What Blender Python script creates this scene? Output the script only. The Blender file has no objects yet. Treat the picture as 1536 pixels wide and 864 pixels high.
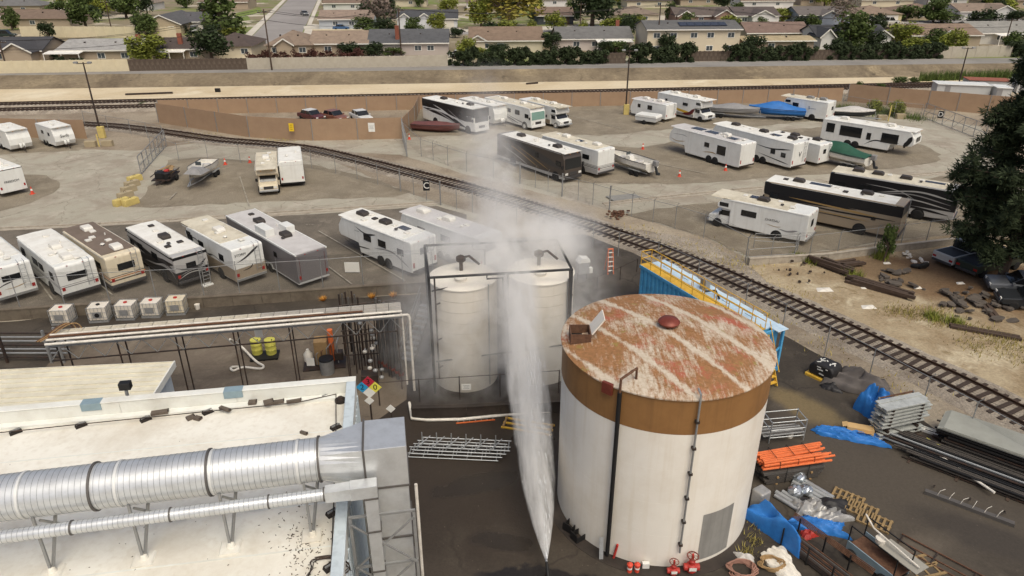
import bpy, math, random
from mathutils import Vector, Matrix
R = math.radians
random.seed(7)
S = bpy.context.scene
COL = S.collection

# ---------------- camera ----------------
CAM_H, PITCH, FPX = 22.0, 25.6, 1065.0
cam_d = bpy.data.cameras.new('camera')
cam_d.sensor_width = 36.0
cam_d.lens = 36.0 * FPX / 1536.0
cam_d.clip_end = 4000
cam = bpy.data.objects.new('camera', cam_d)
COL.objects.link(cam)
cam.location = (0, 0, CAM_H)
cam.rotation_euler = (R(90 - PITCH), 0, 0)
S.camera = cam

# ---------------- world, sun, exposure ----------------
W = bpy.data.worlds.new('World')
S.world = W
W.use_nodes = True
nt = W.node_tree
sky = nt.nodes.new('ShaderNodeTexSky')
sky.sky_type = 'NISHITA'
sky.sun_disc = False
SUN_EL, SUN_AZ = 58.0, 155.0     # azimuth clockwise from +Y
sky.sun_elevation = R(SUN_EL)
sky.sun_rotation = R(SUN_AZ)
sky.air_density = 0.7
sky.dust_density = 6.0
sky.ozone_density = 0.3
nt.links.new(sky.outputs['Color'], nt.nodes['Background'].inputs['Color'])
nt.nodes['Background'].inputs['Strength'].default_value = 0.15
sd = bpy.data.lights.new('sun', 'SUN')
sd.energy = 1.05
sd.angle = R(40)
sd.color = (0.93, 1.0, 0.83)
sun = bpy.data.objects.new('sun', sd)
COL.objects.link(sun)
to_sun = Vector((math.sin(R(SUN_AZ)) * math.cos(R(SUN_EL)), math.cos(R(SUN_AZ)) * math.cos(R(SUN_EL)), math.sin(R(SUN_EL))))
sun.rotation_euler = to_sun.to_track_quat('Z', 'Y').to_euler()
sun.location = to_sun * 80
S.view_settings.view_transform = 'Standard'
S.view_settings.look = 'None'
S.view_settings.gamma = 1
S.view_settings.use_curve_mapping = False
S.view_settings.exposure = 0.0
S.cycles.volume_max_steps = 256
S.cycles.max_bounces = 8
S.cycles.volume_bounces = 6
S.cycles.transparent_max_bounces = 24

# ---------------- helpers ----------------
CT, ST = math.cos(R(PITCH)), math.sin(R(PITCH))
def P(x, y, z=0.0):
    """ground (or height z) point surveyed from the photograph"""
    u, v = (x - 768) / FPX, (y - 432) / FPX
    d = Vector((u, CT - v * ST, -ST - v * CT))
    return Vector((0, 0, CAM_H)) + d * ((z - CAM_H) / d.z)

def lin(c):
    return tuple(((v / 255) / 12.92 if v / 255 <= .04045 else ((v / 255 + .055) / 1.055) ** 2.4) for v in c)

MATS = {}
def mat(name, rgb, rough=.75, metal=0.0, var=.1, scale=2.0, dirt=None, bump=0, bscale=30, spec=.4, coat=0, streak=None):
    """rgb 0-255 display colour; dirt=(rgb, amount 0..1, scale); streak=(rgb, amount) runs down the surface"""
    if name in MATS: return MATS[name]
    m = bpy.data.materials.new(name); MATS[name] = m
    m.use_nodes = True
    t = m.node_tree; N = t.nodes; Lk = t.links
    b = N['Principled BSDF']
    b.inputs['Roughness'].default_value = rough
    b.inputs['Metallic'].default_value = metal
    b.inputs['Specular IOR Level'].default_value = spec
    if coat: b.inputs['Coat Weight'].default_value = coat
    c = lin(rgb)
    tc = N.new('ShaderNodeTexCoord')
    n1 = N.new('ShaderNodeTexNoise'); n1.inputs['Scale'].default_value = scale; n1.inputs['Detail'].default_value = 6; n1.inputs['Roughness'].default_value = .65
    Lk.new(tc.outputs['Object'], n1.inputs['Vector'])
    mr = N.new('ShaderNodeMapRange'); mr.inputs['From Min'].default_value = .28; mr.inputs['From Max'].default_value = .72
    mr.inputs['To Min'].default_value = 1 - var; mr.inputs['To Max'].default_value = 1 + var
    Lk.new(n1.outputs['Fac'], mr.inputs['Value'])
    mx = N.new('ShaderNodeVectorMath'); mx.operation = 'SCALE'
    mx.inputs[0].default_value = c
    Lk.new(mr.outputs['Result'], mx.inputs['Scale'])
    out = mx.outputs['Vector']
    def blend(out, fac_socket, col):
        mm = N.new('ShaderNodeMix'); mm.data_type = 'RGBA'
        Lk.new(fac_socket, mm.inputs['Factor']); Lk.new(out, mm.inputs['A'])
        mm.inputs['B'].default_value = (*lin(col), 1)
        return mm.outputs['Result']
    def thresh(fac, lo, hi, amt):
        q = N.new('ShaderNodeMapRange'); q.inputs['From Min'].default_value = lo; q.inputs['From Max'].default_value = hi
        q.inputs['To Max'].default_value = amt
        Lk.new(fac, q.inputs['Value']); return q.outputs['Result']
    if dirt:
        n2 = N.new('ShaderNodeTexNoise'); n2.inputs['Scale'].default_value = dirt[2]; n2.inputs['Detail'].default_value = 8; n2.inputs['Roughness'].default_value = .7
        mp = N.new('ShaderNodeMapping'); mp.inputs['Location'].default_value = (3.1, 7.7, 1.3)
        Lk.new(tc.outputs['Object'], mp.inputs['Vector']); Lk.new(mp.outputs['Vector'], n2.inputs['Vector'])
        out = blend(out, thresh(n2.outputs['Fac'], .44, .68, dirt[1]), dirt[0])
    if streak:
        n3 = N.new('ShaderNodeTexNoise'); n3.inputs['Scale'].default_value = 1.0; n3.inputs['Detail'].default_value = 5
        mp = N.new('ShaderNodeMapping'); mp.inputs['Scale'].default_value = (4.5, 4.5, .22)
        Lk.new(tc.outputs['Object'], mp.inputs['Vector']); Lk.new(mp.outputs['Vector'], n3.inputs['Vector'])
        out = blend(out, thresh(n3.outputs['Fac'], .5, .75, streak[1]), streak[0])
    Lk.new(out, b.inputs['Base Color'])
    if bump:
        n4 = N.new('ShaderNodeTexNoise'); n4.inputs['Scale'].default_value = bscale; n4.inputs['Detail'].default_value = 4
        Lk.new(tc.outputs['Object'], n4.inputs['Vector'])
        bp = N.new('ShaderNodeBump'); bp.inputs['Strength'].default_value = bump; bp.inputs['Distance'].default_value = .05
        Lk.new(n4.outputs['Fac'], bp.inputs['Height']); Lk.new(bp.outputs['Normal'], b.inputs['Normal'])
    return m

def ground_mat(name, layers, fine=(0.35, 9.0), rough=.95, bump=.3, bscale=12, blobs=(), cracks=None):
    """layers: [(rgb, noise scale, lo, hi)] first is the base"""
    m = bpy.data.materials.new(name); m.use_nodes = True
    t = m.node_tree; N = t.nodes; Lk = t.links
    b = N['Principled BSDF']; b.inputs['Roughness'].default_value = rough; b.inputs['Specular IOR Level'].default_value = .25
    g = N.new('ShaderNodeNewGeometry')
    base = N.new('ShaderNodeRGB'); base.outputs[0].default_value = (*lin(layers[0][0]), 1)
    out = base.outputs[0]
    for i, (c, sc, lo, hi) in enumerate(layers[1:]):
        n = N.new('ShaderNodeTexNoise'); n.inputs['Scale'].default_value = sc; n.inputs['Detail'].default_value = 7; n.inputs['Roughness'].default_value = .68; n.inputs['Distortion'].default_value = .4
        mp = N.new('ShaderNodeMapping'); mp.inputs['Location'].default_value = (i * 17.3 + 5, i * 9.1, i * 3.7)
        Lk.new(g.outputs['Position'], mp.inputs['Vector']); Lk.new(mp.outputs['Vector'], n.inputs['Vector'])
        q = N.new('ShaderNodeMapRange'); q.inputs['From Min'].default_value = lo; q.inputs['From Max'].default_value = hi
        Lk.new(n.outputs['Fac'], q.inputs['Value'])
        mm = N.new('ShaderNodeMix'); mm.data_type = 'RGBA'
        Lk.new(q.outputs['Result'], mm.inputs['Factor']); Lk.new(out, mm.inputs['A']); mm.inputs['B'].default_value = (*lin(c), 1)
        out = mm.outputs['Result']
    if cracks:
        nd = N.new('ShaderNodeTexNoise'); nd.inputs['Scale'].default_value = .8; nd.inputs['Detail'].default_value = 4; Lk.new(g.outputs['Position'], nd.inputs['Vector'])
        sc_ = N.new('ShaderNodeVectorMath'); sc_.operation = 'MULTIPLY_ADD'; Lk.new(nd.outputs['Color'], sc_.inputs[0]); sc_.inputs[1].default_value = (1.6, 1.6, 0); Lk.new(g.outputs['Position'], sc_.inputs[2])
        vo = N.new('ShaderNodeTexVoronoi'); vo.feature = 'DISTANCE_TO_EDGE'; vo.inputs['Scale'].default_value = cracks[0]; Lk.new(sc_.outputs['Vector'], vo.inputs['Vector'])
        q = N.new('ShaderNodeMapRange'); q.inputs['From Min'].default_value = cracks[1]; q.inputs['From Max'].default_value = 0; q.inputs['To Max'].default_value = cracks[3]; Lk.new(vo.outputs['Distance'], q.inputs['Value'])
        mm = N.new('ShaderNodeMix'); mm.data_type = 'RGBA'; Lk.new(q.outputs['Result'], mm.inputs['Factor']); Lk.new(out, mm.inputs['A']); mm.inputs['B'].default_value = (*lin(cracks[2]), 1); out = mm.outputs['Result']
    rsock = None
    for (px, py, rx, ry, rot, c, rg, soft) in blobs:      # stains and damp areas: centre in metres, radii, colour, roughness
        mp = N.new('ShaderNodeMapping'); mp.vector_type = 'TEXTURE'
        mp.inputs['Location'].default_value = (px, py, 0); mp.inputs['Rotation'].default_value = (0, 0, rot); mp.inputs['Scale'].default_value = (rx, ry, 1e3)
        Lk.new(g.outputs['Position'], mp.inputs['Vector'])
        ln = N.new('ShaderNodeVectorMath'); ln.operation = 'LENGTH'; Lk.new(mp.outputs['Vector'], ln.inputs[0])
        n = N.new('ShaderNodeTexNoise'); n.inputs['Scale'].default_value = .55; n.inputs['Detail'].default_value = 7; n.inputs['Roughness'].default_value = .6
        Lk.new(g.outputs['Position'], n.inputs['Vector'])
        ma = N.new('ShaderNodeMath'); ma.operation = 'MULTIPLY_ADD'; Lk.new(n.outputs['Fac'], ma.inputs[0]); ma.inputs[1].default_value = 1.1; Lk.new(ln.outputs['Value'], ma.inputs[2])
        q = N.new('ShaderNodeMapRange'); q.interpolation_type = 'SMOOTHSTEP'; q.inputs['From Min'].default_value = 1.5 + soft; q.inputs['From Max'].default_value = 1.5 - soft
        Lk.new(ma.outputs[0], q.inputs['Value'])
        mm = N.new('ShaderNodeMix'); mm.data_type = 'RGBA'
        Lk.new(q.outputs['Result'], mm.inputs['Factor']); Lk.new(out, mm.inputs['A']); mm.inputs['B'].default_value = (*lin(c), 1); out = mm.outputs['Result']
        mf = N.new('ShaderNodeMix'); Lk.new(q.outputs['Result'], mf.inputs['Factor'])
        if rsock is None: mf.inputs['A'].default_value = rough
        else: Lk.new(rsock, mf.inputs['A'])
        mf.inputs['B'].default_value = rg; rsock = mf.outputs['Result']
    if rsock is not None: Lk.new(rsock, b.inputs['Roughness'])
    nf = N.new('ShaderNodeTexNoise'); nf.inputs['Scale'].default_value = fine[1]; nf.inputs['Detail'].default_value = 5; nf.inputs['Roughness'].default_value = .8
    Lk.new(g.outputs['Position'], nf.inputs['Vector'])
    q = N.new('ShaderNodeMapRange'); q.inputs['From Min'].default_value = .3; q.inputs['From Max'].default_value = .7
    q.inputs['To Min'].default_value = 1 - fine[0]; q.inputs['To Max'].default_value = 1 + fine[0]
    Lk.new(nf.outputs['Fac'], q.inputs['Value'])
    vm = N.new('ShaderNodeVectorMath'); vm.operation = 'SCALE'
    Lk.new(out, vm.inputs[0]); Lk.new(q.outputs['Result'], vm.inputs['Scale'])
    Lk.new(vm.outputs['Vector'], b.inputs['Base Color'])
    if bump:
        n4 = N.new('ShaderNodeTexNoise'); n4.inputs['Scale'].default_value = bscale; n4.inputs['Detail'].default_value = 4
        Lk.new(g.outputs['Position'], n4.inputs['Vector'])
        bp = N.new('ShaderNodeBump'); bp.inputs['Strength'].default_value = bump; bp.inputs['Distance'].default_value = .06
        Lk.new(n4.outputs['Fac'], bp.inputs['Height']); Lk.new(bp.outputs['Normal'], b.inputs['Normal'])
    MATS[name] = m
    return m

class MB:
    def __init__(s): s.v = []; s.f = []
    def add(s, vs, fs):
        o = len(s.v); s.v += [tuple(v) for v in vs]; s.f += [tuple(i + o for i in f) for f in fs]; return s
    def box(s, c, d, rz=0, M=None):
        x, y, z = d[0] / 2, d[1] / 2, d[2] / 2
        vs = [Vector((a * x, b * y, e * z)) for e in (-1, 1) for a, b in ((-1, -1), (1, -1), (1, 1), (-1, 1))]
        m = M if M is not None else Matrix.Rotation(rz, 4, 'Z')
        vs = [m @ v + Vector(c) for v in vs]
        return s.add(vs, [(3, 2, 1, 0), (4, 5, 6, 7), (0, 1, 5, 4), (1, 2, 6, 5), (2, 3, 7, 6), (3, 0, 4, 7)])
    def b2(s, x0, x1, y0, y1, z0, z1):
        return s.box(((x0 + x1) / 2, (y0 + y1) / 2, (z0 + z1) / 2), (abs(x1 - x0), abs(y1 - y0), abs(z1 - z0)))
    def beam(s, p, q, w, h=None, up=Vector((0, 0, 1))):
        p, q = Vector(p), Vector(q); h = h or w; d = q - p
        if d.length < 1e-6: return s
        x = d.normalized(); y = up.cross(x)
        if y.length < 1e-3: y = Vector((1, 0, 0)).cross(x)
        y.normalize(); z = x.cross(y)
        vs = [e + y * (a * w / 2) + z * (b * h / 2) for e in (p, q) for a, b in ((-1, -1), (1, -1), (1, 1), (-1, 1))]
        return s.add(vs, [(3, 2, 1, 0), (4, 5, 6, 7), (0, 1, 5, 4), (1, 2, 6, 5), (2, 3, 7, 6), (3, 0, 4, 7)])
    def cyl(s, p, q, r, n=12, r2=None, cap=True):
        p, q = Vector(p), Vector(q); r2 = r if r2 is None else r2
        x = (q - p).normalized(); y = x.orthogonal().normalized(); z = x.cross(y)
        vs = []
        for e, rr in ((p, r), (q, r2)):
            for k in range(n):
                a = 2 * math.pi * k / n; vs.append(e + (y * math.cos(a) + z * math.sin(a)) * rr)
        fs = [(k, (k + 1) % n, n + (k + 1) % n, n + k) for k in range(n)]
        if cap: fs += [tuple(range(n - 1, -1, -1)), tuple(range(n, 2 * n))]
        return s.add(vs, fs)
    def tube(s, pts, r, n=6):
        pts = [Vector(p) for p in pts]; vs = []; fs = []
        y = None
        for i, p in enumerate(pts):
            a = pts[max(i - 1, 0)]; b = pts[min(i + 1, len(pts) - 1)]; x = (b - a)
            if x.length < 1e-6: x = Vector((0, 0, 1))
            x.normalize()
            if y is None: y = x.orthogonal().normalized()
            else:
                y = (y - x * y.dot(x))
                y = y.normalized() if y.length > 1e-4 else x.orthogonal().normalized()
            z = x.cross(y)
            for k in range(n):
                t = 2 * math.pi * k / n; vs.append(p + (y * math.cos(t) + z * math.sin(t)) * r)
        for i in range(len(pts) - 1):
            for k in range(n): fs.append((i * n + k, i * n + (k + 1) % n, (i + 1) * n + (k + 1) % n, (i + 1) * n + k))
        fs += [tuple(range(n - 1, -1, -1)), tuple(range((len(pts) - 1) * n, len(pts) * n))]
        return s.add(vs, fs)
    def prism(s, prof, y0, y1):
        """profile in x,z (counter-clockwise seen from -y) extruded along y"""
        n = len(prof)
        vs = [(a, y0, b) for a, b in prof] + [(a, y1, b) for a, b in prof]
        fs = [tuple(range(n)), tuple(range(2 * n - 1, n - 1, -1))] + [(k, n + k, n + (k + 1) % n, (k + 1) % n) for k in range(n)]
        return s.add(vs, fs)
    def slab(s, pts, z0, z1):
        n = len(pts)
        vs = [(p[0], p[1], z0) for p in pts] + [(p[0], p[1], z1) for p in pts]
        fs = [tuple(range(n - 1, -1, -1)), tuple(range(n, 2 * n))] + [(k, (k + 1) % n, n + (k + 1) % n, n + k) for k in range(n)]
        return s.add(vs, fs)
    def lathe(s, prof, n=24, c=(0, 0)):
        m = len(prof); vs = []
        for r, z in prof:
            for k in range(n):
                a = 2 * math.pi * k / n; vs.append((c[0] + r * math.cos(a), c[1] + r * math.sin(a), z))
        fs = [(i * n + k, i * n + (k + 1) % n, (i + 1) * n + (k + 1) % n, (i + 1) * n + k) for i in range(m - 1) for k in range(n)]
        fs += [tuple(range(n - 1, -1, -1)), tuple(range((m - 1) * n, m * n))]
        return s.add(vs, fs)

def mesh(name, mb, m, smooth=False):
    me = bpy.data.meshes.new(name)
    me.from_pydata(mb.v, [], mb.f)
    me.validate()
    if m: me.materials.append(MATS[m] if isinstance(m, str) else m)
    if smooth:
        me.polygons.foreach_set('use_smooth', [True] * len(me.polygons))
    me.update()
    return me

def link(name, me, parent=None, loc=(0, 0, 0), rot=(0, 0, 0)):
    o = bpy.data.objects.new(name, me); COL.objects.link(o)
    if parent: o.parent = parent
    o.location = loc; o.rotation_euler = rot
    return o

def ob(name, mb, m, parent=None, smooth=False, bevel=0, seg=2, loc=(0, 0, 0), rot=(0, 0, 0)):
    o = link(name, mesh(name, mb, m, smooth), parent, loc, rot)
    if bevel:
        bv = o.modifiers.new('bevel', 'BEVEL'); bv.width = bevel; bv.segments = seg; bv.limit_method = 'ANGLE'; bv.angle_limit = R(32)
    if smooth:
        o.data.set_sharp_from_angle(angle=R(42))
    return o

def tag(o, label, cat, group=None):
    o['label'] = label; o['category'] = cat
    if group: o['group'] = group
    return o
def struct(o): o['kind'] = 'structure'; return o
def stuff(o): o['kind'] = 'stuff'; return o
def thing(name, label, cat, loc=(0, 0, 0), rz=0, group=None):
    e = bpy.data.objects.new(name, None); COL.objects.link(e); e.empty_display_size = .3
    e.location = loc; e.rotation_euler = (0, 0, rz)
    return tag(e, label, cat, group)
def copy_tree(o, parent=None):
    c = o.copy(); COL.objects.link(c); c.parent = parent
    for ch in list(o.children): copy_tree(ch, c)
    return c

def smooth_line(pts, step=1.0):
    """Catmull-Rom through points, resampled at even step"""
    pts = [Vector(p) for p in pts]; q = [pts[0] * 2 - pts[1]] + pts + [pts[-1] * 2 - pts[-2]]
    dense = []
    for i in range(1, len(q) - 2):
        a, b, c, d = q[i - 1:i + 3]
        for k in range(24):
            t = k / 24
            dense.append(.5 * ((2 * b) + (c - a) * t + (2 * a - 5 * b + 4 * c - d) * t * t + (3 * b - a - 3 * c + d) * t ** 3))
    dense.append(pts[-1])
    out = [dense[0]]; acc = 0
    for i in range(1, len(dense)):
        p, r = dense[i - 1], dense[i]; L = (r - p).length
        while acc + L >= step and L > 0:
            p = p + (r - p) * ((step - acc) / L); out.append(p.copy()); L = (r - p).length; acc = 0
        acc += L
    return out

ZN = [0]
def zone(name, px, z, m, jit=.25, step=1.2, world=False):
    """flat patch of ground with a slightly ragged outline"""
    ZN[0] += 1; z = .003 + .0035 * ZN[0]
    pts = [Vector(p) if world else P(*p) for p in px]
    rnd = random.Random(hash(name) % 1000 if False else len(name) * 31 + int(abs(pts[0].x) * 10))
    out = []
    for i, p in enumerate(pts):
        q = pts[(i + 1) % len(pts)]; n = max(1, int((q - p).length / step))
        for k in range(n):
            r = p.lerp(q, k / n)
            if k and jit: r = r + Vector((rnd.uniform(-jit, jit), rnd.uniform(-jit, jit), 0))
            out.append((r.x, r.y, z))
    mb = MB().add(out, [tuple(range(len(out)))])
    me = mesh(name, mb, m)
    if me.polygons and me.polygons[0].normal.z < 0: me.flip_normals()
    import bmesh
    bm = bmesh.new(); bm.from_mesh(me); bmesh.ops.triangulate(bm, faces=bm.faces[:]); bm.to_mesh(me); bm.free()
    return struct(link(name, me))

# ---------------- common materials ----------------
mat('white_paint', (222, 220, 212), .45, 0, .05, 2, dirt=((165, 155, 138), .35, 1.2))
mat('galv', (176, 178, 178), .42, .55, .10, 3, dirt=((140, 140, 138), .5, 4))
mat('galv_dull', (150, 150, 148), .55, .45, .12, 5)
mat('steel_dark', (58, 52, 48), .6, .3, .2, 4, dirt=((92, 62, 44), .5, 3))
mat('black', (26, 25, 25), .6, 0, .2, 5)
mat('rubber', (30, 29, 28), .85, 0, .15, 6)
mat('chrome', (170, 172, 172), .25, .8, .05, 5)
mat('rust', (100, 72, 54), .9, 0, .3, 4, dirt=((70, 42, 30), .7, 7))
mat('rail_steel', (74, 56, 44), .55, .4, .2, 6)
mat('tie_wood', (62, 51, 44), .95, 0, .25, 6)
mat('concrete', (168, 158, 142), .92, 0, .12, 1.5, dirt=((120, 110, 96), .5, 2.5), bump=.2)
mat('block_wall', (108, 98, 84), .95, 0, .14, 1.5, dirt=((74, 64, 54), .6, 1.3), bump=.25, bscale=10)
mat('brown_slat', (156, 130, 104), .8, 0, .07, .8, dirt=((142, 115, 92), .5, .7))
mat('glass_dark', (28, 30, 32), .12, 0, .15, 2, spec=.6)
mat('glass_grey', (70, 76, 78), .15, 0, .15, 2, spec=.6)
mat('yellow_paint', (214, 170, 62), .55, 0, .12, 3, dirt=((150, 112, 50), .5, 3))
mat('blue_paint', (84, 162, 206), .5, 0, .08, 2, dirt=((60, 100, 130), .4, 2))
mat('red_paint', (170, 52, 44), .5, 0, .12, 4)
mat('orange_plastic', (214, 110, 60), .55, 0, .1, 4)
mat('wood', (150, 122, 84), .9, 0, .2, 5)
mat('dark_wood', (74, 60, 50), .95, 0, .25, 4)
mat('white_pvc', (218, 212, 200), .45, 0, .06, 3, dirt=((150, 140, 125), .5, 3))
mat('wire', (52, 50, 48), .6, .4, .1, 3)
mat('sign_white', (224, 222, 214), .5, 0, .03, 3)

ground_mat('m_ground', [((150, 138, 120), 0, 0, 0), ((128, 114, 97), .15, .42, .62), ((168, 156, 136), .05, .5, .7)], (.28, 4))
ground_mat('m_lane', [((162, 156, 140), 0, 0, 0), ((148, 138, 123), .22, .45, .62), ((176, 167, 152), .5, .52, .7), ((134, 124, 110), .9, .6, .72)], (.12, 7), bump=.1, cracks=(.12, .008, (124, 115, 101), .7))
ground_mat('m_strip', [((134, 124, 107), 0, 0, 0), ((122, 112, 96), .25, .42, .62), ((148, 138, 120), .6, .52, .72), ((108, 98, 85), .18, .60, .74)], (.3, 9), bump=.35)
ground_mat('m_strip_dark', [((112, 104, 93), 0, 0, 0), ((98, 91, 81), .3, .42, .62), ((130, 121, 108), .7, .54, .72), ((84, 77, 68), .16, .58, .72)], (.26, 9), bump=.3)
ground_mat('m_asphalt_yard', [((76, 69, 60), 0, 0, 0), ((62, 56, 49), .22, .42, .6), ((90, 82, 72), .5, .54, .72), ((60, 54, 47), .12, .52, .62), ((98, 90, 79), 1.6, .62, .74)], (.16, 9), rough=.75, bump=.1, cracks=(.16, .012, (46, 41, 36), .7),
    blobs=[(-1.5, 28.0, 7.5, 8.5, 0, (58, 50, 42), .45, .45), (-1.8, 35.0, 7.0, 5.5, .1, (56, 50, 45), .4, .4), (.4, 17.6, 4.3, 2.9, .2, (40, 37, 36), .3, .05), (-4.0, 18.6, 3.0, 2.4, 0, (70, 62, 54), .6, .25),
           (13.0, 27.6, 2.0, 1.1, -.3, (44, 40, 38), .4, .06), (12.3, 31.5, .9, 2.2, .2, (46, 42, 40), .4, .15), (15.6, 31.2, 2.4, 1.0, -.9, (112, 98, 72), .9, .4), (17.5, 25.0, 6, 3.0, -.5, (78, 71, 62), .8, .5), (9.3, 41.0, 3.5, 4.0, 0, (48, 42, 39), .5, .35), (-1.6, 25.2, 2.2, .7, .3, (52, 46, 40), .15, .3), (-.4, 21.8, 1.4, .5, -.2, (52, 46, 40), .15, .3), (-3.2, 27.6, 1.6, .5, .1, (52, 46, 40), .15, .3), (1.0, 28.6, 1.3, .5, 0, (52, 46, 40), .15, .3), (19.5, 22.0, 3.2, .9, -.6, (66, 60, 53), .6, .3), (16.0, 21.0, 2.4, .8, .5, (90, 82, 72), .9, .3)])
ground_mat('m_wet', [((46, 42, 40), 0, 0, 0), ((36, 33, 31), .5, .4, .6)], (.1, 5), rough=.35, bump=.05)
ground_mat('m_wet_soft', [((64, 57, 52), 0, 0, 0), ((50, 45, 41), .35, .42, .6), ((80, 71, 62), .3, .56, .7)], (.12, 5), rough=.5, bump=.05)
ground_mat('m_plant', [((112, 101, 88), 0, 0, 0), ((92, 82, 71), .25, .42, .62), ((126, 115, 100), .6, .54, .7), ((70, 62, 54), .3, .58, .7)], (.12, 6), bump=.1)
ground_mat('m_ballast', [((150, 140, 126), 0, 0, 0), ((124, 113, 100), .35, .45, .65), ((172, 162, 146), .8, .54, .7)], (.5, 9), bump=.8, bscale=9)
ground_mat('m_dirt', [((166, 151, 124), 0, 0, 0), ((142, 124, 97), .2, .42, .58), ((192, 180, 154), .3, .55, .68), ((118, 99, 68), .5, .58, .7)], (.28, 6), bump=.4, blobs=[(36.0, 45.5, 9.5, 5.0, -.35, (112, 88, 64), .95, .5), (33.0, 48.5, 7.0, 3.0, -.3, (104, 82, 60), .95, .4), (27.5, 49.0, 4.0, 1.8, -.5, (120, 100, 76), .95, .5), (42, 41, 8, 4, -.4, (116, 92, 64), .95, .5)])
ground_mat('m_brown_dirt', [((112, 86, 62), 0, 0, 0), ((92, 70, 51), .2, .42, .6), ((134, 106, 76), .4, .54, .7)], (.25, 6), bump=.4)
ground_mat('m_flat', [((204, 188, 158), 0, 0, 0), ((190, 172, 140), .06, .42, .6), ((214, 202, 176), .1, .55, .7), ((172, 152, 122), .3, .62, .74)], (.10, 2), bump=.1)
ground_mat('m_bank', [((128, 115, 94), 0, 0, 0), ((104, 92, 75), .08, .42, .6), ((150, 135, 108), .15, .55, .7), ((90, 80, 66), .35, .58, .7)], (.25, 1.5), bump=.4, bscale=3)
ground_mat('m_levee_road', [((140, 136, 130), 0, 0, 0), ((124, 120, 114), .08, .42, .62)], (.10, 2), bump=.05)
ground_mat('m_street', [((150, 145, 140), 0, 0, 0), ((136, 130, 126), .05, .42, .62)], (.06, 2), bump=.05)
ground_mat('m_suburb', [((132, 121, 98), 0, 0, 0), ((112, 122, 66), .03, .5, .56), ((186, 176, 158), .05, .54, .6), ((104, 96, 76), .08, .58, .68)], (.15, 2), bump=.1)
ground_mat('m_lawn', [((116, 130, 66), 0, 0, 0), ((96, 110, 54), .1, .42, .6), ((150, 148, 88), .2, .55, .7)], (.25, 3), bump=.2)
ground_mat('m_drive', [((202, 194, 180), 0, 0, 0), ((184, 176, 162), .1, .42, .62)], (.08, 2), bump=.05)

# ---------------- ground sheets ----------------
LZ = 1.6      # level of the houses behind the levee
g = MB().add([(-2500, -300, 0), (2500, -300, 0), (2500, 3500, 0), (-2500, 3500, 0)], [(0, 1, 2, 3)])
struct(ob('ground', g, 'm_ground'))

# storage lot: lanes, gravel strips
zone('lot_pavement', [(-200, 560), (-200, 205), (0, 222), (130, 224), (205, 226), (300, 214), (420, 212), (560, 208), (640, 205), (700, 190), (760, 196), (1000, 180), (1290, 160), (1470, 190), (1560, 300), (1490, 340), (1130, 392), (1060, 356), (915, 316), (700, 262), (600, 232), (460, 226), (620, 292), (720, 322), (700, 400), (640, 436)], .004, 'm_lane', .1)
zone('gravel_strip', [(192, 311), (218, 292), (252, 240), (300, 236), (470, 247), (560, 268), (618, 288), (590, 296), (400, 302), (250, 311)], .008, 'm_strip', .35)
zone('gravel_strip', [(-30, 300), (20, 262), (70, 263), (90, 275), (80, 290), (20, 312), (-40, 330)], .008, 'm_strip', .4)
zone('gravel_strip', [(-60, 205), (0, 205), (120, 207), (135, 215), (118, 226), (40, 230), (-60, 236)], .008, 'm_strip', .3)
zone('asphalt_strip', [(-200, 540), (-200, 362), (0, 346), (255, 333), (480, 321), (655, 309), (700, 322), (690, 400), (640, 438), (300, 452), (0, 474)], .008, 'm_strip_dark', .1)
zone('gravel_strip', [(606, 186), (640, 150), (740, 142), (900, 143), (1262, 139), (1330, 155), (1300, 172), (1236, 180), (1134, 190), (1000, 194), (900, 204), (860, 202), (740, 192), (690, 204), (612, 204)], .008, 'm_strip', .3)
zone('gravel_strip', [(736, 240), (870, 215), (958, 222), (1005, 213), (1100, 203), (1236, 190), (1340, 205), (1395, 222), (1412, 232), (1405, 243), (1350, 252), (1230, 262), (1100, 271), (1020, 276), (880, 275), (790, 270)], .008, 'm_strip', .3)
zone('gravel_strip', [(935, 322), (985, 313), (1095, 302), (1180, 288), (1300, 275), (1455, 262), (1540, 330), (1460, 349), (1330, 362), (1130, 390), (1060, 356), (990, 335)], .008, 'm_strip', .35)
# concrete gutters
for nm, pts in (('gutter_strip', [(-100, 352), (0, 344), (150, 337), (255, 331), (400, 321), (540, 312), (660, 304)]), ('gutter_strip', [(905, 307), (960, 300), (1100, 286), (1240, 274), (1470, 255)])):
    c = [P(*p) for p in pts]; mb = MB()
    for i in range(len(c) - 1):
        d = (c[i + 1] - c[i]); n = max(1, int(d.length / 6)); u = d.normalized(); pr = Vector((-u.y, u.x, 0))
        for k in range(n):
            a = c[i] + d * (k / n) + u * .03; b = c[i] + d * ((k + 1) / n) - u * .03
            for o1, o2, z1 in ((-.45, .05, .05), (.07, .32, .12)):
                mb.slab([a + pr * o1, b + pr * o1, b + pr * o2, a + pr * o2], .002, z1)
    struct(ob('gutter_strip', mb, 'concrete'))
# plant yard asphalt
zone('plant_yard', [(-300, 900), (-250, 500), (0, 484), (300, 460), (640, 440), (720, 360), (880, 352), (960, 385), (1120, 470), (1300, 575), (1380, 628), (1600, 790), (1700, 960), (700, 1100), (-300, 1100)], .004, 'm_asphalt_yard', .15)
zone('process_floor', [(60, 575), (90, 520), (300, 500), (560, 470), (640, 470), (610, 600), (540, 650), (60, 700)], .008, 'm_plant', .2)
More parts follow.
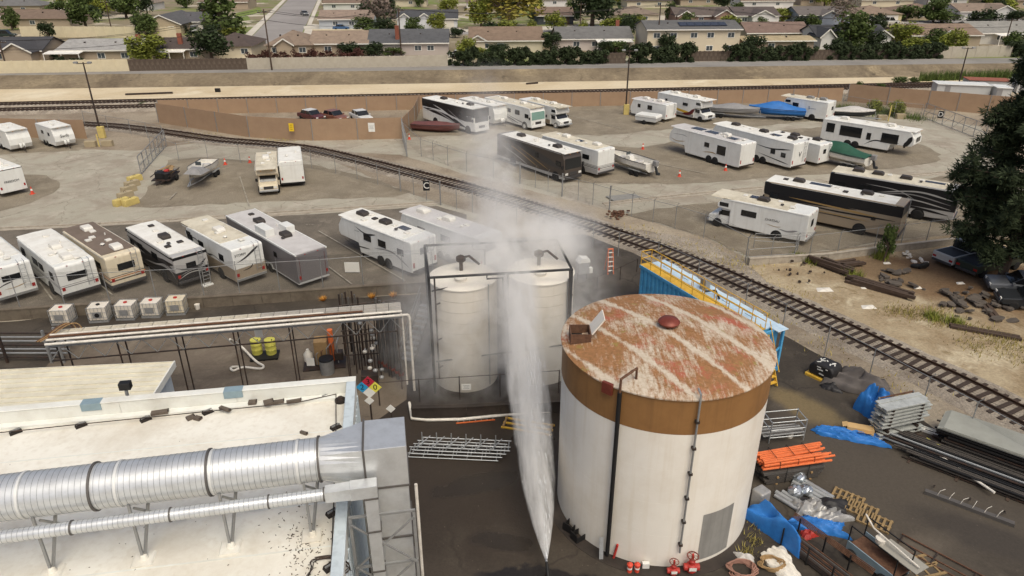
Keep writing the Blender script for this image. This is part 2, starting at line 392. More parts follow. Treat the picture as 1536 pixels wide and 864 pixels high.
#zone('wet_patch', [(560, 640), (590, 500), (640, 440), (720, 380), (880, 365), (960, 400), (930, 440), (850, 480), (830, 600), (800, 640), (760, 700), (640, 690)], .012, 'm_wet_soft', .5)
#zone('wet_patch', [(690, 848), (740, 832), (820, 822), (870, 850), (900, 900), (700, 930), (620, 900)], .012, 'm_wet', .3)
#zone('wet_patch', [(1190, 600), (1220, 570), (1232, 600), (1222, 660), (1270, 680), (1280, 720), (1262, 745), (1200, 740)], .012, 'm_wet', .25)
# dirt corner on the right
zone('dirt_lot', [(1110, 400), (1330, 366), (1440, 352), (1700, 330), (1900, 700), (1540, 620), (1380, 545), (1200, 455)], .004, 'm_dirt', .4)
#zone('brown_dirt', [(1200, 400), (1330, 376), (1420, 372), (1560, 400), (1640, 500), (1530, 520), (1440, 480), (1330, 448), (1240, 424)], .008, 'm_brown_dirt', .6)
zone('dirt_lot', [(960, 345), (1060, 360), (1120, 398), (1200, 455), (1120, 430), (1000, 380), (930, 350)], .006, 'm_ballast', .3)

# far flats, bank, levee road, suburb terrace
def line_at(yl, yr, z):      # survey line given by its image rows at both picture edges
    return P(0, yl, z), P(1536, yr, z)
def ext_line(a, b, t0=-1.2, t1=2.2):
    return [a + (b - a) * (t0 + (t1 - t0) * k / 60) for k in range(61)]
fl0 = ext_line(*line_at(158, 122, 0)); bk0 = ext_line(*line_at(134, 113, .01)); bk1 = ext_line(*line_at(113, 94.5, LZ)); rd1 = ext_line(*line_at(104.5, 86.5, LZ))
rnd = random.Random(3)
def strip_mesh(a, b, rows=1, rough=0):
    vs = []; fs = []; n = len(a)
    for j in range(rows + 1):
        for i in range(n):
            p = a[i].lerp(b[i], j / rows)
            if 0 < j < rows: p = p + Vector((0, rnd.uniform(-rough, rough), rnd.uniform(-rough, rough) * .5))
            vs.append(p)
    for j in range(rows):
        for i in range(n - 1): fs.append((j * n + i, j * n + i + 1, (j + 1) * n + i + 1, (j + 1) * n + i))
    return MB().add(vs, fs)
struct(ob('dirt_track', strip_mesh([p + Vector((0, 0, .006)) for p in fl0], bk0, 4), 'm_flat'))
struct(ob('embankment', strip_mesh(bk0, bk1, 5, .35), 'm_bank', smooth=True))
struct(ob('levee_road', strip_mesh(bk1, rd1, 1), 'm_levee_road'))
far = [p + Vector((0, 1500, 0)) for p in rd1]
struct(ob('terrain', strip_mesh(rd1, far, 1), 'm_suburb'))

# ---------------- railway ----------------
def railway(name, label, pts, ties, step=.56, hz=.1):
    c = smooth_line(pts, step)
    o = thing(name, label, 'railway', c[len(c) // 2])
    base = Vector(c[len(c) // 2])
    nrm = []
    for i in range(len(c)):
        d = (c[min(i + 1, len(c) - 1)] - c[max(i - 1, 0)]).normalized(); nrm.append(Vector((-d.y, d.x, 0)))
    # ballast shoulder
    prof = ((-2.1, .004), (-1.4, hz), (1.4, hz), (2.1, .004)); vs = []; fs = []
    for i, p in enumerate(c):
        for k, (w, z) in enumerate(prof):
            j = rnd.uniform(-.12, .12) if k in (0, 3) else 0
            vs.append(p + nrm[i] * (w + j) + Vector((0, 0, z)) - base)
    for i in range(len(c) - 1):
        for k in range(3): fs.append((i * 4 + k, (i + 1) * 4 + k, (i + 1) * 4 + k + 1, i * 4 + k + 1))
    me = mesh('ballast', MB().add(vs, fs), 'm_ballast'); me.flip_normals() if me.polygons[0].normal.z < 0 else None
    link('ballast', me, o)
    for sgn in (-1, 1):
        mb = MB()
        q = [p + nrm[i] * (sgn * .74) - base for i, p in enumerate(c)]
        vs = []; fs = []
        pr = ((-.07, hz + .03), (-.012, hz + .06), (-.036, hz + .15), (-.036, hz + .185), (.036, hz + .185), (.036, hz + .15), (.012, hz + .06), (.07, hz + .03))
        for i, p in enumerate(q):
            for w, z in pr: vs.append(p + nrm[i] * w + Vector((0, 0, z)))
        n = len(pr)
        for i in range(len(q) - 1):
            for k in range(n - 1): fs.append((i * n + k, i * n + k + 1, (i + 1) * n + k + 1, (i + 1) * n + k))
        ob('rail', MB().add(vs, fs), 'rail_steel', o)
    if ties == 'each':
        tie_me = [mesh('tie', MB().box((0, 0, 0), (.23, l, .13)), 'tie_wood') for l in (2.55, 2.65, 2.45)]
        order = sorted(range(len(c)), key=lambda i: c[i].y)[:290]
        rest = MB()
        for i, p in enumerate(c):
            a = math.atan2(nrm[i].y, nrm[i].x) - math.pi / 2
            loc = p - base + Vector((0, 0, hz - .01)) + nrm[i] * rnd.uniform(-.08, .08)
            if i in set(order): link('tie', tie_me[rnd.randrange(3)], o, loc, (0, 0, a + rnd.uniform(-.03, .03)))
            else: rest.box(loc, (.23, 2.5, .13), a)
        if rest.v: stuff(ob('ties', rest, 'tie_wood', o))
    else:
        mb = MB()
        for i, p in enumerate(c):
            a = math.atan2(nrm[i].y, nrm[i].x) - math.pi / 2
            mb.box(p - base + Vector((0, 0, hz)), (.24, 2.5, .14), a)
        stuff(ob('ties', mb, 'tie_wood', o))
    return o
spur = [(120, 187), (180, 191), (245, 199), (330, 211), (400, 217), (460, 224), (520, 237), (600, 257), (680, 277), (760, 300), (840, 326), (900, 345), (960, 366), (1065, 406), (1130, 434.5), (1240, 484), (1350, 537), (1426, 572), (1536, 628), (1600, 662), (1680, 706)]
railway('railway_spur', 'single curving railway track crossing the lot past the rusty tank', [P(*p) for p in spur], 'each')
def straight(yl, yr, x0, x1):
    a, b = P(0, yl), P(1536, yr); 
    t0, t1 = x0 / 1536, x1 / 1536
    pa, pb = P(x0, yl + (yr - yl) * t0), P(x1, yl + (yr - yl) * t1)
    return [pa, pa.lerp(pb, .33), pa.lerp(pb, .66), pb]
railway('main_track', 'farther of two straight tracks at the foot of the embankment', straight(160.5, 126.5, -250, 1750), 'far', .62, .45)
railway('main_track', 'nearer of two straight tracks along the brown fence', straight(169, 129.5, -250, 1750), 'far', .62, .4)

# ---------------- fences and walls ----------------
m = mat('chain_link', (120, 116, 110), .6, .3, .1, 3)
m.node_tree.nodes['Principled BSDF'].inputs['Alpha'].default_value = .13
def chain_fence(label, px, h=2.4, thick=(), barb=True, name='chain_link_fence', z0=0, post=.03, world=False, mid=False, fabric=True, postmat='galv_dull'):
    pts = [Vector(p) if world else P(*p, z0) for p in px]
    o = thing(name, label, 'fence', pts[0]); b = pts[0]
    for i, p in enumerate(pts):
        r = post * 2.2 if i in thick else post
        ob('post', MB().cyl(p - b, p - b + Vector((0, 0, h + (.25 if i in thick else 0))), r, 8), postmat, o)
        if barb:
            ob('barb_arm', MB().cyl(p - b + Vector((0, 0, h)), p - b + Vector((.12, -.2, h + .3)), .02, 5), postmat, o)
    rail = MB(); fab = MB(); wire = MB()
    for p, q in zip(pts, pts[1:]):
        p, q = p - b, q - b
        rail.cyl(p + Vector((0, 0, h - .04)), q + Vector((0, 0, h - .04)), .022, 6)
        if mid: rail.cyl(p + Vector((0, 0, h * .5)), q + Vector((0, 0, h * .5)), .02, 6)
        fab.add([p + Vector((0, 0, .05)), q + Vector((0, 0, .05)), q + Vector((0, 0, h - .06)), p + Vector((0, 0, h - .06))], [(0, 1, 2, 3)])
        for k in (.1, .2, .3):
            wire.cyl(p + Vector((.12 * k / .3, -.2 * k / .3, h + k)), q + Vector((.12 * k / .3, -.2 * k / .3, h + k)), .006, 4)
    ob('top_rail', rail, postmat, o)
    if fabric: ob('chain_mesh', fab, 'chain_link', o)
    if barb: ob('barbed_wire', wire, 'wire', o)
    return o
chain_fence('chain link fence on the near side of the curving track with sign C', [(228, 228), (269, 242), (312, 238), (361, 244), (420, 247), (468, 253), (504, 261), (536, 269), (567, 277), (601, 287), (621, 293), (640, 300), (661, 308), (685, 314), (709, 319), (745, 329), (775, 337), (809, 346), (848, 359), (889, 370), (927, 385), (985, 402), (1045, 430), (1116, 468), (1172, 500), (1236, 535), (1302, 571), (1381, 616), (1450, 655), (1540, 708)], 2.1, (9, 12))
chain_fence('chain link fence beside the dark striped coach on the far side of track', [(606, 209), (632, 235), (650, 241), (672, 249), (700, 258), (740, 267), (780, 276), (803, 282), (822, 288), (843, 295), (867, 301), (889, 307), (914, 315), (947, 325), (979, 334), (1012, 343), (1055, 357), (1118, 394)], 2.1, (6, 9, 12))
chain_fence('chain link fence on low wall behind the white cab-over motorhome', [(1118, 391), (1155, 392), (1190, 389), (1213, 388), (1255, 383), (1310, 376), (1350, 371), (1388, 366), (1425, 361), (1475, 355), (1560, 345)], 2.0, ())
chain_fence('tall wire fence on the low block wall behind the near row of motorhomes', [(-60, 470), (31, 463), (98, 459), (165, 453), (235, 449), (307, 446), (360, 440), (420, 436), (485, 432), (545, 427), (605, 424), (650, 420)], 2.2, (), z0=.5, name='wire_fence')
chain_fence('chain link fence behind the brown slat wall and lamp post', [(128, 188), (163, 196), (197, 202), (222, 207), (246, 212)], 2.0, (), False, post=.035)
chain_fence('wire fence along right lot edge by the gate marked D', [(1262, 165), (1300, 172), (1340, 176), (1380, 180)], 2.2, (), False)
chain_fence('short pipe fence enclosure at the corner of low concrete wall', [(1120, 397), (1190, 392), (1196, 376), (1130, 372)], 1.3, (), False, mid=True)
# sliding gates
def gate(label, a, b, h, n, name='sliding_gate'):
    p, q = P(*a), P(*b)
    o = thing(name, label, 'gate', p); d = q - p
    for k in range(n + 1):
        c = d * (k / n); ob('upright', MB().beam(c + Vector((0, 0, .08)), c + Vector((0, 0, h)), .07), 'galv_dull', o)
    for z in (.1, h * .5, h):
        ob('rail', MB().beam(Vector((0, 0, z)), d + Vector((0, 0, z)), .06), 'galv_dull', o)
    for k in range(n):
        ob('brace', MB().beam(d * (k / n) + Vector((0, 0, .1)), d * ((k + 1) / n) + Vector((0, 0, h)), .03), 'galv_dull', o)
    ob('chain_mesh', MB().add([(0, 0, .1), d + Vector((0, 0, .1)), d + Vector((0, 0, h)), Vector((0, 0, h))], [(0, 1, 2, 3)]), 'chain_link', o)
    return o
gate('open chain link gate standing beside the yellow barrier blocks', (212, 262), (250, 219), 2.0, 7)
gate('chain link gate marked D at the right end of the lot', (1384, 177), (1476, 212), 2.1, 6)
gate('narrow gate frame at the end of the brown slat enclosure', (611, 236), (604, 209), 2.6, 4)

def letters(txt, size, mname, parent, loc, rot, depth=.004, name='lettering', align='CENTER'):
    c = bpy.data.curves.new(name, 'FONT'); c.body = txt; c.size = size; c.extrude = depth; c.align_x = align; c.align_y = 'CENTER'
    c.materials.append(MATS[mname])
    tmp = bpy.data.objects.new(name, c); COL.objects.link(tmp)
    dg = bpy.context.evaluated_depsgraph_get()
    me = bpy.data.meshes.new_from_object(tmp.evaluated_get(dg))
    COL.objects.unlink(tmp); bpy.data.objects.remove(tmp)
    return link(name, me, parent, loc, rot)

def hang_sign(name, label, px, z, w, h, face, mname, txt=None, ts=.3, tm='black', cat='sign', rz=0):
    p = P(*px, z); p.y -= .35
    o = thing(name, label, cat, p, rz)
    ob('plate', MB().box((0, 0, 0), (w, .02, h)), mname, o)
    if txt:
        for k, t in enumerate(txt):
            letters(t, ts, tm, o, (0, -.014, (len(txt) - 1) * ts * .5 - k * ts), (R(90), 0, 0), .002)
    return o
mat('sign_black', (24, 24, 26), .5); mat('sign_yellow', (222, 186, 40), .5)
hang_sign('gate_sign', 'black sign with white letter C on the chain link fence', (640, 277), 1.75, .62, .95, 0, 'sign_black', ['C'], .85, 'sign_white')
hang_sign('gate_sign', 'black sign with white letter D on the right gate', (1409, 171), 1.9, .62, .95, 0, 'sign_black', ['D'], .85, 'sign_white', rz=-.6)

# brown privacy slat fences
def slat_fence(label, pts, h, every=3.2):
    pts = [Vector(p) for p in pts]
    o = thing('privacy_fence', label, 'fence', pts[0]); b = pts[0]
    for p, q in zip(pts, pts[1:]):
        L = (q - p).length; n = max(1, round(L / every)); d = (q - p) / n; a = math.atan2(d.y, d.x)
        for k in range(n):
            s0 = p + d * k - b
            ob('panel', MB().box((d.length / 2, 0, h / 2), (d.length - .03, .05, h)), 'brown_slat', o, loc=s0, rot=(0, 0, a))
            ob('post', MB().box((0, -.05, h / 2), (.08, .08, h + .06)), 'galv_dull', o, loc=s0, rot=(0, 0, a))
    return o
def wl(px): return [P(*p) for p in px]
slat_fence('brown slat fence closing the front of the wrecked car enclosure', wl([(239, 184), (375, 206), (470, 211), (604, 208)]), 2.7, 6)
slat_fence('long brown slat fence between the tracks and the storage lot', wl([(240, 172), (460, 168), (640, 164), (900, 159), (1075, 156), (1262, 152)]), 2.1, 4.2)
slat_fence('brown slat fence behind the two left travel trailers', wl([(-90, 203), (0, 205), (62, 207), (131, 208)]), 2.4, 4)
slat_fence('brown wall at the right end of the lot under the green shrubs', wl([(1270, 152), (1330, 158), (1390, 163), (1480, 171), (1600, 182)]), 2.7, 5)
slat_fence('short brown slat fence beside the maroon covered boat', wl([(604, 206), (622, 186), (630, 166)]), 2.4, 4)

# low walls
def low_wall(name, label, px, h, w=.2, m='block_wall', every=1.6):
    pts = [P(*p) for p in px]; o = thing(name, label, 'wall', pts[0]); b = pts[0]; mb = MB(); cap = MB()
    for p, q in zip(pts, pts[1:]):
        n = max(1, int((q - p).length / every)); d = (q - p) / n; u = d.normalized()
        for k in range(n):
            a = p - b + d * k + u * .01; e = p - b + d * (k + 1) - u * .01
            ob('block', MB().beam(a + Vector((0, 0, h / 2)), e + Vector((0, 0, h / 2)), w, h), m, o)
        cap.beam(p - b + Vector((0, 0, h + .035)), q - b + Vector((0, 0, h + .035)), w + .06, .07)
    ob('coping', cap, m, o)
    return o
low_wall('retaining_wall', 'low weathered block wall below the near row of motorhomes', [(-70, 488), (0, 481), (100, 474), (307, 461), (480, 449), (650, 437)], .75, .25)
low_wall('retaining_wall', 'low concrete wall between dirt corner and the right motorhomes', [(1122, 398), (1240, 391), (1330, 379), (1460, 364), (1560, 352)], .55, .25, 'concrete')
low_wall('containment_wall', 'dark wet concrete containment wall in front of two misted tanks', [(618, 629), (700, 627), (850, 618)], .7, .2, 'm_wet_soft')

# barrier blocks
mat('block_yellow', (198, 178, 108), .85, 0, .1, 2, dirt=((160, 140, 90), .5, 2)); mat('block_grey', (160, 146, 118), .9, 0, .1, 2)
for px, mm, lab in (((203, 272), 'block_yellow', 'yellow barrier block at the foot of the open gate'), ((199, 280), 'block_grey', 'grey barrier block, second behind the gate end'), ((194, 288), 'block_grey', 'grey barrier block in the middle of the row'), ((189, 297), 'block_grey', 'grey barrier block, last grey one of the row'), ((183, 307), 'block_yellow', 'left yellow barrier block of the front pair'), ((197, 307), 'block_yellow', 'right yellow barrier block of the front pair')):
    o = thing('barrier_block', lab, 'barrier', P(*px), R(62), 'barrier blocks at the open gate')
    ob('body', MB().prism([(-.75, 0), (.75, 0), (.75, .3), (.7, .62), (-.7, .62), (-.75, .3)], -.3, .3), mm, o, bevel=.04)
    ob('lifting_eye', MB().tube([(-.12, 0, .6), (-.1, 0, .72), (.1, 0, .72), (.12, 0, .6)], .02), 'steel_dark', o)

# traffic cones
def cone(px, label):
    o = thing('traffic_cone', label, 'cone', P(*px), 0, 'orange cones in the storage lot')
    ob('base', MB().box((0, 0, .02), (.4, .4, .04)), 'cone_orange', o)
    ob('body', MB().lathe([(.16, .04), (.035, .75)], 12), 'cone_orange', o)
    ob('collar', MB().lathe([(.108, .36), (.08, .54)], 12), 'sign_white', o)
mat('cone_orange', (206, 74, 52), .6)
for px, l in (((49, 291), 'orange cone beside the white trailer at left edge'), ((338, 247), 'orange cone right of the boat with grey cover'), ((375, 244), 'orange cone left of the cream camper van'), ((964, 224), 'orange cone in front of the white open boat'), ((1019, 265), 'orange cone alone on the gravel before the fifth wheel'), ((1088, 256), 'orange cone beside the rear of fifth wheel trailer'), ((614, 209), 'orange cone at the brown fence corner')): cone(px, l)

# lamp poles
def lamp_pole(label, px, h, block, flood=True):
    o = thing('lamp_pole', label, 'pole', P(*px))
    ob('pole', MB().cyl((0, 0, 0), (0, 0, h), .13, 10, .08), 'steel_dark', o, smooth=True)
    if block: ob('base_block', MB().box((.1, 0, .75), (.8, .5, 1.5)), 'block_yellow', o, bevel=.05)
    if flood:
        ob('crossarm', MB().beam((-.9, 0, h - .15), (.9, 0, h - .15), .08), 'steel_dark', o)
        for s in (-1, 1): ob('floodlight', MB().box((s * .85, -.15, h - .02), (.5, .32, .22), 0), 'galv_dull', o, bevel=.03)
lamp_pole('lamp pole with yellow base beside the left brown fence', (153, 207), 9.35, True)
lamp_pole('lamp pole with yellow base beside the small white trailer', (938, 172), 9.05, True)
lamp_pole('lamp pole at right above white shed roofs', (1435, 137), 7.1, False)
for px, lab in (((137, 220), 'grey concrete block with red top left of the lamp pole'), ((162, 219), 'long grey concrete block right of the lamp pole'), ((1322, 180), 'concrete block left of the thin yellow post'), ((1350, 178), 'concrete block right of the thin yellow post')):
    o = tag(ob('concrete_block', MB().box((0, 0, .35), (1.3, .6, .7)), 'block_grey', bevel=.04, loc=P(*px)), lab, 'block')
tag(ob('bollard', MB().cyl((0, 0, 0), (0, 0, 2.2), .09, 10), 'block_yellow', loc=P(1332, 182)), 'thin yellow post between concrete blocks near gate D', 'bollard')
tag(ob('bollard', MB().cyl((0, 0, 0), (0, 0, 1.5), .09, 10), 'block_yellow', loc=P(149, 220)), 'thin yellow post beside the left lamp pole', 'bollard')
hang_sign('warning_sign', 'yellow warning sign on the brown slat fence', (438, 190), 1.7, .6, 1.0, 0, 'sign_yellow', ['==', '==', '=='], .26)
hang_sign('notice_sign', 'white notice board on the brown slat fence', (558, 190), 1.9, .8, 1.1, 0, 'sign_white', ['======', '=====', '======'], .16)

# ---------------- big rusty-roofed tank ----------------
TC, TR, TH = Vector((6.13, 24.56, 0)), 4.106, 7.94
m = mat('tank_white', (230, 224, 212), .6, 0, .03, .6, dirt=((206, 194, 174), .4, .5), streak=((196, 178, 146), .22))
mat('tank_brown', (142, 103, 60), .6, 0, .06, .7, dirt=((118, 82, 46), .5, .8), streak=((100, 72, 44), .35))
def rust_roof():
    m = bpy.data.materials.new('rust_roof'); MATS['rust_roof'] = m; m.use_nodes = True
    t = m.node_tree; N = t.nodes; L = t.links; b = N['Principled BSDF']; b.inputs['Roughness'].default_value = .85
    tc = N.new('ShaderNodeTexCoord')
    def noise(sc, mapscale, rot=0, det=6, rough=.7):
        mp = N.new('ShaderNodeMapping'); mp.inputs['Scale'].default_value = mapscale; mp.inputs['Rotation'].default_value = (0, 0, rot)
        n = N.new('ShaderNodeTexNoise'); n.inputs['Scale'].default_value = sc; n.inputs['Detail'].default_value = det; n.inputs['Roughness'].default_value = rough
        L.new(tc.outputs['Object'], mp.inputs['Vector']); L.new(mp.outputs['Vector'], n.inputs['Vector']); return n.outputs['Fac']
    def mathn(op, a, bb):
        q = N.new('ShaderNodeMath'); q.operation = op
        for i, v in enumerate((a, bb)):
            if isinstance(v, (int, float)): q.inputs[i].default_value = v
            else: L.new(v, q.inputs[i])
        return q.outputs[0]
    def rng(v, lo, hi):
        q = N.new('ShaderNodeMapRange'); q.inputs['From Min'].default_value = lo; q.inputs['From Max'].default_value = hi; L.new(v, q.inputs['Value']); return q.outputs['Result']
    def mix(f, a, c):
        mm = N.new('ShaderNodeMix'); mm.data_type = 'RGBA'; L.new(f, mm.inputs['Factor'])
        if isinstance(a, tuple): mm.inputs['A'].default_value = (*lin(a), 1)
        else: L.new(a, mm.inputs['A'])
        mm.inputs['B'].default_value = (*lin(c), 1); return mm.outputs['Result']
    ang = R(58)
    big = noise(.38, (1, 1, 1), 0, 3, .5)
    streak = noise(1.0, (6, 1.1, 1), ang, 8, .78)       # brushed wear across the plates
    fine = noise(7, (1, 1, 1), 0, 6, .75)
    # plate seams: bands across
    mp = N.new('ShaderNodeMapping'); mp.inputs['Rotation'].default_value = (0, 0, ang - R(90)); L.new(tc.outputs['Object'], mp.inputs['Vector'])
    sx = N.new('ShaderNodeSeparateXYZ'); L.new(mp.outputs['Vector'], sx.inputs[0])
    wv = mathn('PINGPONG', mathn('ADD', sx.outputs[0], mathn('MULTIPLY', fine, .1)), .95)
    seam = rng(wv, .2, .0)
    f = mathn('ADD', mathn('MULTIPLY', streak, .5), mathn('MULTIPLY', big, .5))
    f = mathn('ADD', f, mathn('MULTIPLY', fine, .16))
    f = mathn('SUBTRACT', f, mathn('MULTIPLY', seam, .14))
    worn = rng(f, .505, .61)
    col = mix(rng(fine, .35, .65), (158, 112, 72), (126, 90, 54))
    col = mix(rng(noise(.8, (1, 1, 1), .4, 5, .7), .54, .68), col, (162, 88, 66))
    col = mix(rng(noise(1.6, (1, 1, 1), 1.2, 6, .75), .58, .68), col, (138, 124, 62))
    white = mix(rng(fine, .3, .7), (202, 190, 172), (176, 160, 138))
    mm = N.new('ShaderNodeMix'); mm.data_type = 'RGBA'; L.new(worn, mm.inputs['Factor']); L.new(white, mm.inputs['A']); L.new(col, mm.inputs['B'])
    L.new(mm.outputs['Result'], b.inputs['Base Color'])
    bp = N.new('ShaderNodeBump'); bp.inputs['Strength'].default_value = .15; L.new(fine, bp.inputs['Height']); L.new(bp.outputs['Normal'], b.inputs['Normal'])
rust_roof()
tank = thing('storage_tank', 'big white cylindrical tank with brown band and rusty flaking roof', 'tank', TC)
zb = 6.42
ob('shell', MB().lathe([(TR, 0.02), (TR, zb)], 96), 'tank_white', tank, smooth=True)
ob('shell_band', MB().lathe([(TR + .006, zb), (TR + .006, TH - .03)], 96), 'tank_brown', tank, smooth=True)
rings = [(TR + .07, TH - .05), (TR + .07, TH + .0), (TR, TH + .035)] + [(TR * (1 - k / 10), TH + .035 + .40 * math.sin(k / 10 * math.pi / 2)) for k in range(1, 10)] + [(.05, TH + .44)]
roof = ob('roof', MB().lathe(rings, 96), 'rust_roof', tank, smooth=True)
# raised plate seams on the roof
def roof_z(x, y): return TH + .035 + .40 * math.sin((1 - min(1, math.hypot(x, y) / TR)) * math.pi / 2)
seam = MB(); an = R(-32)
for off in (-3.3, -1.4, .5, 2.4):
    h = math.sqrt(max(0, (TR - .1) ** 2 - off * off)); pts = []
    for k in range(25):
        s = -h + 2 * h * k / 24; x = s * math.cos(an) - off * math.sin(an); y = s * math.sin(an) + off * math.cos(an)
        pts.append((x, y, roof_z(x, y) + .002))
    seam.tube(pts, .018, 5)
ob('plate_seams', seam, 'rust_roof', roof, smooth=True)
vent = P(1003, 487, TH + .5) - TC
mat('rust_cap', (122, 58, 44), .45, .2, .15, 3, dirt=((90, 40, 32), .5, 3))
ob('roof_vent', MB().lathe([(.16, .0), (.16, .12), (.40, .16), (.44, .24), (.36, .34), (.15, .40), (.02, .41)], 28), 'rust_cap', tank, smooth=True, loc=(vent.x, vent.y, roof_z(vent.x, vent.y) - .02))
# hatch with open lid
hc = P(870, 500, TH + .35) - TC; hz = TH
hb = MB()
for y0, y1, x0, x1 in ((-.42, -.38, -.4, .4), (.38, .42, -.4, .4), (-.38, .38, -.4, -.36), (-.38, .38, .36, .4)): hb.b2(x0, x1, y0, y1, 0, .52)
ob('hatch', hb, 'rust', tank, loc=(hc.x, hc.y, hz + .0))
ob('hatch_floor', MB().box((0, 0, .14), (.71, .75, .02)), 'black', tank, loc=(hc.x, hc.y, hz))
ob('hatch_lid', MB().box((0, 0, .4), (.05, .84, .8)), 'tank_white', tank, loc=(hc.x + .43, hc.y, hz + .52), rot=(0, R(35), 0))
# roof edge railing bits and the pipe risers down the shell
def shell_pt(px, py, z, out=.1):
    p = P(px, py, z) - TC; a = math.atan2(p.y, p.x); return a
def riser(name, ang, r, z0, z1, m, out, n=10):
    x, y = math.cos(ang) * (TR + out), math.sin(ang) * (TR + out)
    return ob(name, MB().cyl((x, y, z0), (x, y, z1), r, n), m, tank, smooth=True)
def ang_for_px(px, z):        # shell angle whose near side projects at column px
    best = None
    for k in range(-900, -1):
        a = R(k / 5); q = TC + Vector((math.cos(a) * TR, math.sin(a) * TR, z)); dy = q.y * CT - (q.z - CAM_H) * ST
        x = 768 + FPX * q.x / dy
        if best is None or abs(x - px) < best[0]: best = (abs(x - px), a)
    return best[1]
a1 = ang_for_px(922, 4.0); a2 = ang_for_px(1031, 4.0)
riser('overflow_pipe', a1, .085, .1, TH - .1, 'black', .14)
p1 = Vector((math.cos(a1), math.sin(a1), 0))
ob('pipe_gooseneck', MB().tube([p1 * (TR + .14) + Vector((0, 0, TH - .1)), p1 * (TR + .12) + Vector((0, 0, TH + .45)), p1 * (TR - .2) + Vector((.25, 0, TH + .6)), p1 * (TR - .45) + Vector((.3, 0, TH + .6)), p1 * (TR - .5) + Vector((.3, 0, TH + .08))], .05), 'rust', tank)
riser('level_pipe', a2, .04, .9, TH - .05, 'galv_dull', .12)
p2 = Vector((math.cos(a2), math.sin(a2), 0))
for k in range(6):
    z = 1.3 + k * 1.15
    ob('pipe_bracket', MB().box(p2 * (TR + .08) + Vector((0, 0, z)), (.2, .14, .09), a2), 'steel_dark', tank)
ob('level_pipe_head', MB().tube([p2 * (TR + .12) + Vector((0, 0, TH - .05)), p2 * (TR + .1) + Vector((0, 0, TH + .25)), p2 * (TR - .2) + Vector((0, 0, TH + .3))], .04), 'galv_dull', tank)
ob('float_box', MB().box((0, 0, 0), (.12, .42, .45)), 'rust_cap', tank, loc=(math.cos(a1 - .12) * (TR + .12), math.sin(a1 - .12) * (TR + .12), TH - .12), rot=(0, 0, a1 - .12))
# grey patch plate near the foot
mat('grey_patch', (140, 138, 132), .7, 0, .1, 2, streak=((110, 108, 104), .6))
av = [ang_for_px(1052, 1.8), ang_for_px(1098, 2.0)]; pv = []; pf = []
for k in range(9):
    a = av[0] + (av[1] - av[0]) * k / 8
    for z in (.22, 2.55): pv.append((math.cos(a) * (TR + .012), math.sin(a) * (TR + .012), z))
for k in range(8): pf.append((2 * k, 2 * k + 2, 2 * k + 3, 2 * k + 1))
ob('patch_plate', MB().add(pv, pf), 'grey_patch', tank)
# weld seams
wl_ = MB()
for z in (1.6, 3.2, 4.8):
    wl_.lathe([(TR + .0005, z - .006), (TR + .0025, z), (TR + .0005, z + .006)], 96)
ob('weld_seams', wl_, 'tank_white', tank)
# concrete ring the tank stands on
struct(ob('tank_pad', MB().lathe([(TR + .55, .0), (TR + .55, .05), (.1, .06)], 64), 'm_wet_soft', loc=(TC.x, TC.y, .002)))

# ---------------- building with white roof and ducts ----------------
RZ, PZ = 6.0, 6.6
mat('roof_membrane', (228, 224, 212), .8, 0, .03, .4, dirt=((196, 186, 168), .75, .3), streak=((200, 190, 172), .45))
mat('parapet_white', (222, 222, 214), .7, 0, .03, 1, dirt=((190, 184, 170), .5, .8))
mat('wall_blue', (192, 202, 206), .6, 0, .05, 1, streak=((140, 150, 154), .4))
mat('shed_cream', (216, 210, 190), .6, 0, .03, 1, dirt=((184, 176, 156), .6, .8))
BA = R(9.3)
BC = P(533, 566, PZ); BC.z = 0
bld = thing('factory_building', 'building with cream membrane roof and white parapet under silver ducts', 'building', BC, BA)
# local: -x along the far wall, -y toward the camera
BL, BD = 34, 30
ob('wall', MB().b2(-BL, -.02, -BD, -.02, 0, RZ - .05), 'wall_blue', bld)
rib = MB()
for k in range(60): rib.b2(0, .045, -.35 - k * .45, -.23 - k * .45, .1, RZ - .1)
ob('wall_ribs', rib, 'wall_blue', bld)
ob('roof', MB().b2(-BL + .3, -.32, -BD + .3, -.32, RZ - .04, RZ), 'roof_membrane', bld)
def parapet(x0, x1, y0, y1, n, ax):
    for k in range(n):
        a, b = k / n, (k + 1) / n
        if ax == 'x': ob('parapet', MB().b2(x0 + (x1 - x0) * a + .006, x0 + (x1 - x0) * b - .006, y0, y1, RZ - .2, PZ), 'parapet_white', bld)
        else: ob('parapet', MB().b2(x0, x1, y0 + (y1 - y0) * a + .006, y0 + (y1 - y0) * b - .006, RZ - .2, PZ), 'parapet_white', bld)
parapet(-BL, -.3, -.3, 0, 8, 'x'); parapet(-.3, 0, -BD, 0, 8, 'y')
ob('coping', MB().b2(-BL, .03, -.33, .03, PZ + .002, PZ + .05), 'parapet_white', bld, bevel=.02)
ob('coping', MB().b2(-.33, .03, -BD, -.334, PZ + .002, PZ + .05), 'wall_blue', bld, bevel=.02)
ob('cant_strip', MB().b2(-BL, -.36, -.62, -.31, RZ + .002, RZ + .12), 'parapet_white', bld)
seams = MB()
for k in range(1, 9): seams.b2(-BL, -.4, -.7 - k * 1.9, -.64 - k * 1.9, RZ + .001, RZ + .007)
ob('membrane_seams', seams, 'parapet_white', bld)
mat('scupper_blue', (140, 160, 168), .5, .2, .1, 3)
bM = Matrix.Translation(BC) @ Matrix.Rotation(BA, 4, 'Z'); bI = bM.inverted()
def onb(px, py, z): return bI @ P(px, py, z)
for px in ((138, 603), (351, 583)):
    q = onb(*px, PZ); ob('scupper', MB().b2(q.x - .35, q.x + .35, -.34, .04, PZ - .25, PZ + .053), 'scupper_blue', bld)
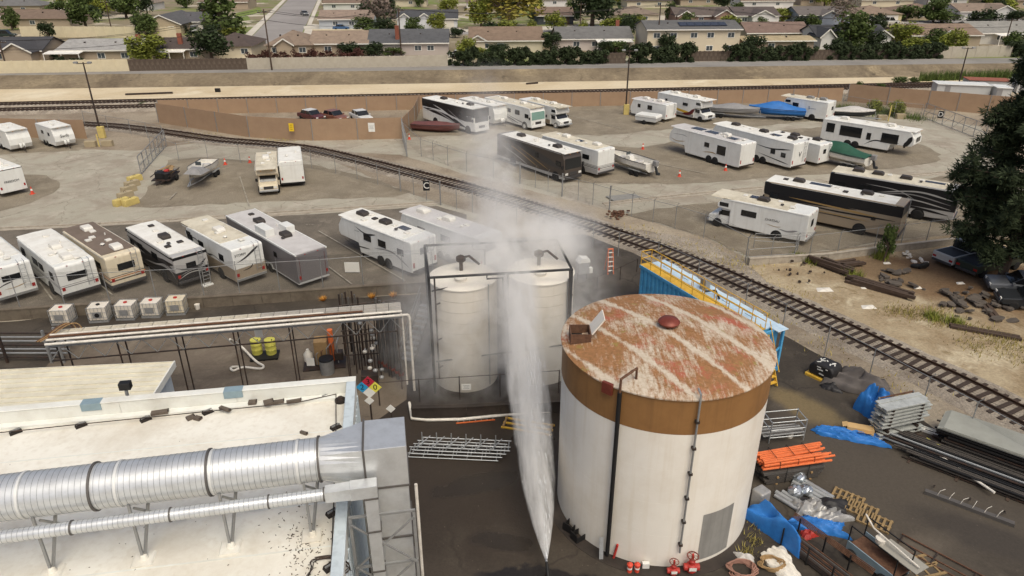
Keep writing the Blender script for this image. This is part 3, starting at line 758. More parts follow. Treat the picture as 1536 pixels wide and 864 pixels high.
# things lying on the roof
def roof_thing(name, label, cat, px, build, rz=0, z=RZ):
    o = thing(name, label, cat, P(*px, z), rz + BA); build(o); return o
def flood(o):
    ob('post', MB().box((0, 0, .35), (.09, .09, .7)), 'galv_dull', o); ob('lamp_head', MB().box((0, .05, .85), (.42, .3, .3)), 'black', o, bevel=.03)
    ob('bracket', MB().box((0, -.1, .3), (.4, .06, .06)), 'steel_dark', o)
roof_thing('floodlight', 'black floodlight on a short post at the roof parapet', 'lamp', (195, 607), flood, z=RZ + .1)
mat('black_block', (44, 38, 34), .9)
for px, l in (((24, 649), 'leftmost of the black cable support blocks'), ((122, 639), 'second black cable support block from the left edge'), ((219, 630), 'black cable support block below the parapet floodlight'), ((312, 619), 'black cable support block beside two tilted scraps'), ((489, 596), 'black cable support block near the far right roof corner'), ((504, 642), 'black cable support block above the big duct'), ((499, 771), 'black cable support block below the small duct end'), ((496, 852), 'black cable support block beside the coiled wires')):
    def blk(o):
        ob('foot', MB().prism([(-.2, 0), (.2, 0), (.16, .1), (-.16, .1)], -.12, .12), 'black_block', o); ob('strut', MB().box((0, 0, .12), (.32, .05, .05)), 'galv_dull', o)
    roof_thing('cable_support', l, 'support', px, blk, .6)
cab = [(-20, 651), (123, 636), (312, 617), (445, 604), (504, 591), (504, 640), (500, 770), (496, 870)]
tag(ob('conduit', MB().tube([P(*p, RZ + .16) for p in cab], .02), 'steel_dark'), 'thin dark conduit running along the white roof', 'conduit')
def scrap(w, l, h, m):
    def f(o): ob('sheet', MB().box((0, 0, h / 2), (w, l, h)), m, o); ob('edge_strip', MB().box((w / 2, 0, h), (.04, l * .8, .04)), 'steel_dark', o)
    return f
mat('scrap_grey', (96, 86, 76), .9, 0, .3, 6)
for px, l, w, d, rz in (((240, 620), 'dark torn roofing scrap near the parapet', .6, .22, .1), ((286, 628), 'left of two tilted dark roof scraps', .28, .22, .6), ((297, 629), 'right of two tilted dark roof scraps', .28, .2, -.5), ((338, 615), 'short grey pipe stub lying on the roof', .5, .14, -.6), ((403, 605), 'cluster of dark debris on the cable line', .35, .3, .3), ((418, 604), 'dark plank scrap beside the debris cluster', .4, .16, .1), ((441, 603), 'long dark plank on the roof near far corner', .55, .12, .15), ((379, 605), 'rounded grey scrap on the roof', .3, .24, 0), ((456, 651), 'small hooked scrap in middle of roof', .3, .1, -.6)):
    roof_thing('roof_scrap', l, 'debris', px, scrap(w, d, .1, 'scrap_grey'), rz, RZ + (.125 if px[1] < 622 else 0))
roof_thing('roof_drain', 'round dark roof drain in the far right roof corner', 'drain', (511, 602), lambda o: (ob('ring', MB().lathe([(.22, 0), (.22, .1), (.14, .14)], 16), 'black_block', o), ob('strainer', MB().lathe([(.13, .12), (.1, .2), (.02, .22)], 12), 'steel_dark', o)))
def coil_pts(r, n, zz, seed, turns=3.4):
    rr = random.Random(seed); return [(r * (1 + .25 * math.sin(k * .9 + seed)) * math.cos(k * turns * 6.28 / n) + rr.uniform(-.03, .03), r * .8 * math.sin(k * turns * 6.28 / n), zz + k * .002) for k in range(n)]
tag(ob('wire_coil', MB().tube(coil_pts(.55, 70, .05, 2), .015, 5), 'steel_dark', loc=P(490, 858, RZ)), 'loose coil of dark wires on the roof at bottom', 'wires')
tag(ob('wire_coil', MB().tube(coil_pts(.28, 40, .05, 4), .02, 5), 'white_pvc', loc=P(516, 586, RZ)), 'small pale cable coil in the far right roof corner', 'wires')
# fallen leaf litter
mb = MB(); rl = random.Random(5)
for k in range(170):
    a = P(rl.gauss(452, 22), rl.gauss(815, 30), RZ + .012); mb.box(a, (rl.uniform(.02, .1), rl.uniform(.01, .03), .01), rl.uniform(0, 3))
for k in range(40):
    a = P(rl.uniform(0, 480), rl.uniform(660, 860), RZ + .012); mb.box(a, (rl.uniform(.015, .05), rl.uniform(.01, .025), .008), rl.uniform(0, 3))
tag(stuff(ob('roof_litter', mb, 'scrap_grey')), 'scattered dark leaf litter on the white roof', 'litter')

# ---- big spiral duct ----
m = mat('duct_metal', (206, 208, 208), .36, .55, .05, 3, dirt=((176, 176, 174), .5, 2.5))
DR = .64
dz = 8.35
da, db = P(-40, 752, dz), P(482, 688, dz)
DAn = math.atan2(db.y - da.y, db.x - da.x)
duct = thing('spiral_duct', 'large silver spiral duct crossing the white roof', 'duct', Vector((db.x, db.y, RZ)), DAn)
DLen = (db - da).length + 6; h0 = dz - RZ
sp = MB().lathe([(DR, -DLen), (DR, -DLen / 2), (DR, 0)], 48)
sp.v = [(z, x, y + h0) for x, y, z in sp.v]
ob('duct_shell', sp, 'duct_metal', duct, smooth=True)
mat('duct_seam', (150, 152, 152), .5, .5, .05)
def seams_on(o, r, x0, x1, st, hh, n):
    q = MB(); x = x0
    while x < x1: q.lathe([(r - .002, x), (r + .005, x + .004), (r + .005, x + .012), (r - .002, x + .016)], n); x += st
    q.v = [(c, a, b + hh) for a, b, c in q.v]; ob('spiral_seams', q, 'duct_seam', o, smooth=True)
seams_on(duct, DR, -DLen + .1, -.05, .155, h0, 40)
mat('flange', (98, 94, 90), .6, .4, .1, 4)
def ring_at(x, w, r, m, nm):
    q = MB().lathe([(r - .05, x - w / 2), (r, x - w / 2), (r, x + w / 2), (r - .05, x + w / 2)], 40); q.v = [(c, a, b + h0) for a, b, c in q.v]; return ob(nm, q, m, duct, smooth=True)
u = Vector((math.cos(DAn), math.sin(DAn), 0))
def dloc(px, py=None):     # distance along the duct for a column of the photograph
    best = (1e9, 0)
    for k in range(-2000, 100):
        s = k * .01; q = Vector((db.x, db.y, dz)) + u * s; dd = q.y * CT - (q.z - CAM_H) * ST
        if dd <= 0.5: continue
        X = 768 + FPX * q.x / dd
        if abs(X - px) < best[0]: best = (abs(X - px), s)
    return best[1]
for px in (146, 317, 480): ring_at(dloc(px), .06, DR + .05, 'flange', 'flange')
mat('strap_white', (214, 214, 210), .5, .3, .05)
for px in (41, 184, 322, 449):
    ring_at(dloc(px), .07, DR + .02, 'strap_white', 'strap')
# supports
def support(px):
    s = dloc(px); o = duct
    for dx in (-.02, .0):
        pass
    ob('support_leg', MB().beam((s, -.55, h0 - .35), (s, -.62, .1), .07), 'galv_dull', o)
    ob('support_leg', MB().beam((s + .35, -.1, h0 - DR), (s + .05, -.6, .1), .07), 'galv_dull', o)
    ob('support_brace', MB().beam((s, -.3, h0 - DR - .05), (s + .9, .5, .4), .06), 'galv_dull', o)
    ob('support_foot', MB().prism([(s - .3, 0.004), (s + .3, 0.004), (s + .26, .05), (s - .26, .05)], -.9, -.35), 'roof_membrane', o)
    ob('support_boot', MB().lathe([(.13, .05), (.09, .18), (.06, .2)], 12, (s + .02, -.61)), 'roof_membrane', o)
for px in (55, 196, 330, 455): support(px)
# small duct below it
SZ = 7.9; hs = SZ - RZ
sa, sb = P(-40, 811, SZ), P(528, 736, SZ)
SAn = math.atan2(sb.y - sa.y, sb.x - sa.x)
sd_ = thing('spiral_duct', 'slim silver duct running in front of the large duct', 'duct', Vector((sb.x, sb.y, RZ)), SAn)
L0 = -(sb - sa).length - 5
q = MB().lathe([(.175, L0), (.175, L0 / 2), (.175, -.75)], 28); q.v = [(c, a, b + hs) for a, b, c in q.v]
ob('duct_shell', q, 'duct_metal', sd_, smooth=True); seams_on(sd_, .175, L0, -.8, .13, hs, 24)
for s_ in (-.78, -4.9, -2.3, -7.4):
    q = MB().lathe([(.15, s_ - .02), (.205, s_ - .02), (.205, s_ + .02), (.15, s_ + .02)], 24); q.v = [(c, a, b + hs) for a, b, c in q.v]; ob('flange', q, 'flange', sd_, smooth=True)
ob('transition', MB().add([(-.75, y * .175, hs + z * .175) for y, z in ((-1, -1), (1, -1), (1, 1), (-1, 1))] + [(-.05, y * .18, hs + z * .2) for y, z in ((-1, -1), (1, -1), (1, 1), (-1, 1))], [(3, 2, 1, 0), (4, 5, 6, 7), (0, 1, 5, 4), (1, 2, 6, 5), (2, 3, 7, 6), (3, 0, 4, 7)]), 'duct_metal', sd_)
ob('elbow_box', MB().b2(-.05, .72, -.2, .2, hs - .22, hs + .22), 'duct_metal', sd_, bevel=.015)
ob('drop_duct', MB().b2(.34, .7, -.2, .16, -RZ + .1, hs - .22), 'duct_metal', sd_)
for z in (hs - .25, .4, -1.2, -3.0): ob('joint_flange', MB().b2(.31, .73, -.23, .19, z, z + .05), 'flange', sd_)
# transition and vertical box duct
t0 = P(544, 676, 9.0); t1 = P(609, 669, 9.0); t2 = P(606, 632, 9.0)
bw = (t1 - t0).length; bd = (t2 - t1).length + .25; bA = math.atan2((t1 - t0).y, (t1 - t0).x)
bx = thing('box_duct', 'square galvanised duct dropping down the building side', 'duct', Vector((t0.x, t0.y, 0)), bA)
ob('top_box', MB().b2(0, bw, 0, bd, 7.6, 9.0), 'duct_metal', bx, bevel=.015)
for k, (z0, z1) in enumerate(((5.6, 7.56), (3.6, 5.56), (1.7, 3.56), (0.05, 1.66))):
    ob('duct_section', MB().b2(.02, bw - .02, .02, bd - .02, z0, z1), 'duct_metal', bx)
for z in (7.58, 5.58, 3.58, 1.68): ob('joint_flange', MB().b2(-.03, bw + .03, -.03, bd + .03, z - .03, z + .03), 'flange', bx)
ob('joint_flange', MB().b2(-.03, .03, -.03, bd + .03, 7.55, 9.04), 'flange', bx)
# round-to-square transition
du = Matrix.Rotation(-bA, 4, 'Z') @ (Vector((db.x, db.y, 0)) - Vector((t0.x, t0.y, 0)))
n = 32; vs = []; fs = []
rel = DAn - bA
for k in range(n):
    a = 2 * math.pi * k / n; y, z = math.cos(a) * DR, math.sin(a) * DR
    vs.append((du.x - y * math.sin(rel), du.y + y * math.cos(rel), dz + z))
for k in range(n):
    a = 2 * math.pi * k / n; c, s_ = math.cos(a), math.sin(a); mxx = max(abs(c), abs(s_))
    vs.append((-.03, bd / 2 + c / mxx * bd / 2 * .98, 8.3 + s_ / mxx * .68))
for k in range(n): fs.append((k, (k + 1) % n, n + (k + 1) % n, n + k))
ob('transition', MB().add(vs, fs), 'duct_metal', bx)
# steel frame round the drop
fr = MB()
for x in (-.55, bw + .08):
    ob('frame_post', MB().beam((x, -.35, 0), (x, -.35, 6.9), .09), 'galv_dull', bx)
for z in (6.9, 4.9, 3.2, 1.2): ob('frame_rail', MB().beam((-.6, -.36, z), (bw + .12, -.36, z), .07), 'galv_dull', bx)
for z in (4.9, 3.2, 1.2):
    ob('frame_brace', MB().beam((-.55, -.42, z), (bw + .08, -.42, z + 1.8), .05), 'galv_dull', bx)
    ob('frame_brace', MB().beam((bw + .08, -.44, z), (-.55, -.44, z + 1.8), .05), 'galv_dull', bx)
ob('frame_post', MB().cyl((bw + .2, .3, 0), (bw + .2, .3, 7.3), .05, 8), 'white_pvc', bx)
tag(ob('standpipe', MB().cyl((0, 0, 0), (0, 0, 6.4), .06, 10), 'white_pvc', loc=P(549, 770, 5.5) - Vector((0, 0, 5.5))), 'cream standpipe beside the building wall and frame', 'pipe')

# ---- low shed behind the parapet ----
sh0, sh1, sh2 = P(-120, 559, 4.4), P(257, 541, 4.4), P(236, 592, 4.4)
uu = (sh1 - sh0).normalized(); vv = Vector((uu.y, -uu.x, 0))
shed = thing('low_shed', 'low shed with cream corrugated metal roof behind the parapet', 'building', Vector((sh1.x, sh1.y, 0)), math.atan2(uu.y, uu.x))
ob('wall', MB().b2(-16, -.15, -4.6, -.1, 0, 4.2), 'wall_blue', shed)
k = 0; y = 0
while y > -4.8:
    ob('roof_panel', MB().prism([(-17, 4.28), (.1, 4.28), (.1, 4.32), (-17, 4.32)], y - .78, y), 'shed_cream', shed)
    ob('panel_rib', MB().b2(-17, .1, y - .06, y + .0, 4.318, 4.37), 'shed_cream', shed)
    ob('panel_rib', MB().b2(-17, .1, y - .42, y - .37, 4.318, 4.36), 'shed_cream', shed)
    y -= .8
ob('fascia', MB().b2(.1, .16, -4.8, .02, 4.05, 4.38), 'parapet_white', shed)

# ---- long canopy with pipes ----
cz = 4.8
c0, c1, c2, c3 = P(70, 514, cz), P(603, 470, cz), P(575, 458, cz), P(95, 491, cz)
uu = (c1 - c0); CLn = uu.length; cA = math.atan2(uu.y, uu.x)
cw = 1.12
can = thing('pipe_canopy', 'long narrow canopy of pale deck panels with white pipes along its edge', 'canopy', Vector((c0.x, c0.y, 0)), cA)
mat('deck', (196, 188, 170), .7, .1, .06, 1.5, dirt=((160, 150, 132), .6, 1.5))
mat('deck_grey', (170, 164, 154), .7, .1, .08, 1.5, dirt=((140, 134, 126), .6, 1.5))
npan = 26
pme = mesh('deck_panel', MB().b2(0, CLn / npan - .03, 0, cw, 0, .05).b2(0.02, CLn / npan - .05, .3, .34, .05, .08).b2(0.02, CLn / npan - .05, .6, .64, .05, .08).b2(0.02, CLn / npan - .05, .9, .94, .05, .08), 'deck')
pmg = pme.copy(); pmg.materials.clear(); pmg.materials.append(MATS['deck_grey'])
for k in range(npan): link('deck_panel', pme if k < 15 else pmg, can, (k * CLn / npan, .12, cz))
for y, z, r, mm, nm, x1 in ((.02, cz + .12, .06, 'white_pvc', 'pipe', CLn), (-.2, cz + .0, .07, 'white_pvc', 'pipe', CLn + .3), (.3, cz + .15, .06, 'rust', 'pipe', CLn - 2), (.5, cz + .15, .05, 'white_pvc', 'pipe', CLn - 4)):
    ob(nm, MB().cyl((0, y, z), (x1, y, z), r, 10), mm, can, smooth=True)
ob('down_pipe', MB().tube([(CLn + .3, -.2, cz), (CLn + .36, -.2, cz - .15), (CLn + .36, -.2, .1)], .07, 10), 'white_pvc', can, smooth=True)
ob('down_pipe', MB().tube([(CLn - .05, .02, cz), (CLn, .02, cz - .15), (CLn, .02, .4)], .05, 10), 'white_pvc', can, smooth=True)
for k in range(7):
    x = .3 + k * (CLn - .6) / 6
    for y in (.15, cw): ob('column', MB().beam((x, y, 0), (x, y, cz - .02), .06), 'steel_dark', can)
for y in (-.05,):
    ob('truss_chord', MB().beam((0, y, cz - .2), (CLn, y, cz - .2), .07), 'galv_dull', can); ob('truss_chord', MB().beam((0, y, cz - 1.0), (CLn - .3, y, cz - 1.0), .06), 'steel_dark', can)
    for k in range(14):
        x = k * CLn / 14; ob('truss_web', MB().beam((x, y, cz - 1.0), (x + CLn / 28, y, cz - .2), .03), 'galv_dull', can); ob('truss_web', MB().beam((x + CLn / 28, y, cz - .2), (x + CLn / 14, y, cz - 1.0), .03), 'galv_dull', can)
# ground pipe joined to the down pipe
tag(ob('ground_pipe', MB().tube([P(614, 604, .25), P(618, 628, .15), P(640, 630, .12), P(690, 629, .12), P(762, 622, .12), P(852, 615, .12)], .08, 8), 'white_pvc', smooth=True), 'white pipe lying along the foot of the containment wall', 'pipe')
# ---- vertical pipe bundle ----
mat('pipe_grey', (96, 92, 88), .6, .3, .12, 3)
pb = thing('pipe_manifold', 'dense bundle of dark upright pipes beside the canopy end', 'pipework', P(560, 580), cA)
rp = random.Random(9)
base = P(560, 580)
def pl(px, py): v = Matrix.Rotation(-cA, 4, 'Z') @ (P(px, py) - base); return v
for k, (x, y0) in enumerate([(573, 556), (579, 560), (585, 563), (591, 566), (597, 570), (603, 574)]):
    q = pl(x, y0); ob('pipe', MB().cyl((q.x, q.y, .1), (q.x, q.y + .15, 4.6), .085, 10), 'pipe_grey', pb, smooth=True)
    ob('flange', MB().cyl((q.x, q.y, .5), (q.x, q.y, .62), .15, 10), 'rust_cap', pb)
for k in range(7):
    q = pl(520 + k * 4.5, 545 + rp.uniform(-6, 6)); ob('pipe', MB().cyl((q.x, q.y, .6), (q.x, q.y, 4.5), .05, 8), 'pipe_grey' if k % 2 else 'steel_dark', pb, smooth=True)
for k in range(18):
    q = pl(532 + k * 4, 560 + rp.uniform(-14, 10)); ob('pipe', MB().cyl((q.x, q.y, 0), (q.x, q.y, rp.uniform(2.5, 4.7)), .035, 6), 'steel_dark', pb)
for z in (.9, 1.7, 2.5, 3.3, 4.1):
    a, b = pl(518, 552), pl(606, 575); ob('cross_pipe', MB().cyl((a.x, a.y - .1, z), (b.x, a.y - .1 + rp.uniform(-.2, .2), z), .04, 6), 'steel_dark', pb)
for k in range(16):
    q = pl(rp.uniform(545, 575), rp.uniform(545, 590)); ob('valve', MB().lathe([(.05, 0), (.13, .04), (.13, .12), (.04, .18)], 10, (q.x, q.y)), 'galv_dull' if k % 3 else 'white_pvc', pb, loc=(0, 0, rp.uniform(.6, 3.6)))
ob('pump_box', MB().b2(-.6, .3, -.3, .4, 0, .9), 'steel_dark', pb, bevel=.03)
# stair beside the misted tank
st = thing('steel_stair', 'steel stair with handrails left of the misted tanks', 'stairs', P(612, 545), R(70))
for k in range(11): ob('tread', MB().box((k * .27, 0, .3 + k * .22), (.26, .8, .04)), 'galv_dull', st)
for y in (-.42, .42):
    ob('stringer', MB().beam((-.1, y, .2), (2.9, y, 2.65), .05, .2), 'steel_dark', st)
    for z in (.6, 1.0): ob('handrail', MB().cyl((-.1, y, .2 + z), (2.9, y, 2.65 + z), .025, 6), 'galv_dull', st)
    for k in range(4): ob('baluster', MB().cyl((k * .9, y, .3 + k * .74), (k * .9, y, 1.35 + k * .74), .022, 6), 'galv_dull', st)
# ---- left side steel frame ----
lf = thing('pipe_rack_stand', 'dark steel posts and grey pipes at the left edge behind the shed', 'framework', P(30, 545))
for dx, hgt in ((-2.4, 3.3), (-1.5, 3.2), (-.7, 3.1), (1.9, 2.2), (2.6, 2.4)): ob('post', MB().beam((dx, 0, 0), (dx, 0, hgt), .12), 'steel_dark' if dx < 0 else 'galv_dull', lf)
for k in range(7): ob('rail_pipe', MB().cyl((-3, .2 + k * .3, .3 + k * .1), (2.6, .2 + k * .3, .3 + k * .1), .06, 8), 'galv_dull' if k % 3 else 'pipe_grey_' if 0 else 'steel_dark', lf)
for k in range(3): ob('brace', MB().beam((1.9, .1, .3 + k * .6), (2.6, .1, .9 + k * .6), .05), 'galv_dull', lf)
hs = thing('hose_bundle', 'bundle of tan hoses looping down over the canopy end', 'hoses', P(85, 508, 4.6))
for k in range(4): ob('hose', MB().tube(smooth_line([(-.7 + k * .07, -.5, .1), (-.3 + k * .09, -.1, .3), (.1 + k * .12, .4, .55), (.45 + k * .14, .6, .5), (.6 + k * .14, .7, -.3)], .12), .028, 6), 'wood' if k % 2 else 'rust', hs, smooth=True)

# ---- misted tanks ----
mat('mist_tank', (190, 184, 173), .6, 0, .03, .6, dirt=((186, 178, 164), .5, .6), streak=((176, 166, 150), .4))
mat('mist_top', (216, 210, 198), .6, 0, .03, .6)
for i, (c, lab) in enumerate((((-2.62, 34.4), 'left pale banded tank inside the mist'), ((1.56, 35.1), 'right pale banded tank hit by the water jet'))):
    o = thing('mist_tank', lab, 'tank', (*c, 0), 0, 'pale tanks inside the spray frame')
    ob('shell', MB().lathe([(1.8, .02), (1.8, 6.15), (1.76, 6.2)], 56), 'mist_tank', o, smooth=True)
    ob('top', MB().lathe([(1.84, 6.16), (1.84, 6.22), (1.2, 6.36), (.05, 6.45)], 56), 'mist_top', o, smooth=True)
    for k in range(9): ob('hoop', MB().lathe([(1.8, .55 + k * .62), (1.808, .56 + k * .62), (1.808, .58 + k * .62), (1.8, .6 + k * .62)], 56), 'mist_tank', o, smooth=True)
    ob('manway', MB().lathe([(.3, 6.3), (.3, 6.5), (.33, 6.5), (.33, 6.56), (.02, 6.57)], 20, (-.05, -.85)), 'mist_top', o, smooth=True)
    ob('valve_riser', MB().cyl((-.1, .3, 6.3), (-.1, .3, 7.0), .1, 10), 'steel_dark', o)
    ob('valve_body', MB().lathe([(.12, 6.9), (.26, 7.0), (.26, 7.2), (.1, 7.3)], 12, (-.1, .3)), 'steel_dark', o)
    ob('vent_pipe', MB().tube([(-.1, .3, 7.15), (.35, .2, 7.3), (.9, .0, 6.9)], .07, 8), 'steel_dark', o)
    ob('level_pipe', MB().cyl((1.4, -1.2, .2), (1.4, -1.2, 6.3), .035, 6), 'galv_dull', o)
fp = thing('spray_frame', 'rectangular frame of black sprinkler pipes round two tanks', 'pipework', (-4.3, 32.6, 0))
fz = 7.0
A_, B_, C_, D_ = Vector((.1, -.1, fz)), Vector((7.4, .93, fz)), Vector((6.84, 5.03, fz)), Vector((-.58, 4.2, fz))
for a, b, nm in ((A_, B_, 'header'), (B_, C_, 'header'), (C_, D_, 'header'), (D_, A_, 'header')): ob(nm, MB().cyl(a, b, .07, 8), 'black', fp, smooth=True)
for a in (A_, B_, C_, D_): ob('post', MB().cyl((a.x, a.y, 0), a, .07, 8), 'black', fp, smooth=True)
e0 = A_ + Vector((.15, .15, 0))
for t in (.02, .53, .97):
    p_ = A_.lerp(B_, t) + Vector((.12, .12, 0)); ob('dropper', MB().cyl((p_.x, p_.y, .9), (p_.x, p_.y, fz), .045, 8), 'steel_dark', fp)
    for z in (5.4, 3.3, 1.6): ob('nozzle', MB().cyl((p_.x, p_.y, z), (p_.x + .2, p_.y + .2, z), .05, 6), 'steel_dark', fp)
ob('offset_loop', MB().tube([A_.lerp(B_, .40), A_.lerp(B_, .40) + Vector((0, 0, -.25)), A_.lerp(B_, .51) + Vector((0, 0, -.25)), A_.lerp(B_, .51) + Vector((0, .1, -1.5))], .05, 6), 'black', fp)
ob('offset_loop', MB().tube([D_.lerp(C_, .36), D_.lerp(C_, .36) + Vector((0, 0, -.35)), D_.lerp(C_, .45) + Vector((0, 0, -.4)), D_.lerp(C_, .45) + Vector((0, 0, -1.6))], .045, 6), 'black', fp)
for z in (1.9, 2.0): pass
ob('mid_header', MB().cyl((A_.x + .15, A_.y + .12, 2.0), (B_.x, B_.y, 2.55), .04, 8), 'black', fp)
ob('mid_header', MB().cyl((A_.x + .1, A_.y + .1, 6.2), (A_.x + 2.6, A_.y + 1.2, 6.3), .04, 8), 'black', fp)
# pipe fence with notice in front of the tanks
chain_fence('thin dark pipe fence in front of the misted tanks', [(530, 612), (570, 609), (630, 604), (690, 600), (750, 596), (838, 590)], 1.5, (), False, fabric=False, postmat='steel_dark', post=.035, name='pipe_fence')
hang_sign('notice_sign', 'white notice board on the pipe fence below the left misted tank', (700, 575), 1.1, .5, .36, 0, 'sign_white', ['======', '=====', '======'], .09)
# hazard diamond
hz_ = thing('hazard_diamond', 'hazard diamond sign with blue 2, red 3 and yellow 0', 'sign', P(553, 581, 2.6))
mat('dia_red', (176, 44, 62), .5); mat('dia_blue', (52, 150, 196), .5); mat('dia_yel', (226, 216, 90), .5)
s = .32
for (cx, cz_), mm in (((0, s), 'dia_red'), ((-s, 0), 'dia_blue'), ((s, 0), 'dia_yel'), ((0, -s), 'sign_white')):
    ob('field', MB().prism([(cx - s + .01, cz_), (cx, cz_ - s + .01), (cx + s - .01, cz_), (cx, cz_ + s - .01)], 0, .02), mm, hz_)
for t, x, z in (('3', 0, s), ('2', -s, 0), ('0', s, 0)): letters(t, .42, 'black', hz_, (x, -.006, z), (R(90), 0, 0), .003)
ob('post', MB().cyl((0, .05, -2.6), (0, .05, .3), .03, 6), 'steel_dark', hz_)
for px, z, l in (((554, 601), 1.9, 'round pale notice below the hazard diamond'), ((586, 613), 1.3, 'small white diamond notice right of the hazard sign')):
    o = thing('notice_sign', l, 'sign', P(*px, z)); ob('plate', MB().box((0, 0, 0), (.34, .02, .34), M=Matrix.Rotation(R(45), 4, 'Y')), 'sign_white', o); ob('post', MB().cyl((0, .03, -z), (0, .03, 0), .025, 6), 'steel_dark', o)
hang_sign('notice_sign', 'white square sign hanging from the canopy truss above the drums', (391, 495), 3.4, .42, .5, 0, 'sign_white')
hang_sign('notice_sign', 'white sign beside the orange machine in the process yard', (468, 538), 1.0, .45, .5, 0, 'sign_white')
# drums, machine, hose in the yard behind the building
mat('drum_yellow', (196, 190, 88), .6, 0, .06, 3, dirt=((150, 140, 70), .4, 3))
pal = thing('drum_pallet', 'black spill pallet under two yellow drums', 'pallet', P(398, 536), cA)
ob('deck', MB().b2(-.8, .8, -.5, .5, .08, .16), 'black', pal)
for x in (-.7, 0, .7): ob('runner', MB().b2(x - .06, x + .06, -.5, .5, 0, .078), 'black', pal)
for px, l in ((387, 'left yellow drum on the black spill pallet'), (408, 'right yellow drum on the black spill pallet')):
    q = P(px, 533); o = thing('drum', l, 'drum', (q.x, q.y, .165))
    ob('body', MB().lathe([(.3, 0), (.31, .28), (.32, .3), (.31, .32), (.31, .6), (.32, .62), (.31, .64), (.3, .9)], 24), 'drum_yellow', o, smooth=True)
    ob('lid', MB().lathe([(.31, .885), (.31, .93), (.27, .93), (.26, .91), (.02, .91)], 24), 'drum_yellow', o, smooth=True)
    ob('bung', MB().cyl((.15, -.05, .9), (.15, -.05, .95), .04, 10), 'black', o)
tag(ob('white_hose', MB().tube(smooth_line([P(345, 509, 1.6), P(362, 520, .5), P(383, 541, .15), P(395, 549, .12), P(390, 553, .12), P(365, 551, .12), P(350, 556, .12), P(347, 551, .12), P(360, 550, .13)], .1), .07, 8), 'white_pvc', smooth=True), 'thick white hose looping across the process yard floor', 'hose')
mc = thing('dosing_machine', 'orange and brown pump unit with white bottle in the process yard', 'machine', P(488, 545), cA)
ob('cabinet', MB().b2(-.5, .25, -.3, .5, .1, 1.6), 'wood', mc, bevel=.03); ob('column', MB().cyl((.45, .2, 0), (.45, .2, 2.1), .16, 14), 'orange_plastic', mc, smooth=True)
ob('bottle', MB().lathe([(.25, .3), (.26, .75), (.1, .95), (.08, 1.05)], 16, (-.9, 0)), 'white_pvc', mc, smooth=True); ob('grey_bin', MB().lathe([(.38, 0), (.42, .9), (.36, .92)], 18, (.2, -1.1)), 'galv_dull', mc, smooth=True)
ob('bin_lid', MB().lathe([(.43, .92), (.4, 1.0), (.05, 1.05)], 18, (.2, -1.1)), 'black', mc, smooth=True); ob('motor', MB().b2(.6, 1.1, -.5, 0, .4, .9), 'steel_dark', mc, bevel=.05); ob('skid', MB().b2(-1.2, 1.2, -.8, .7, .02, .09), 'steel_dark', mc)
for k in range(5): ob('pipe', MB().tube([(-.4 + k * .3, -.4, .2), (-.4 + k * .3, -.4, .9 + .15 * k), (.1 + k * .2, .2, 1.0 + .15 * k)], .035, 6), 'rust' if k % 2 else 'galv_dull', mc)

# ---- blue frac tank with yellow walkway ----
f0, f1 = P(961, 397, 2.9), P(1130, 498, 2.9); fA = math.atan2((f1 - f0).y, (f1 - f0).x); FL = (f1 - f0).length
ft = thing('frac_tank', 'long blue ribbed steel tank with yellow walkway behind the rusty tank', 'tank', Vector((f0.x, f0.y, 0)), fA)
mat('frac_top', (190, 208, 220), .55, 0, .06, 2, dirt=((120, 170, 205), .5, 1.5))
FW = 2.0
ob('body', MB().b2(0, FL, .05, FW - .05, .35, 2.82), 'blue_paint', ft)
for k in range(int(FL / .42)): ob('rib', MB().prism([(k * .42 + .08, .4), (k * .42 + .3, .4), (k * .42 + .3, 2.75), (k * .42 + .08, 2.75)], -.03, .06), 'blue_paint', ft, bevel=.02)
ob('top_deck', MB().b2(0, FL, .9, FW, 2.825, 2.87), 'frac_top', ft)
ob('walkway', MB().b2(-.1, FL, .0, .85, 2.825, 2.9), 'yellow_paint', ft)
ob('edge_beam', MB().b2(-.02, FL + .02, -.06, -.001, 2.7, 2.9), 'blue_paint', ft)
for y in (.02, .86):
    x0 = 0 if y < .5 else 0
    for k in range(11): ob('rail_post', MB().cyl((k * FL / 10, y, 2.85), (k * FL / 10, y, 3.85), .025, 6), 'yellow_paint', ft)
    for z in (3.35, 3.85): ob('handrail', MB().cyl((0, y, z), (FL, y, z), .028, 6), 'yellow_paint', ft)
for z in (3.35, 3.85): ob('handrail', MB().cyl((0, .02, z), (0, .86, z), .028, 6), 'yellow_paint', ft)
for k in range(6): ob('hatch', MB().b2(.8 + k * 1.9, 1.5 + k * 1.9, 1.2, 2.0, 2.87, 2.93), 'frac_top', ft, bevel=.02)
ob('control_box', MB().b2(4.6, 5.1, 1.1, 1.5, 2.87, 3.6), 'galv_dull', ft, bevel=.02); ob('black_hose', MB().tube([(5.2, 1.0, 2.95), (5.8, 1.3, 3.2), (6.4, 1.1, 2.95)], .06), 'black', ft)
ob('end_frame', MB().beam((FL + .3, 0, 0), (FL + .3, 0, 2.8), .14).beam((FL + .3, FW, 0), (FL + .3, FW, 2.8), .14).beam((FL + .3, 0, 2.8), (FL + .3, FW, 2.8), .14).beam((FL + .3, 0, .2), (FL + .3, FW, .2), .14).beam((FL, 0, 2.8), (FL + .3, 0, 2.8), .12).beam((FL, FW, 2.8), (FL + .3, FW, 2.8), .12).beam((FL + .3, 0, .2), (FL + .3, FW, 1.6), .08), 'blue_paint', ft)
for k in range(8): ob('stair_tread', MB().b2(FL + .5 + k * .13, FL + .7 + k * .13, 0, .7, 2.55 - k * .32, 2.6 - k * .32), 'yellow_paint', ft)
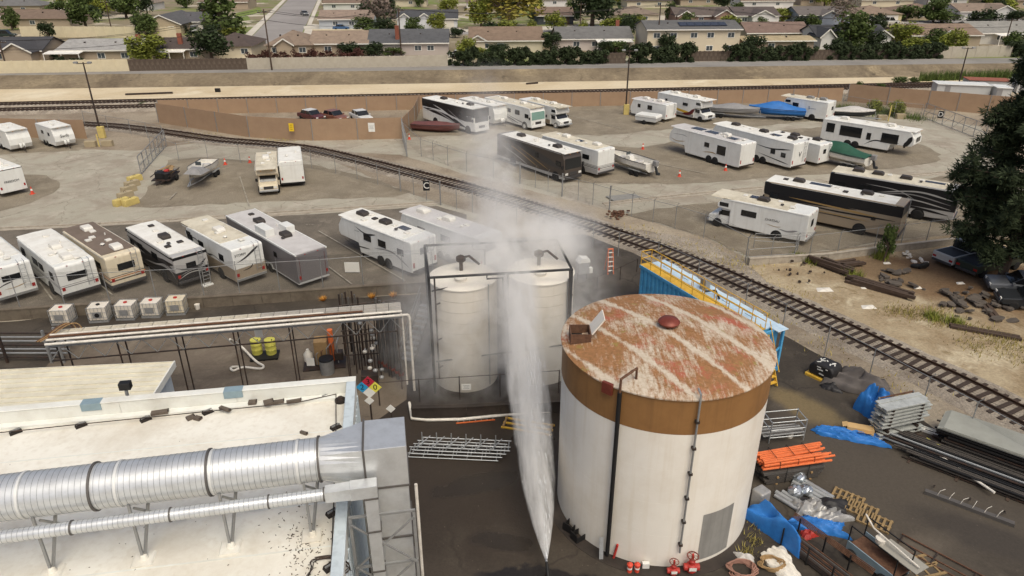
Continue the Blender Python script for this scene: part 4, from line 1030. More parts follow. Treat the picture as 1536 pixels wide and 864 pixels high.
for y in (0, .7):
    ob('stair_stringer', MB().beam((FL + .4, y, 2.75), (FL + 1.6, y, .1), .05, .18), 'yellow_paint', ft); ob('stair_handrail', MB().cyl((FL + .4, y, 3.6), (FL + 1.6, y, 1.0), .025, 6), 'yellow_paint', ft)
for k in range(2):
    for y in (.2, FW - .2): ob('wheel', MB().cyl((1.2 + k * 1.1, y - .15, .42), (1.2 + k * 1.1, y + .15, .42), .42, 16), 'rubber', ft)
# ladder, cabinet and tripods behind the tank
ld = thing('step_ladder', 'orange step ladder standing behind the right misted tank', 'ladder', P(916, 412), .2)
for x in (-.22, .22): ob('rail', MB().beam((x, 0, 0), (x * .8, .35, 1.9), .06), 'orange_plastic', ld); ob('back_rail', MB().beam((x, .9, 0), (x * .8, .38, 1.88), .04), 'orange_plastic', ld)
for k in range(5): ob('step', MB().box((0, .06 + k * .065, .3 + k * .34), (.42, .12, .03)), 'white_paint', ld)
ob('top_cap', MB().box((0, .36, 1.92), (.42, .16, .05)), 'orange_plastic', ld)
cb = thing('pump_cabinet', 'grey metal cabinet with white hood behind the right misted tank', 'cabinet', P(873, 420), .3)
ob('case', MB().b2(-.4, .4, -.3, .3, .6, 1.5), 'galv_dull', cb, bevel=.02); ob('hood', MB().prism([(-.45, 1.5), (.45, 1.5), (.4, 1.75), (-.2, 1.85)], -.35, .35), 'white_paint', cb)
ob('panel_box', MB().b2(.35, .6, -.5, -.2, .7, 1.1), 'white_paint', cb)
for x in (-.35, .35): ob('leg', MB().beam((x, 0, 0), (x, 0, .6), .06), 'steel_dark', cb)
chain_fence('rusty pipe rail running behind the rusty tank roof', [(858, 450), (895, 436), (930, 420), (955, 408)], 1.1, (), False, fabric=False, postmat='steel_dark', post=.03, name='pipe_rail')

# ---------------- recreational vehicles ----------------
def paint(name, rgb, **k): return mat(name, rgb, .35, 0, .03, 1, **k)
paint('rv_white', (224, 224, 218), dirt=((196, 192, 182), .35, .8), streak=((176, 170, 158), .25))
paint('rv_cream', (214, 202, 176), dirt=((186, 170, 140), .4, .8), streak=((160, 140, 108), .3))
paint('rv_grey', (116, 112, 112), dirt=((96, 92, 90), .3, .8))
paint('rv_silver', (172, 170, 166), dirt=((150, 146, 140), .3, .8))
paint('rv_tan', (150, 136, 116), dirt=((124, 110, 92), .3, .8))
paint('rv_black', (34, 33, 34)); paint('rv_charcoal', (62, 60, 60)); paint('rv_darkbrown', (74, 66, 60))
paint('rv_maroon', (92, 32, 36)); paint('rv_yellow', (206, 168, 60)); paint('rv_gold', (158, 130, 84)); paint('rv_blue', (52, 82, 120)); paint('rv_orange', (176, 110, 60))
paint('rv_midgrey', (142, 140, 138)); paint('rv_lightgrey', (190, 190, 186))
mat('roof_white', (226, 224, 216), .6, 0, .03, .8, dirt=((188, 180, 164), .5, .9))
mat('roof_dirty', (206, 198, 178), .7, 0, .05, .8, dirt=((160, 148, 124), .7, .8))
mat('roof_brown', (116, 102, 90), .8, 0, .08, .8, dirt=((92, 80, 70), .6, .9))
mat('roof_grey', (196, 192, 188), .6, 0, .04, .8, dirt=((164, 158, 152), .5, .9))
mat('ac_white', (216, 212, 202), .5); mat('ac_dark', (58, 52, 48), .6); mat('solar', (52, 54, 62), .25, 0, .1, 3)
mat('cloth_grey', (130, 128, 126), .85, 0, .1, 2); mat('teal_glass', (120, 150, 140), .2)
mat('light_red', (150, 30, 28), .3); mat('light_clear', (214, 212, 204), .2); mat('amber', (200, 120, 40), .3)
TYRE = None
def tyre_meshes():
    global TYRE
    t = MB(); pr = [(.2, -.12), (.33, -.12), (.40, -.09), (.41, 0), (.40, .09), (.33, .12), (.2, .12)]; t.lathe(pr, 20); t.v = [(x, z, y) for x, y, z in t.v]
    r = MB(); r.lathe([(.06, -.11), (.12, -.115), (.2, -.09), (.215, -.115), (.22, .1), (.05, .1)], 16); r.v = [(x, z, y) for x, y, z in r.v]
    TYRE = (mesh('tyre', t, 'rubber', True), mesh('rim', r, 'chrome', True))
tyre_meshes()
RIMW = TYRE[1].copy(); RIMW.materials.clear(); RIMW.materials.append(MATS['rv_white'])
def wheel(o, x, y, r=.41, cover=False, hw=None):
    if hw:
        s_ = 1 if y > 0 else -1
        ob('wheel_arch', MB().cyl((x, s_ * (hw + .004), r + .03), (x, s_ * (hw + .012), r + .03), r * 1.2, 20), 'black', o); y = s_ * (hw - .07)
    w = link('wheel', TYRE[0], o, (x, y, r)); sgn = 1 if y < 0 else -1
    w.scale = (r / .41, sgn, r / .41)
    c = link('rim', RIMW if cover else TYRE[1], w)
    if cover: c.scale = (1.85, 1.1, 1.85)
def win(o, axis, c, w, h, off, glass='glass_dark', frame='black', nm='window'):
    """axis 'y': window in a side wall at y=off; axis 'x': in an end wall at x=off"""
    s = 1 if off > 0 else -1
    if axis == 'y':
        f = ob(nm, MB().b2(c[0] - w / 2, c[0] + w / 2, off - .01, off + .012, c[1] - h / 2, c[1] + h / 2), frame, o)
        ob('pane', MB().b2(c[0] - w / 2 + .04, c[0] + w / 2 - .04, off + s * .013, off + s * .02, c[1] - h / 2 + .04, c[1] + h / 2 - .04), glass, f)
    else:
        f = ob(nm, MB().b2(off - .01, off + .012, c[0] - w / 2, c[0] + w / 2, c[1] - h / 2, c[1] + h / 2), frame, o)
        ob('pane', MB().b2(off + s * .013, off + s * .02, c[0] - w / 2 + .04, c[0] + w / 2 - .04, c[1] - h / 2 + .04, c[1] + h / 2 - .04), glass, f)
def swoosh(o, L, W, H, col, pts, w0, w1, k=0, z0=.4):
    """tapering painted band on both flanks; pts in 0..1 along the length (0 = far end) and 0..1 up the body"""
    c = smooth_line([(p[0] * L - L / 2, 0, z0 + p[1] * (H - z0)) for p in pts], .12)
    n = len(c); 
    for s in (-1, 1):
        y = s * (W / 2 + .006 + .002 * k); vs = []; fs = []
        for i, p in enumerate(c):
            d = c[min(i + 1, n - 1)] - c[max(i - 1, 0)]; nn = Vector((-d.z, 0, d.x)).normalized(); t = i / (n - 1)
            w = (w0 + (w1 - w0) * t) * min(1, 4 * t + .15) * min(1, 4 * (1 - t) + .15) / 2
            a, b = p + nn * w, p - nn * w
            for q in (a, b): vs.append((max(-L / 2 + .05, min(L / 2 - .05, q.x)), y, max(z0 + .02, min(H - .12, q.z))))
        for i in range(n - 1): fs.append((2 * i, 2 * i + 1, 2 * i + 3, 2 * i + 2))
        ob('stripe', MB().add(vs, fs), col, o)
def swoosh_end(o, L, W, H, col, pts, w0, w1, k=0, z0=.4):
    c = smooth_line([(0, p[0] * W - W / 2, z0 + p[1] * (H - z0)) for p in pts], .1); n = len(c); vs = []; fs = []; x = L / 2 + .012 + .002 * k
    for i, p in enumerate(c):
        d = c[min(i + 1, n - 1)] - c[max(i - 1, 0)]; nn = Vector((0, -d.z, d.y)).normalized(); t = i / (n - 1); w = (w0 + (w1 - w0) * t) * min(1, 4 * t + .15) * min(1, 4 * (1 - t) + .15) / 2
        for q in (p + nn * w, p - nn * w): vs.append((x, max(-W / 2 + .06, min(W / 2 - .06, q.y)), max(z0 + .05, min(H - .12, q.z))))
    for i in range(n - 1): fs.append((2 * i, 2 * i + 1, 2 * i + 3, 2 * i + 2))
    ob('stripe', MB().add(vs, fs), col, o)
def band(o, L, W, z0, z1, col, x0=None, x1=None, ends=True, e=.005):
    x0 = -L / 2 - (e if ends else 0) if x0 is None else x0; x1 = L / 2 + (e if ends else 0) if x1 is None else x1
    return ob('band', MB().b2(x0, x1, -W / 2 - e, W / 2 + e, z0, z1), col, o)
def roofkit(o, L, W, H, ac=((.3, 0),), acm='ac_white', vents=((.15, .3), (.6, -.3), (.8, .2)), solar=(), roof='roof_white', x0=0, x1=1, extra=True):
    zr = H
    ob('roof', MB().prism([(-W / 2 + .05, H - .02), (W / 2 - .05, H - .02), (W / 2 - .12, H + .03), (0, H + .06), (-W / 2 + .12, H + .03)], -L / 2 + .06 + x0 * L, -L / 2 + x1 * L - .06), roof, o, rot=(0, 0, R(90)))
    for t, y in ac: ob('air_conditioner', MB().prism([(-.5, 0), (.5, 0), (.46, .2), (.3, .3), (-.42, .3), (-.5, .12)], -.32, .32), acm, o, bevel=.05, loc=(t * L - L / 2, y, H + .05))
    for t, y in vents: ob('roof_vent', MB().b2(-.2, .2, -.2, .2, 0, .12), acm if (t * 10) % 2 > 1 else 'ac_white', o, bevel=.03, loc=(t * L - L / 2, y, H + .04))
    for t, y, l, w in solar: ob('solar_panel', MB().b2(-l / 2, l / 2, -w / 2, w / 2, 0, .03), 'solar', o, loc=(t * L - L / 2, y, H + .07))
    if extra:
        ob('vent_pipe', MB().cyl((.45 * L - L / 2, .6, H), (.45 * L - L / 2, .6, H + .2), .05, 8), 'ac_white', o); ob('antenna', MB().lathe([(.05, H), (.05, H + .12), (.16, H + .15), (.1, H + .22)], 10, (.7 * L - L / 2, -.35)), acm, o)
def ladder(o, xe, y, H, s):
    for dy in (-.18, .18): ob('ladder_rail', MB().tube([(xe + s * .04, y + dy, .9), (xe + s * .1, y + dy, 1.0), (xe + s * .1, y + dy, H + .1), (xe - s * .25, y + dy, H + .16)], .018, 5), 'galv', o)
    for k in range(6): ob('rung', MB().cyl((xe + s * .1, y - .18, 1.1 + k * (H - 1.1) / 5.5), (xe + s * .1, y + .18, 1.1 + k * (H - 1.1) / 5.5), .016, 5), 'galv', o)
RVG = 'recreational vehicles parked in the storage lot'
def rv(label, px, head, L, W, H, kind='A', front=-1, body='rv_white', roof='roof_white', skirt=None, stripes=(), ac=((.3, 0), (.7, 0)), acm='ac_white', solar=(), wins=((.3, .62, .9, .5), (.6, .62, 1.0, .5)), endwin=(0, .62, 1.2, .55), text=None, cat='motorhome', name='motorhome', hasladder=True, covers=False, vents=((.15, .3), (.55, -.3), (.85, .25)), awning=True, glass='glass_dark', corner='near', bands=(), endst=()):
    """px: pixel of the nearest lower body corner; head: direction from far end to near end"""
    c = P(*px, .4); a = R(head); u = Vector((math.cos(a), math.sin(a), 0)); v = Vector((-u.y, u.x, 0)); c.z = 0
    ctr = c - u * (L / 2) + v * (W / 2)
    o = thing(name, label, cat, ctr, a, RVG)
    zb = .38; f = front; rear = -f * L / 2; fr = f * L / 2
    hw = W / 2
    sx = lambda t: f * t       # front-facing coordinate to local
    def profile(pts):
        p = [(sx(x), z) for x, z in pts]
        return p if f > 0 else p[::-1]
    if kind == 'A':
        bp = profile([(-L / 2, zb + .12), (-L / 2 + 1.6, zb), (L / 2 - .35, zb), (L / 2, zb + .12), (L / 2, H * .45), (L / 2 - .1, H * .8), (L / 2 - .35, H - .05), (L / 2 - .6, H), (-L / 2 + .1, H), (-L / 2, H - .15)])
        ob('body', MB().prism(bp, -hw, hw), body, o, bevel=.07)
        # windscreen, cab glass
        z0, z1 = H * .47, H * .82
        xs = L / 2 + .012
        ws = MB().add([(sx(xs), -hw + .12, z0), (sx(xs), hw - .12, z0), (sx(xs - .1), hw - .14, z1), (sx(xs - .1), -hw + .14, z1)], [(0, 1, 2, 3) if f > 0 else (3, 2, 1, 0)])
        ob('windscreen', ws, glass if glass != 'glass_dark' else 'glass_dark', o)
        ob('front_bumper', MB().b2(min(fr, fr + f * .1), max(fr, fr + f * .1), -hw + .05, hw - .05, zb + .02, zb + .35), 'rv_charcoal' if body != 'rv_white' else body, o, bevel=.04)
        for s in (-1, 1):
            ob('headlight', MB().b2(fr, fr + f * .06, s * hw - s * .5, s * hw - s * .12, zb + .45, zb + .68), 'light_clear', o, bevel=.02)
            ob('mirror', MB().b2(fr - f * .1 - .06, fr - f * .1 + .06, s * (hw + .1), s * (hw + .3), H * .5, H * .62), 'black', o, bevel=.03)
            win(o, 'y', (fr - f * .95, H * .62), .8, .55, s * hw, nm='cab_window')
            ob('tail_light', MB().b2(rear - .015 if f > 0 else rear, rear if f > 0 else rear + .015, s * hw - s * .3, s * hw - s * .1, .9, 1.15), 'light_red', o)
        for x in (L / 2 - 1.35, -L / 2 + L * .26):
            for y in (-hw + .1, hw - .1): wheel(o, sx(x), y, .46, covers, hw)
        ob('grille', MB().b2(fr, fr + f * .03, -.5, .5, zb + .42, zb + .75), 'rv_charcoal', o)
        ob('rear_bumper', MB().b2(min(rear, rear - f * .12), max(rear, rear - f * .12), -hw + .04, hw - .04, zb + .1, zb + .3), 'rv_charcoal', o, bevel=.03)
        ob('entry_door', MB().b2(fr - f * 2.4 - .35, fr - f * 2.4 + .35, hw - .01, hw + .015, .6, H * .86), body, o, bevel=.01)
    elif kind == 'C':
        cabx = L / 2 - 1.9
        bp = profile([(-L / 2, zb + .1), (-L / 2 + 1.2, zb), (cabx, zb), (cabx, 1.75), (L / 2 - .75, 1.85), (L / 2 - .7, H - .55), (L / 2 - 1.1, H - .12), (cabx - .5, H), (-L / 2 + .08, H), (-L / 2, H - .12)])
        ob('body', MB().prism(bp, -hw, hw), body, o, bevel=.06)
        cp = profile([(cabx + .02, zb), (L / 2, zb), (L / 2 + .02, 1.0), (L / 2 - .75, 1.18), (L / 2 - 1.15, 1.76), (cabx + .02, 1.76)])
        cab = ob('cab', MB().prism(cp, -hw + .16, hw - .16), 'rv_white' if body != 'rv_cream' else body, o, bevel=.07)
        ob('windscreen', MB().add([(sx(L / 2 - .74), -hw + .28, 1.22), (sx(L / 2 - .74), hw - .28, 1.22), (sx(L / 2 - 1.11), hw - .3, 1.74), (sx(L / 2 - 1.11), -hw + .3, 1.74)], [(0, 1, 2, 3) if f > 0 else (3, 2, 1, 0)]), 'glass_dark', cab)
        for s in (-1, 1):
            win(cab, 'y', (sx(L / 2 - 1.45), 1.4), .75, .45, s * (hw - .155), nm='door_window')
            ob('headlight', MB().b2(fr + f * .01, fr + f * .05, s * (hw - .55), s * (hw - .25), .72, .92), 'light_clear', cab)
            ob('mirror', MB().b2(sx(L / 2 - 1.05) - .06, sx(L / 2 - 1.05) + .06, s * (hw - .1), s * (hw + .12), 1.2, 1.5), 'black', cab, bevel=.02)
            ob('tail_light', MB().b2(rear - .015 if f > 0 else rear, rear if f > 0 else rear + .015, s * hw - s * .3, s * hw - s * .1, .8, 1.05), 'light_red', o)
        ob('grille', MB().b2(fr + f * .01, fr + f * .04, -.45, .45, .66, .95), 'rv_charcoal', cab)
        ob('front_bumper', MB().b2(min(fr, fr + f * .14), max(fr, fr + f * .14), -hw + .15, hw - .15, .42, .6), 'galv', o, bevel=.03)
        win(o, 'y', (sx(L / 2 - 1.3), H - .55), .8, .35, -hw, nm='bunk_window')
        for x in (L / 2 - .85, -L / 2 + L * .28):
            for y in (-hw + .16, hw - .16): wheel(o, sx(x), y, .40, covers, hw if x < 0 else None)
        ob('rear_bumper', MB().b2(min(rear, rear - f * .12), max(rear, rear - f * .12), -hw + .04, hw - .04, zb + .1, zb + .25), 'galv_dull', o)
    elif kind in ('T', 'B'):
        if kind == 'T': bp = profile([(-L / 2, zb + .06), (L / 2 - .25, zb), (L / 2, zb + .5), (L / 2 - .05, H * .6), (L / 2 - .45, H - .05), (L / 2 - .7, H), (-L / 2 + .1, H), (-L / 2, H - .12)])
        else: bp = profile([(-L / 2, zb), (L / 2, zb), (L / 2, H - .06), (L / 2 - .06, H), (-L / 2 + .06, H), (-L / 2, H - .06)])
        ob('body', MB().prism(bp, -hw, hw), body, o, bevel=.05)
        for x in (-.42, .42):
            for y in (-hw + .08, hw - .08): wheel(o, sx(-L * .08) + x, y, .35, covers, hw)
        ob('hitch_tongue', MB().beam((fr, .3, .45), (fr + f * 1.0, 0, .45), .09).beam((fr, -.3, .45), (fr + f * 1.0, 0, .45), .09), 'steel_dark', o)
        for y in (-.17, .17): ob('gas_bottle', MB().lathe([(.1, .5), (.15, .56), (.15, .95), (.08, 1.03)], 12, (fr + f * .3, y)), 'rv_white' if kind == 'T' else 'steel_dark', o, smooth=True)
        ob('jack', MB().cyl((fr + f * .8, 0, 0), (fr + f * .8, 0, .8), .04, 6), 'steel_dark', o)
        for s in (-1, 1): ob('tail_light', MB().b2(rear - .015 if f > 0 else rear, rear if f > 0 else rear + .015, s * hw - s * .25, s * hw - s * .1, .8, 1.05), 'light_red', o)
        ob('fender', MB().prism([(sx(-L * .08) - .95, .4), (sx(-L * .08) + .95, .4), (sx(-L * .08) + .75, .78), (sx(-L * .08) - .75, .78)], -hw - .02, -hw + .1), 'rv_lightgrey', o)
    elif kind == 'F':
        bp = profile([(-L / 2, zb + .06), (-L / 2 + .6, zb), (L / 2 - 2.7, zb), (L / 2 - 2.5, 1.15), (L / 2 - .25, 1.25), (L / 2, 1.5), (L / 2 - .05, H * .72), (L / 2 - .5, H - .1), (L / 2 - 1.0, H), (-L / 2 + .1, H - .02), (-L / 2, H - .14)])
        ob('body', MB().prism(bp, -hw, hw), body, o, bevel=.06)
        for x in (-.45, .45):
            for y in (-hw + .08, hw - .08): wheel(o, sx(-L * .14) + x, y, .38, covers, hw)
        for s in (-1, 1):
            ob('landing_leg', MB().beam((sx(L / 2 - 2.75), s * (hw - .2), 0), (sx(L / 2 - 2.75), s * (hw - .2), .6), .09), 'steel_dark', o)
            ob('tail_light', MB().b2(rear - .015 if f > 0 else rear, rear if f > 0 else rear + .015, s * hw - s * .25, s * hw - s * .1, .8, 1.2), 'light_red', o)
        ob('kingpin', MB().cyl((sx(L / 2 - 1.3), 0, .75), (sx(L / 2 - 1.3), 0, 1.2), .12, 10), 'steel_dark', o)
        ob('rear_bumper', MB().b2(min(rear, rear - f * .12), max(rear, rear - f * .12), -hw + .06, hw - .06, zb + .08, zb + .2), 'steel_dark', o)
    if skirt: band(o, L, W, .46, .46 + (H - .46) * skirt[1], skirt[0], x0=-L / 2 + (.0 if kind != 'C' or f > 0 else 1.95) - .004, x1=L / 2 - (0 if kind != 'C' or f < 0 else 1.95) + .004) if kind != 'F' else band(o, L, W, .46, .46 + (H - .46) * skirt[1], skirt[0], *((-L / 2 - .004, L / 2 - 2.75) if f > 0 else (-L / 2 + 2.75, L / 2 + .004)))
    for zl, zh, col in bands:
        xa, xb = -L / 2 - .004, L / 2 + .004
        if kind == 'C': xa, xb = (xa, xb - 1.95) if f > 0 else (xa + 1.95, xb)
        if kind == 'F': xa, xb = (xa, xb - 2.8) if f > 0 else (xa + 2.8, xb)
        band(o, L, W, .4 + zl * (H - .4), .4 + zh * (H - .4), col, xa, xb, e=.007)
    for k, (col, pts, w0, w1) in enumerate(stripes): swoosh(o, L, W, H, col, pts, w0, w1, k + 2)
    for k, (col, pts, w0, w1) in enumerate(endst): swoosh_end(o, L, W, H, col, pts, w0, w1, k)
    for t, zf, w, h in wins:
        for s in (-1, 1): win(o, 'y', (t * L - L / 2, .4 + zf * (H - .4)), w, h, s * (hw + .01 + .002 * (len(stripes) + 1)))
    x_end = L / 2
    if endwin and not (f > 0 and kind in 'AC'):
        win(o, 'x', (endwin[0], .4 + endwin[1] * (H - .4)), endwin[2], endwin[3], L / 2 + .008)
        if not (f < 0): pass
    roofkit(o, L, W, H, ac, acm, vents, solar, roof, 0 if (kind not in 'ACTF' or f > 0) else {'A': .65, 'C': 1.75, 'T': .75, 'F': 1.05}[kind] / L, 1 if (kind not in 'ACTF' or f < 0) else 1 - {'A': .65, 'C': 1.75, 'T': .75, 'F': 1.05}[kind] / L)
    if hasladder and f < 0: ladder(o, L / 2, hw * .55, H, 1)
    if awning: ob('awning_roll', MB().cyl((-L * .3, hw + .07, H - .18), (L * .25, hw + .07, H - .18), .06, 8), 'rv_lightgrey', o); ob('drip_rail', MB().b2(-L * .45, L * .45, -hw - .03, -hw - .0095, H - .11, H - .085), 'rv_lightgrey', o)
    for x in (-.5, .5): ob('clearance_light', MB().b2(L / 2 - .01, L / 2 + .03, x - .05, x + .05, H - .1, H - .06), 'amber' if f > 0 else 'light_red', o)
    if text:
        t, x, zf, sz, col, where = text
        if where == 'side': letters(t, sz, col, o, (x * L - L / 2, -hw - .03, .4 + zf * (H - .4)), (R(90), 0, 0), .003)
        else: letters(t, sz, col, o, (L / 2 + .03, x, .4 + zf * (H - .4)), (R(90), 0, R(90)), .003)
    return o

S1 = lambda c, z0, z1, w=.12: (c, ((0.03, z0), (.35, (z0 + z1) / 2 + .03), (.97, z1)), w, w)
# near row, left to right
rv('white motorhome cut by the left edge with black rear swoosh', (-2, 452.5), -42, 8.6, 2.45, 2.7, 'C', -1, stripes=(('rv_black', ((.6, .3), (.8, .38), (.98, .58)), .05, .2),), acm='ac_white', endwin=(-.1, .62, 1.1, .4), roof='roof_white', endst=(('rv_black', ((.0, .35), (.25, .45), (.5, .5)), .03, .1), ('rv_gold', ((.2, .3), (.5, .3), (.8, .36)), .03, .06)))
rv('long white motorhome with dark rear window, second in near row', (95, 448), -42.5, 8.4, 2.5, 2.68, 'A', -1, bands=((.3, .33, 'rv_midgrey'), (.36, .38, 'rv_midgrey')), wins=((.15, .66, .8, .5), (.45, .62, 1.1, .5), (.6, .6, .9, .5), (.85, .58, .7, .55)), endwin=(-.05, .6, 1.25, .5), ac=((.55, .05), (.86, -.1)), vents=((.2, .3), (.7, -.6), (.7, .6), (.92, .4)))
rv('old tan motorhome with brown dirty roof in the near row', (169, 434.5), -42, 8.4, 2.4, 2.75, 'A', -1, 'rv_cream', 'roof_brown', wins=((.2, .66, 1.2, .5), (.55, .62, 1.0, .5), (.8, .6, 1.0, .5)), bands=((.0, .12, 'rv_charcoal'), (.22, .26, 'rv_darkbrown'), (.3, .33, 'rv_orange'), (.36, .38, 'rv_darkbrown')), endwin=(.05, .62, 1.15, .5), ac=((.2, .1), (.85, .1)), vents=((.3, .2), (.45, -.3), (.5, -.7), (.62, .3)))
sw = (('rv_black', ((.02, .75), (.3, .6), (.6, .5), (.98, .72)), .4, .55), ('rv_midgrey', ((.35, .2), (.6, .32), (.8, .5), (.95, .35)), .1, .2), ('rv_charcoal', ((.3, .35), (.55, .55), (.8, .62), (.97, .5)), .12, .3), ('rv_silver', ((.55, .28), (.72, .42), (.9, .42), (.98, .2)), .05, .14))
rv('dark motorhome with grey swirls and black ladder rack in the near row', (268, 429), -43.5, 8.6, 2.4, 2.55, 'A', -1, 'rv_silver', 'roof_white', ('rv_black', .42), sw, acm='ac_dark', ac=((.52, 0),), vents=((.15, .3), (.3, .1), (.6, -.6), (.72, .4), (.75, -.6)), endwin=(-.05, .6, .7, .42), bands=((.88, .97, 'rv_black'),), endst=(('rv_charcoal', ((.02, .62), (.3, .5), (.7, .5), (.95, .7)), .12, .2), ('rv_silver', ((.05, .2), (.4, .34), (.8, .3), (.95, .18)), .05, .08), ('rv_midgrey', ((.1, .32), (.5, .42), (.9, .36)), .04, .06)))
rv('white motorhome with tan lower half and black rear swoosh', (355.5, 424.5), -43.5, 8.3, 2.35, 2.9, 'C', -1, 'rv_white', 'roof_dirty', ('rv_tan', .38), (('rv_black', ((.1, .62), (.3, .72), (.5, .45), (.62, .5)), .05, .14), ('rv_midgrey', ((.4, .35), (.6, .5), (.8, .4)), .04, .12)), endwin=None, text=('STORM', -.6, .8, .26, 'rv_charcoal', 'end'), endst=(('rv_charcoal', ((.08, .58), (.4, .68), (.85, .92)), .05, .22), ('rv_black', ((.25, .3), (.5, .34), (.62, .46)), .04, .1)), wins=((.18, .66, .9, .6), (.4, .64, .8, .5), (.78, .58, .7, .5)), ac=((.5, 0),))
et = rv('grey enclosed trailer with white roof and twin axle in the near row', (449, 428), -46.5, 11.4, 2.45, 2.66, 'B', -1, 'rv_grey', 'roof_grey', ac=((.3, 0), (.66, .1)), acm='ac_dark', vents=((.12, .3), (.36, -.3), (.55, .6), (.5, -.2)), endwin=None, wins=((.1, .6, .7, .4), (.72, .62, .5, .4)), bands=((.01, .04, 'rv_lightgrey'),), hasladder=False, cat='trailer', name='enclosed_trailer')
rv('white fifth wheel with black streaks left of the mist', (619, 411), -42, 8.9, 2.45, 2.85, 'F', -1, 'rv_white', 'roof_white', None, (('rv_black', ((.25, .85), (.4, .72), (.55, .82)), .05, .18), ('rv_charcoal', ((.05, .3), (.2, .18), (.45, .25)), .05, .12), ('rv_midgrey', ((.5, .35), (.75, .45), (.97, .15)), .05, .18)), acm='ac_dark', ac=((.18, .1), (.5, .1)), vents=((.25, .5), (.3, -.6), (.35, .1), (.6, .2), (.82, -.2)), solar=((.72, .3, 1.0, .6),), wins=((.42, .6, .9, .5), (.62, .6, .9, .55), (.86, .56, .7, .5)), endwin=(0, .62, .8, .5), text=('-------', .28, .72, .28, 'rv_charcoal', 'side'), cat='trailer', name='fifth_wheel')
rv('pale roofed trailer half hidden by the mist beside the tanks', (720, 404), -42, 9.2, 2.45, 2.75, 'T', -1, 'rv_white', 'roof_grey', acm='ac_white', ac=((.18, 0), (.5, .1)), vents=((.2, .4), (.42, -.2), (.7, .2)), cat='trailer', name='travel_trailer')
# upper left
rv('white travel trailer cut by the left edge in front of brown fence', (17, 225), -38, 5.6, 2.4, 2.55, 'T', 1, wins=((.5, .6, .6, .4),), ac=(), vents=((.3, 0),), endwin=None, cat='trailer', name='travel_trailer')
rv('small white rounded trailer with script lettering on its front', (85, 219.5), -38, 5.0, 2.3, 2.55, 'T', 1, wins=((.35, .6, .6, .4), (.7, .58, .5, .4)), ac=(), vents=((.3, .1), (.6, -.2)), endwin=None, text=('Swift', 0, .5, .5, 'rv_charcoal', 'end'), cat='trailer', name='travel_trailer')
rv('white trailer with dark roof edge cut by the left edge near a cone', (2, 292), -36, 7.0, 2.4, 2.75, 'T', -1, endwin=None, text=('FREEDOM', .0, .45, .3, 'rv_charcoal', 'end'), bands=((.93, .96, 'rv_charcoal'),), hasladder=False, cat='trailer', name='travel_trailer')
rv('old cream camper van facing the camera beside a white box trailer', (387, 289), -73, 7.2, 2.1, 2.6, 'C', 1, 'rv_cream', 'roof_dirty', wins=((.3, .6, .8, .4),), vents=((.15, .3), (.35, -.2), (.55, .2), (.7, -.3)), ac=((.4, 0),), bands=((.3, .33, 'rv_tan'),))
rv('plain white box trailer with black rear bumper', (422, 276.5), -73, 5.8, 2.35, 2.72, 'B', -1, wins=(), endwin=None, ac=(), vents=(), hasladder=False, bands=((-.02, .05, 'rv_black'), (.80, .805, 'rv_midgrey')), cat='trailer', name='enclosed_trailer', awning=False)
# upper middle
blk = (('rv_black', ((.02, .55), (.2, .5), (.5, .38), (.85, .1)), .4, .6), ('rv_black', ((.3, .8), (.6, .6), (.98, .45)), .7, .8), ('rv_silver', ((.05, .42), (.25, .55), (.5, .35), (.7, .12)), .08, .16), ('rv_white', ((.22, .8), (.42, .62), (.62, .35)), .08, .2), ('rv_silver', ((.5, .75), (.65, .5), (.8, .3)), .05, .1))
rv('large white coach with black swirls beside the maroon boat', (712, 198.5), -47, 11.2, 2.5, 3.35, 'A', 1, 'rv_white', 'roof_white', None, blk, acm='ac_dark', ac=((.3, 0), (.8, 0)), vents=((.5, .2), (.6, -.2), (.65, .3)), wins=((.12, .72, .7, .5), (.75, .64, .6, .6)), bands=((.62, .97, 'rv_black'),))
rv('white rounded travel trailer between two motorhomes at the fence', (742, 186), -49, 8.0, 2.4, 2.75, 'T', 1, wins=((.3, .6, .8, .5),), endwin=None, cat='trailer', name='travel_trailer')
gl = (('rv_charcoal', ((.25, .5), (.5, .3), (.75, .08)), .04, .16), ('rv_midgrey', ((.3, .42), (.5, .24), (.66, .06)), .04, .12), ('rv_charcoal', ((.35, .55), (.6, .32), (.9, .14)), .03, .1))
rv('white motorhome with teal windscreen shade and curved grey stripes', (796.5, 192.5), -52, 10.5, 2.5, 2.95, 'A', 1, 'rv_white', 'roof_dirty', None, gl, glass='teal_glass', covers=True, wins=((.55, .64, .7, .5), (.4, .66, .5, .4), (.72, .64, 1.0, .6)))
rv('white cab-over motorhome beside the lamp pole gap at the fence', (839, 190), -52, 8.8, 2.4, 2.8, 'C', 1, 'rv_white', 'roof_dirty', ('rv_tan', .22), covers=True, wins=((.4, .6, .9, .45),))
cb_ = (('rv_darkbrown', ((.0, .9), (.35, .62), (.7, .25)), .9, .6), ('rv_charcoal', ((.2, .92), (.6, .66), (.96, .4)), .7, .7), ('rv_gold', ((.1, .8), (.35, .55), (.65, .15)), .06, .1), ('rv_silver', ((.05, .6), (.3, .36), (.5, .1)), .05, .1), ('rv_gold', ((.3, .78), (.55, .5), (.8, .18)), .04, .08))
rv('dark brown coach with gold diagonal stripes behind chain link fence', (846, 270.5), -52.5, 11.6, 2.45, 3.1, 'A', 1, 'rv_darkbrown', 'roof_white', None, cb_, acm='ac_dark', ac=((.25, 0), (.78, 0)), vents=((.45, .2), (.5, -.2), (.88, .2)), wins=((.62, .64, .5, .5), (.2, .66, .8, .5)), bands=((.0, .1, 'rv_silver'),))
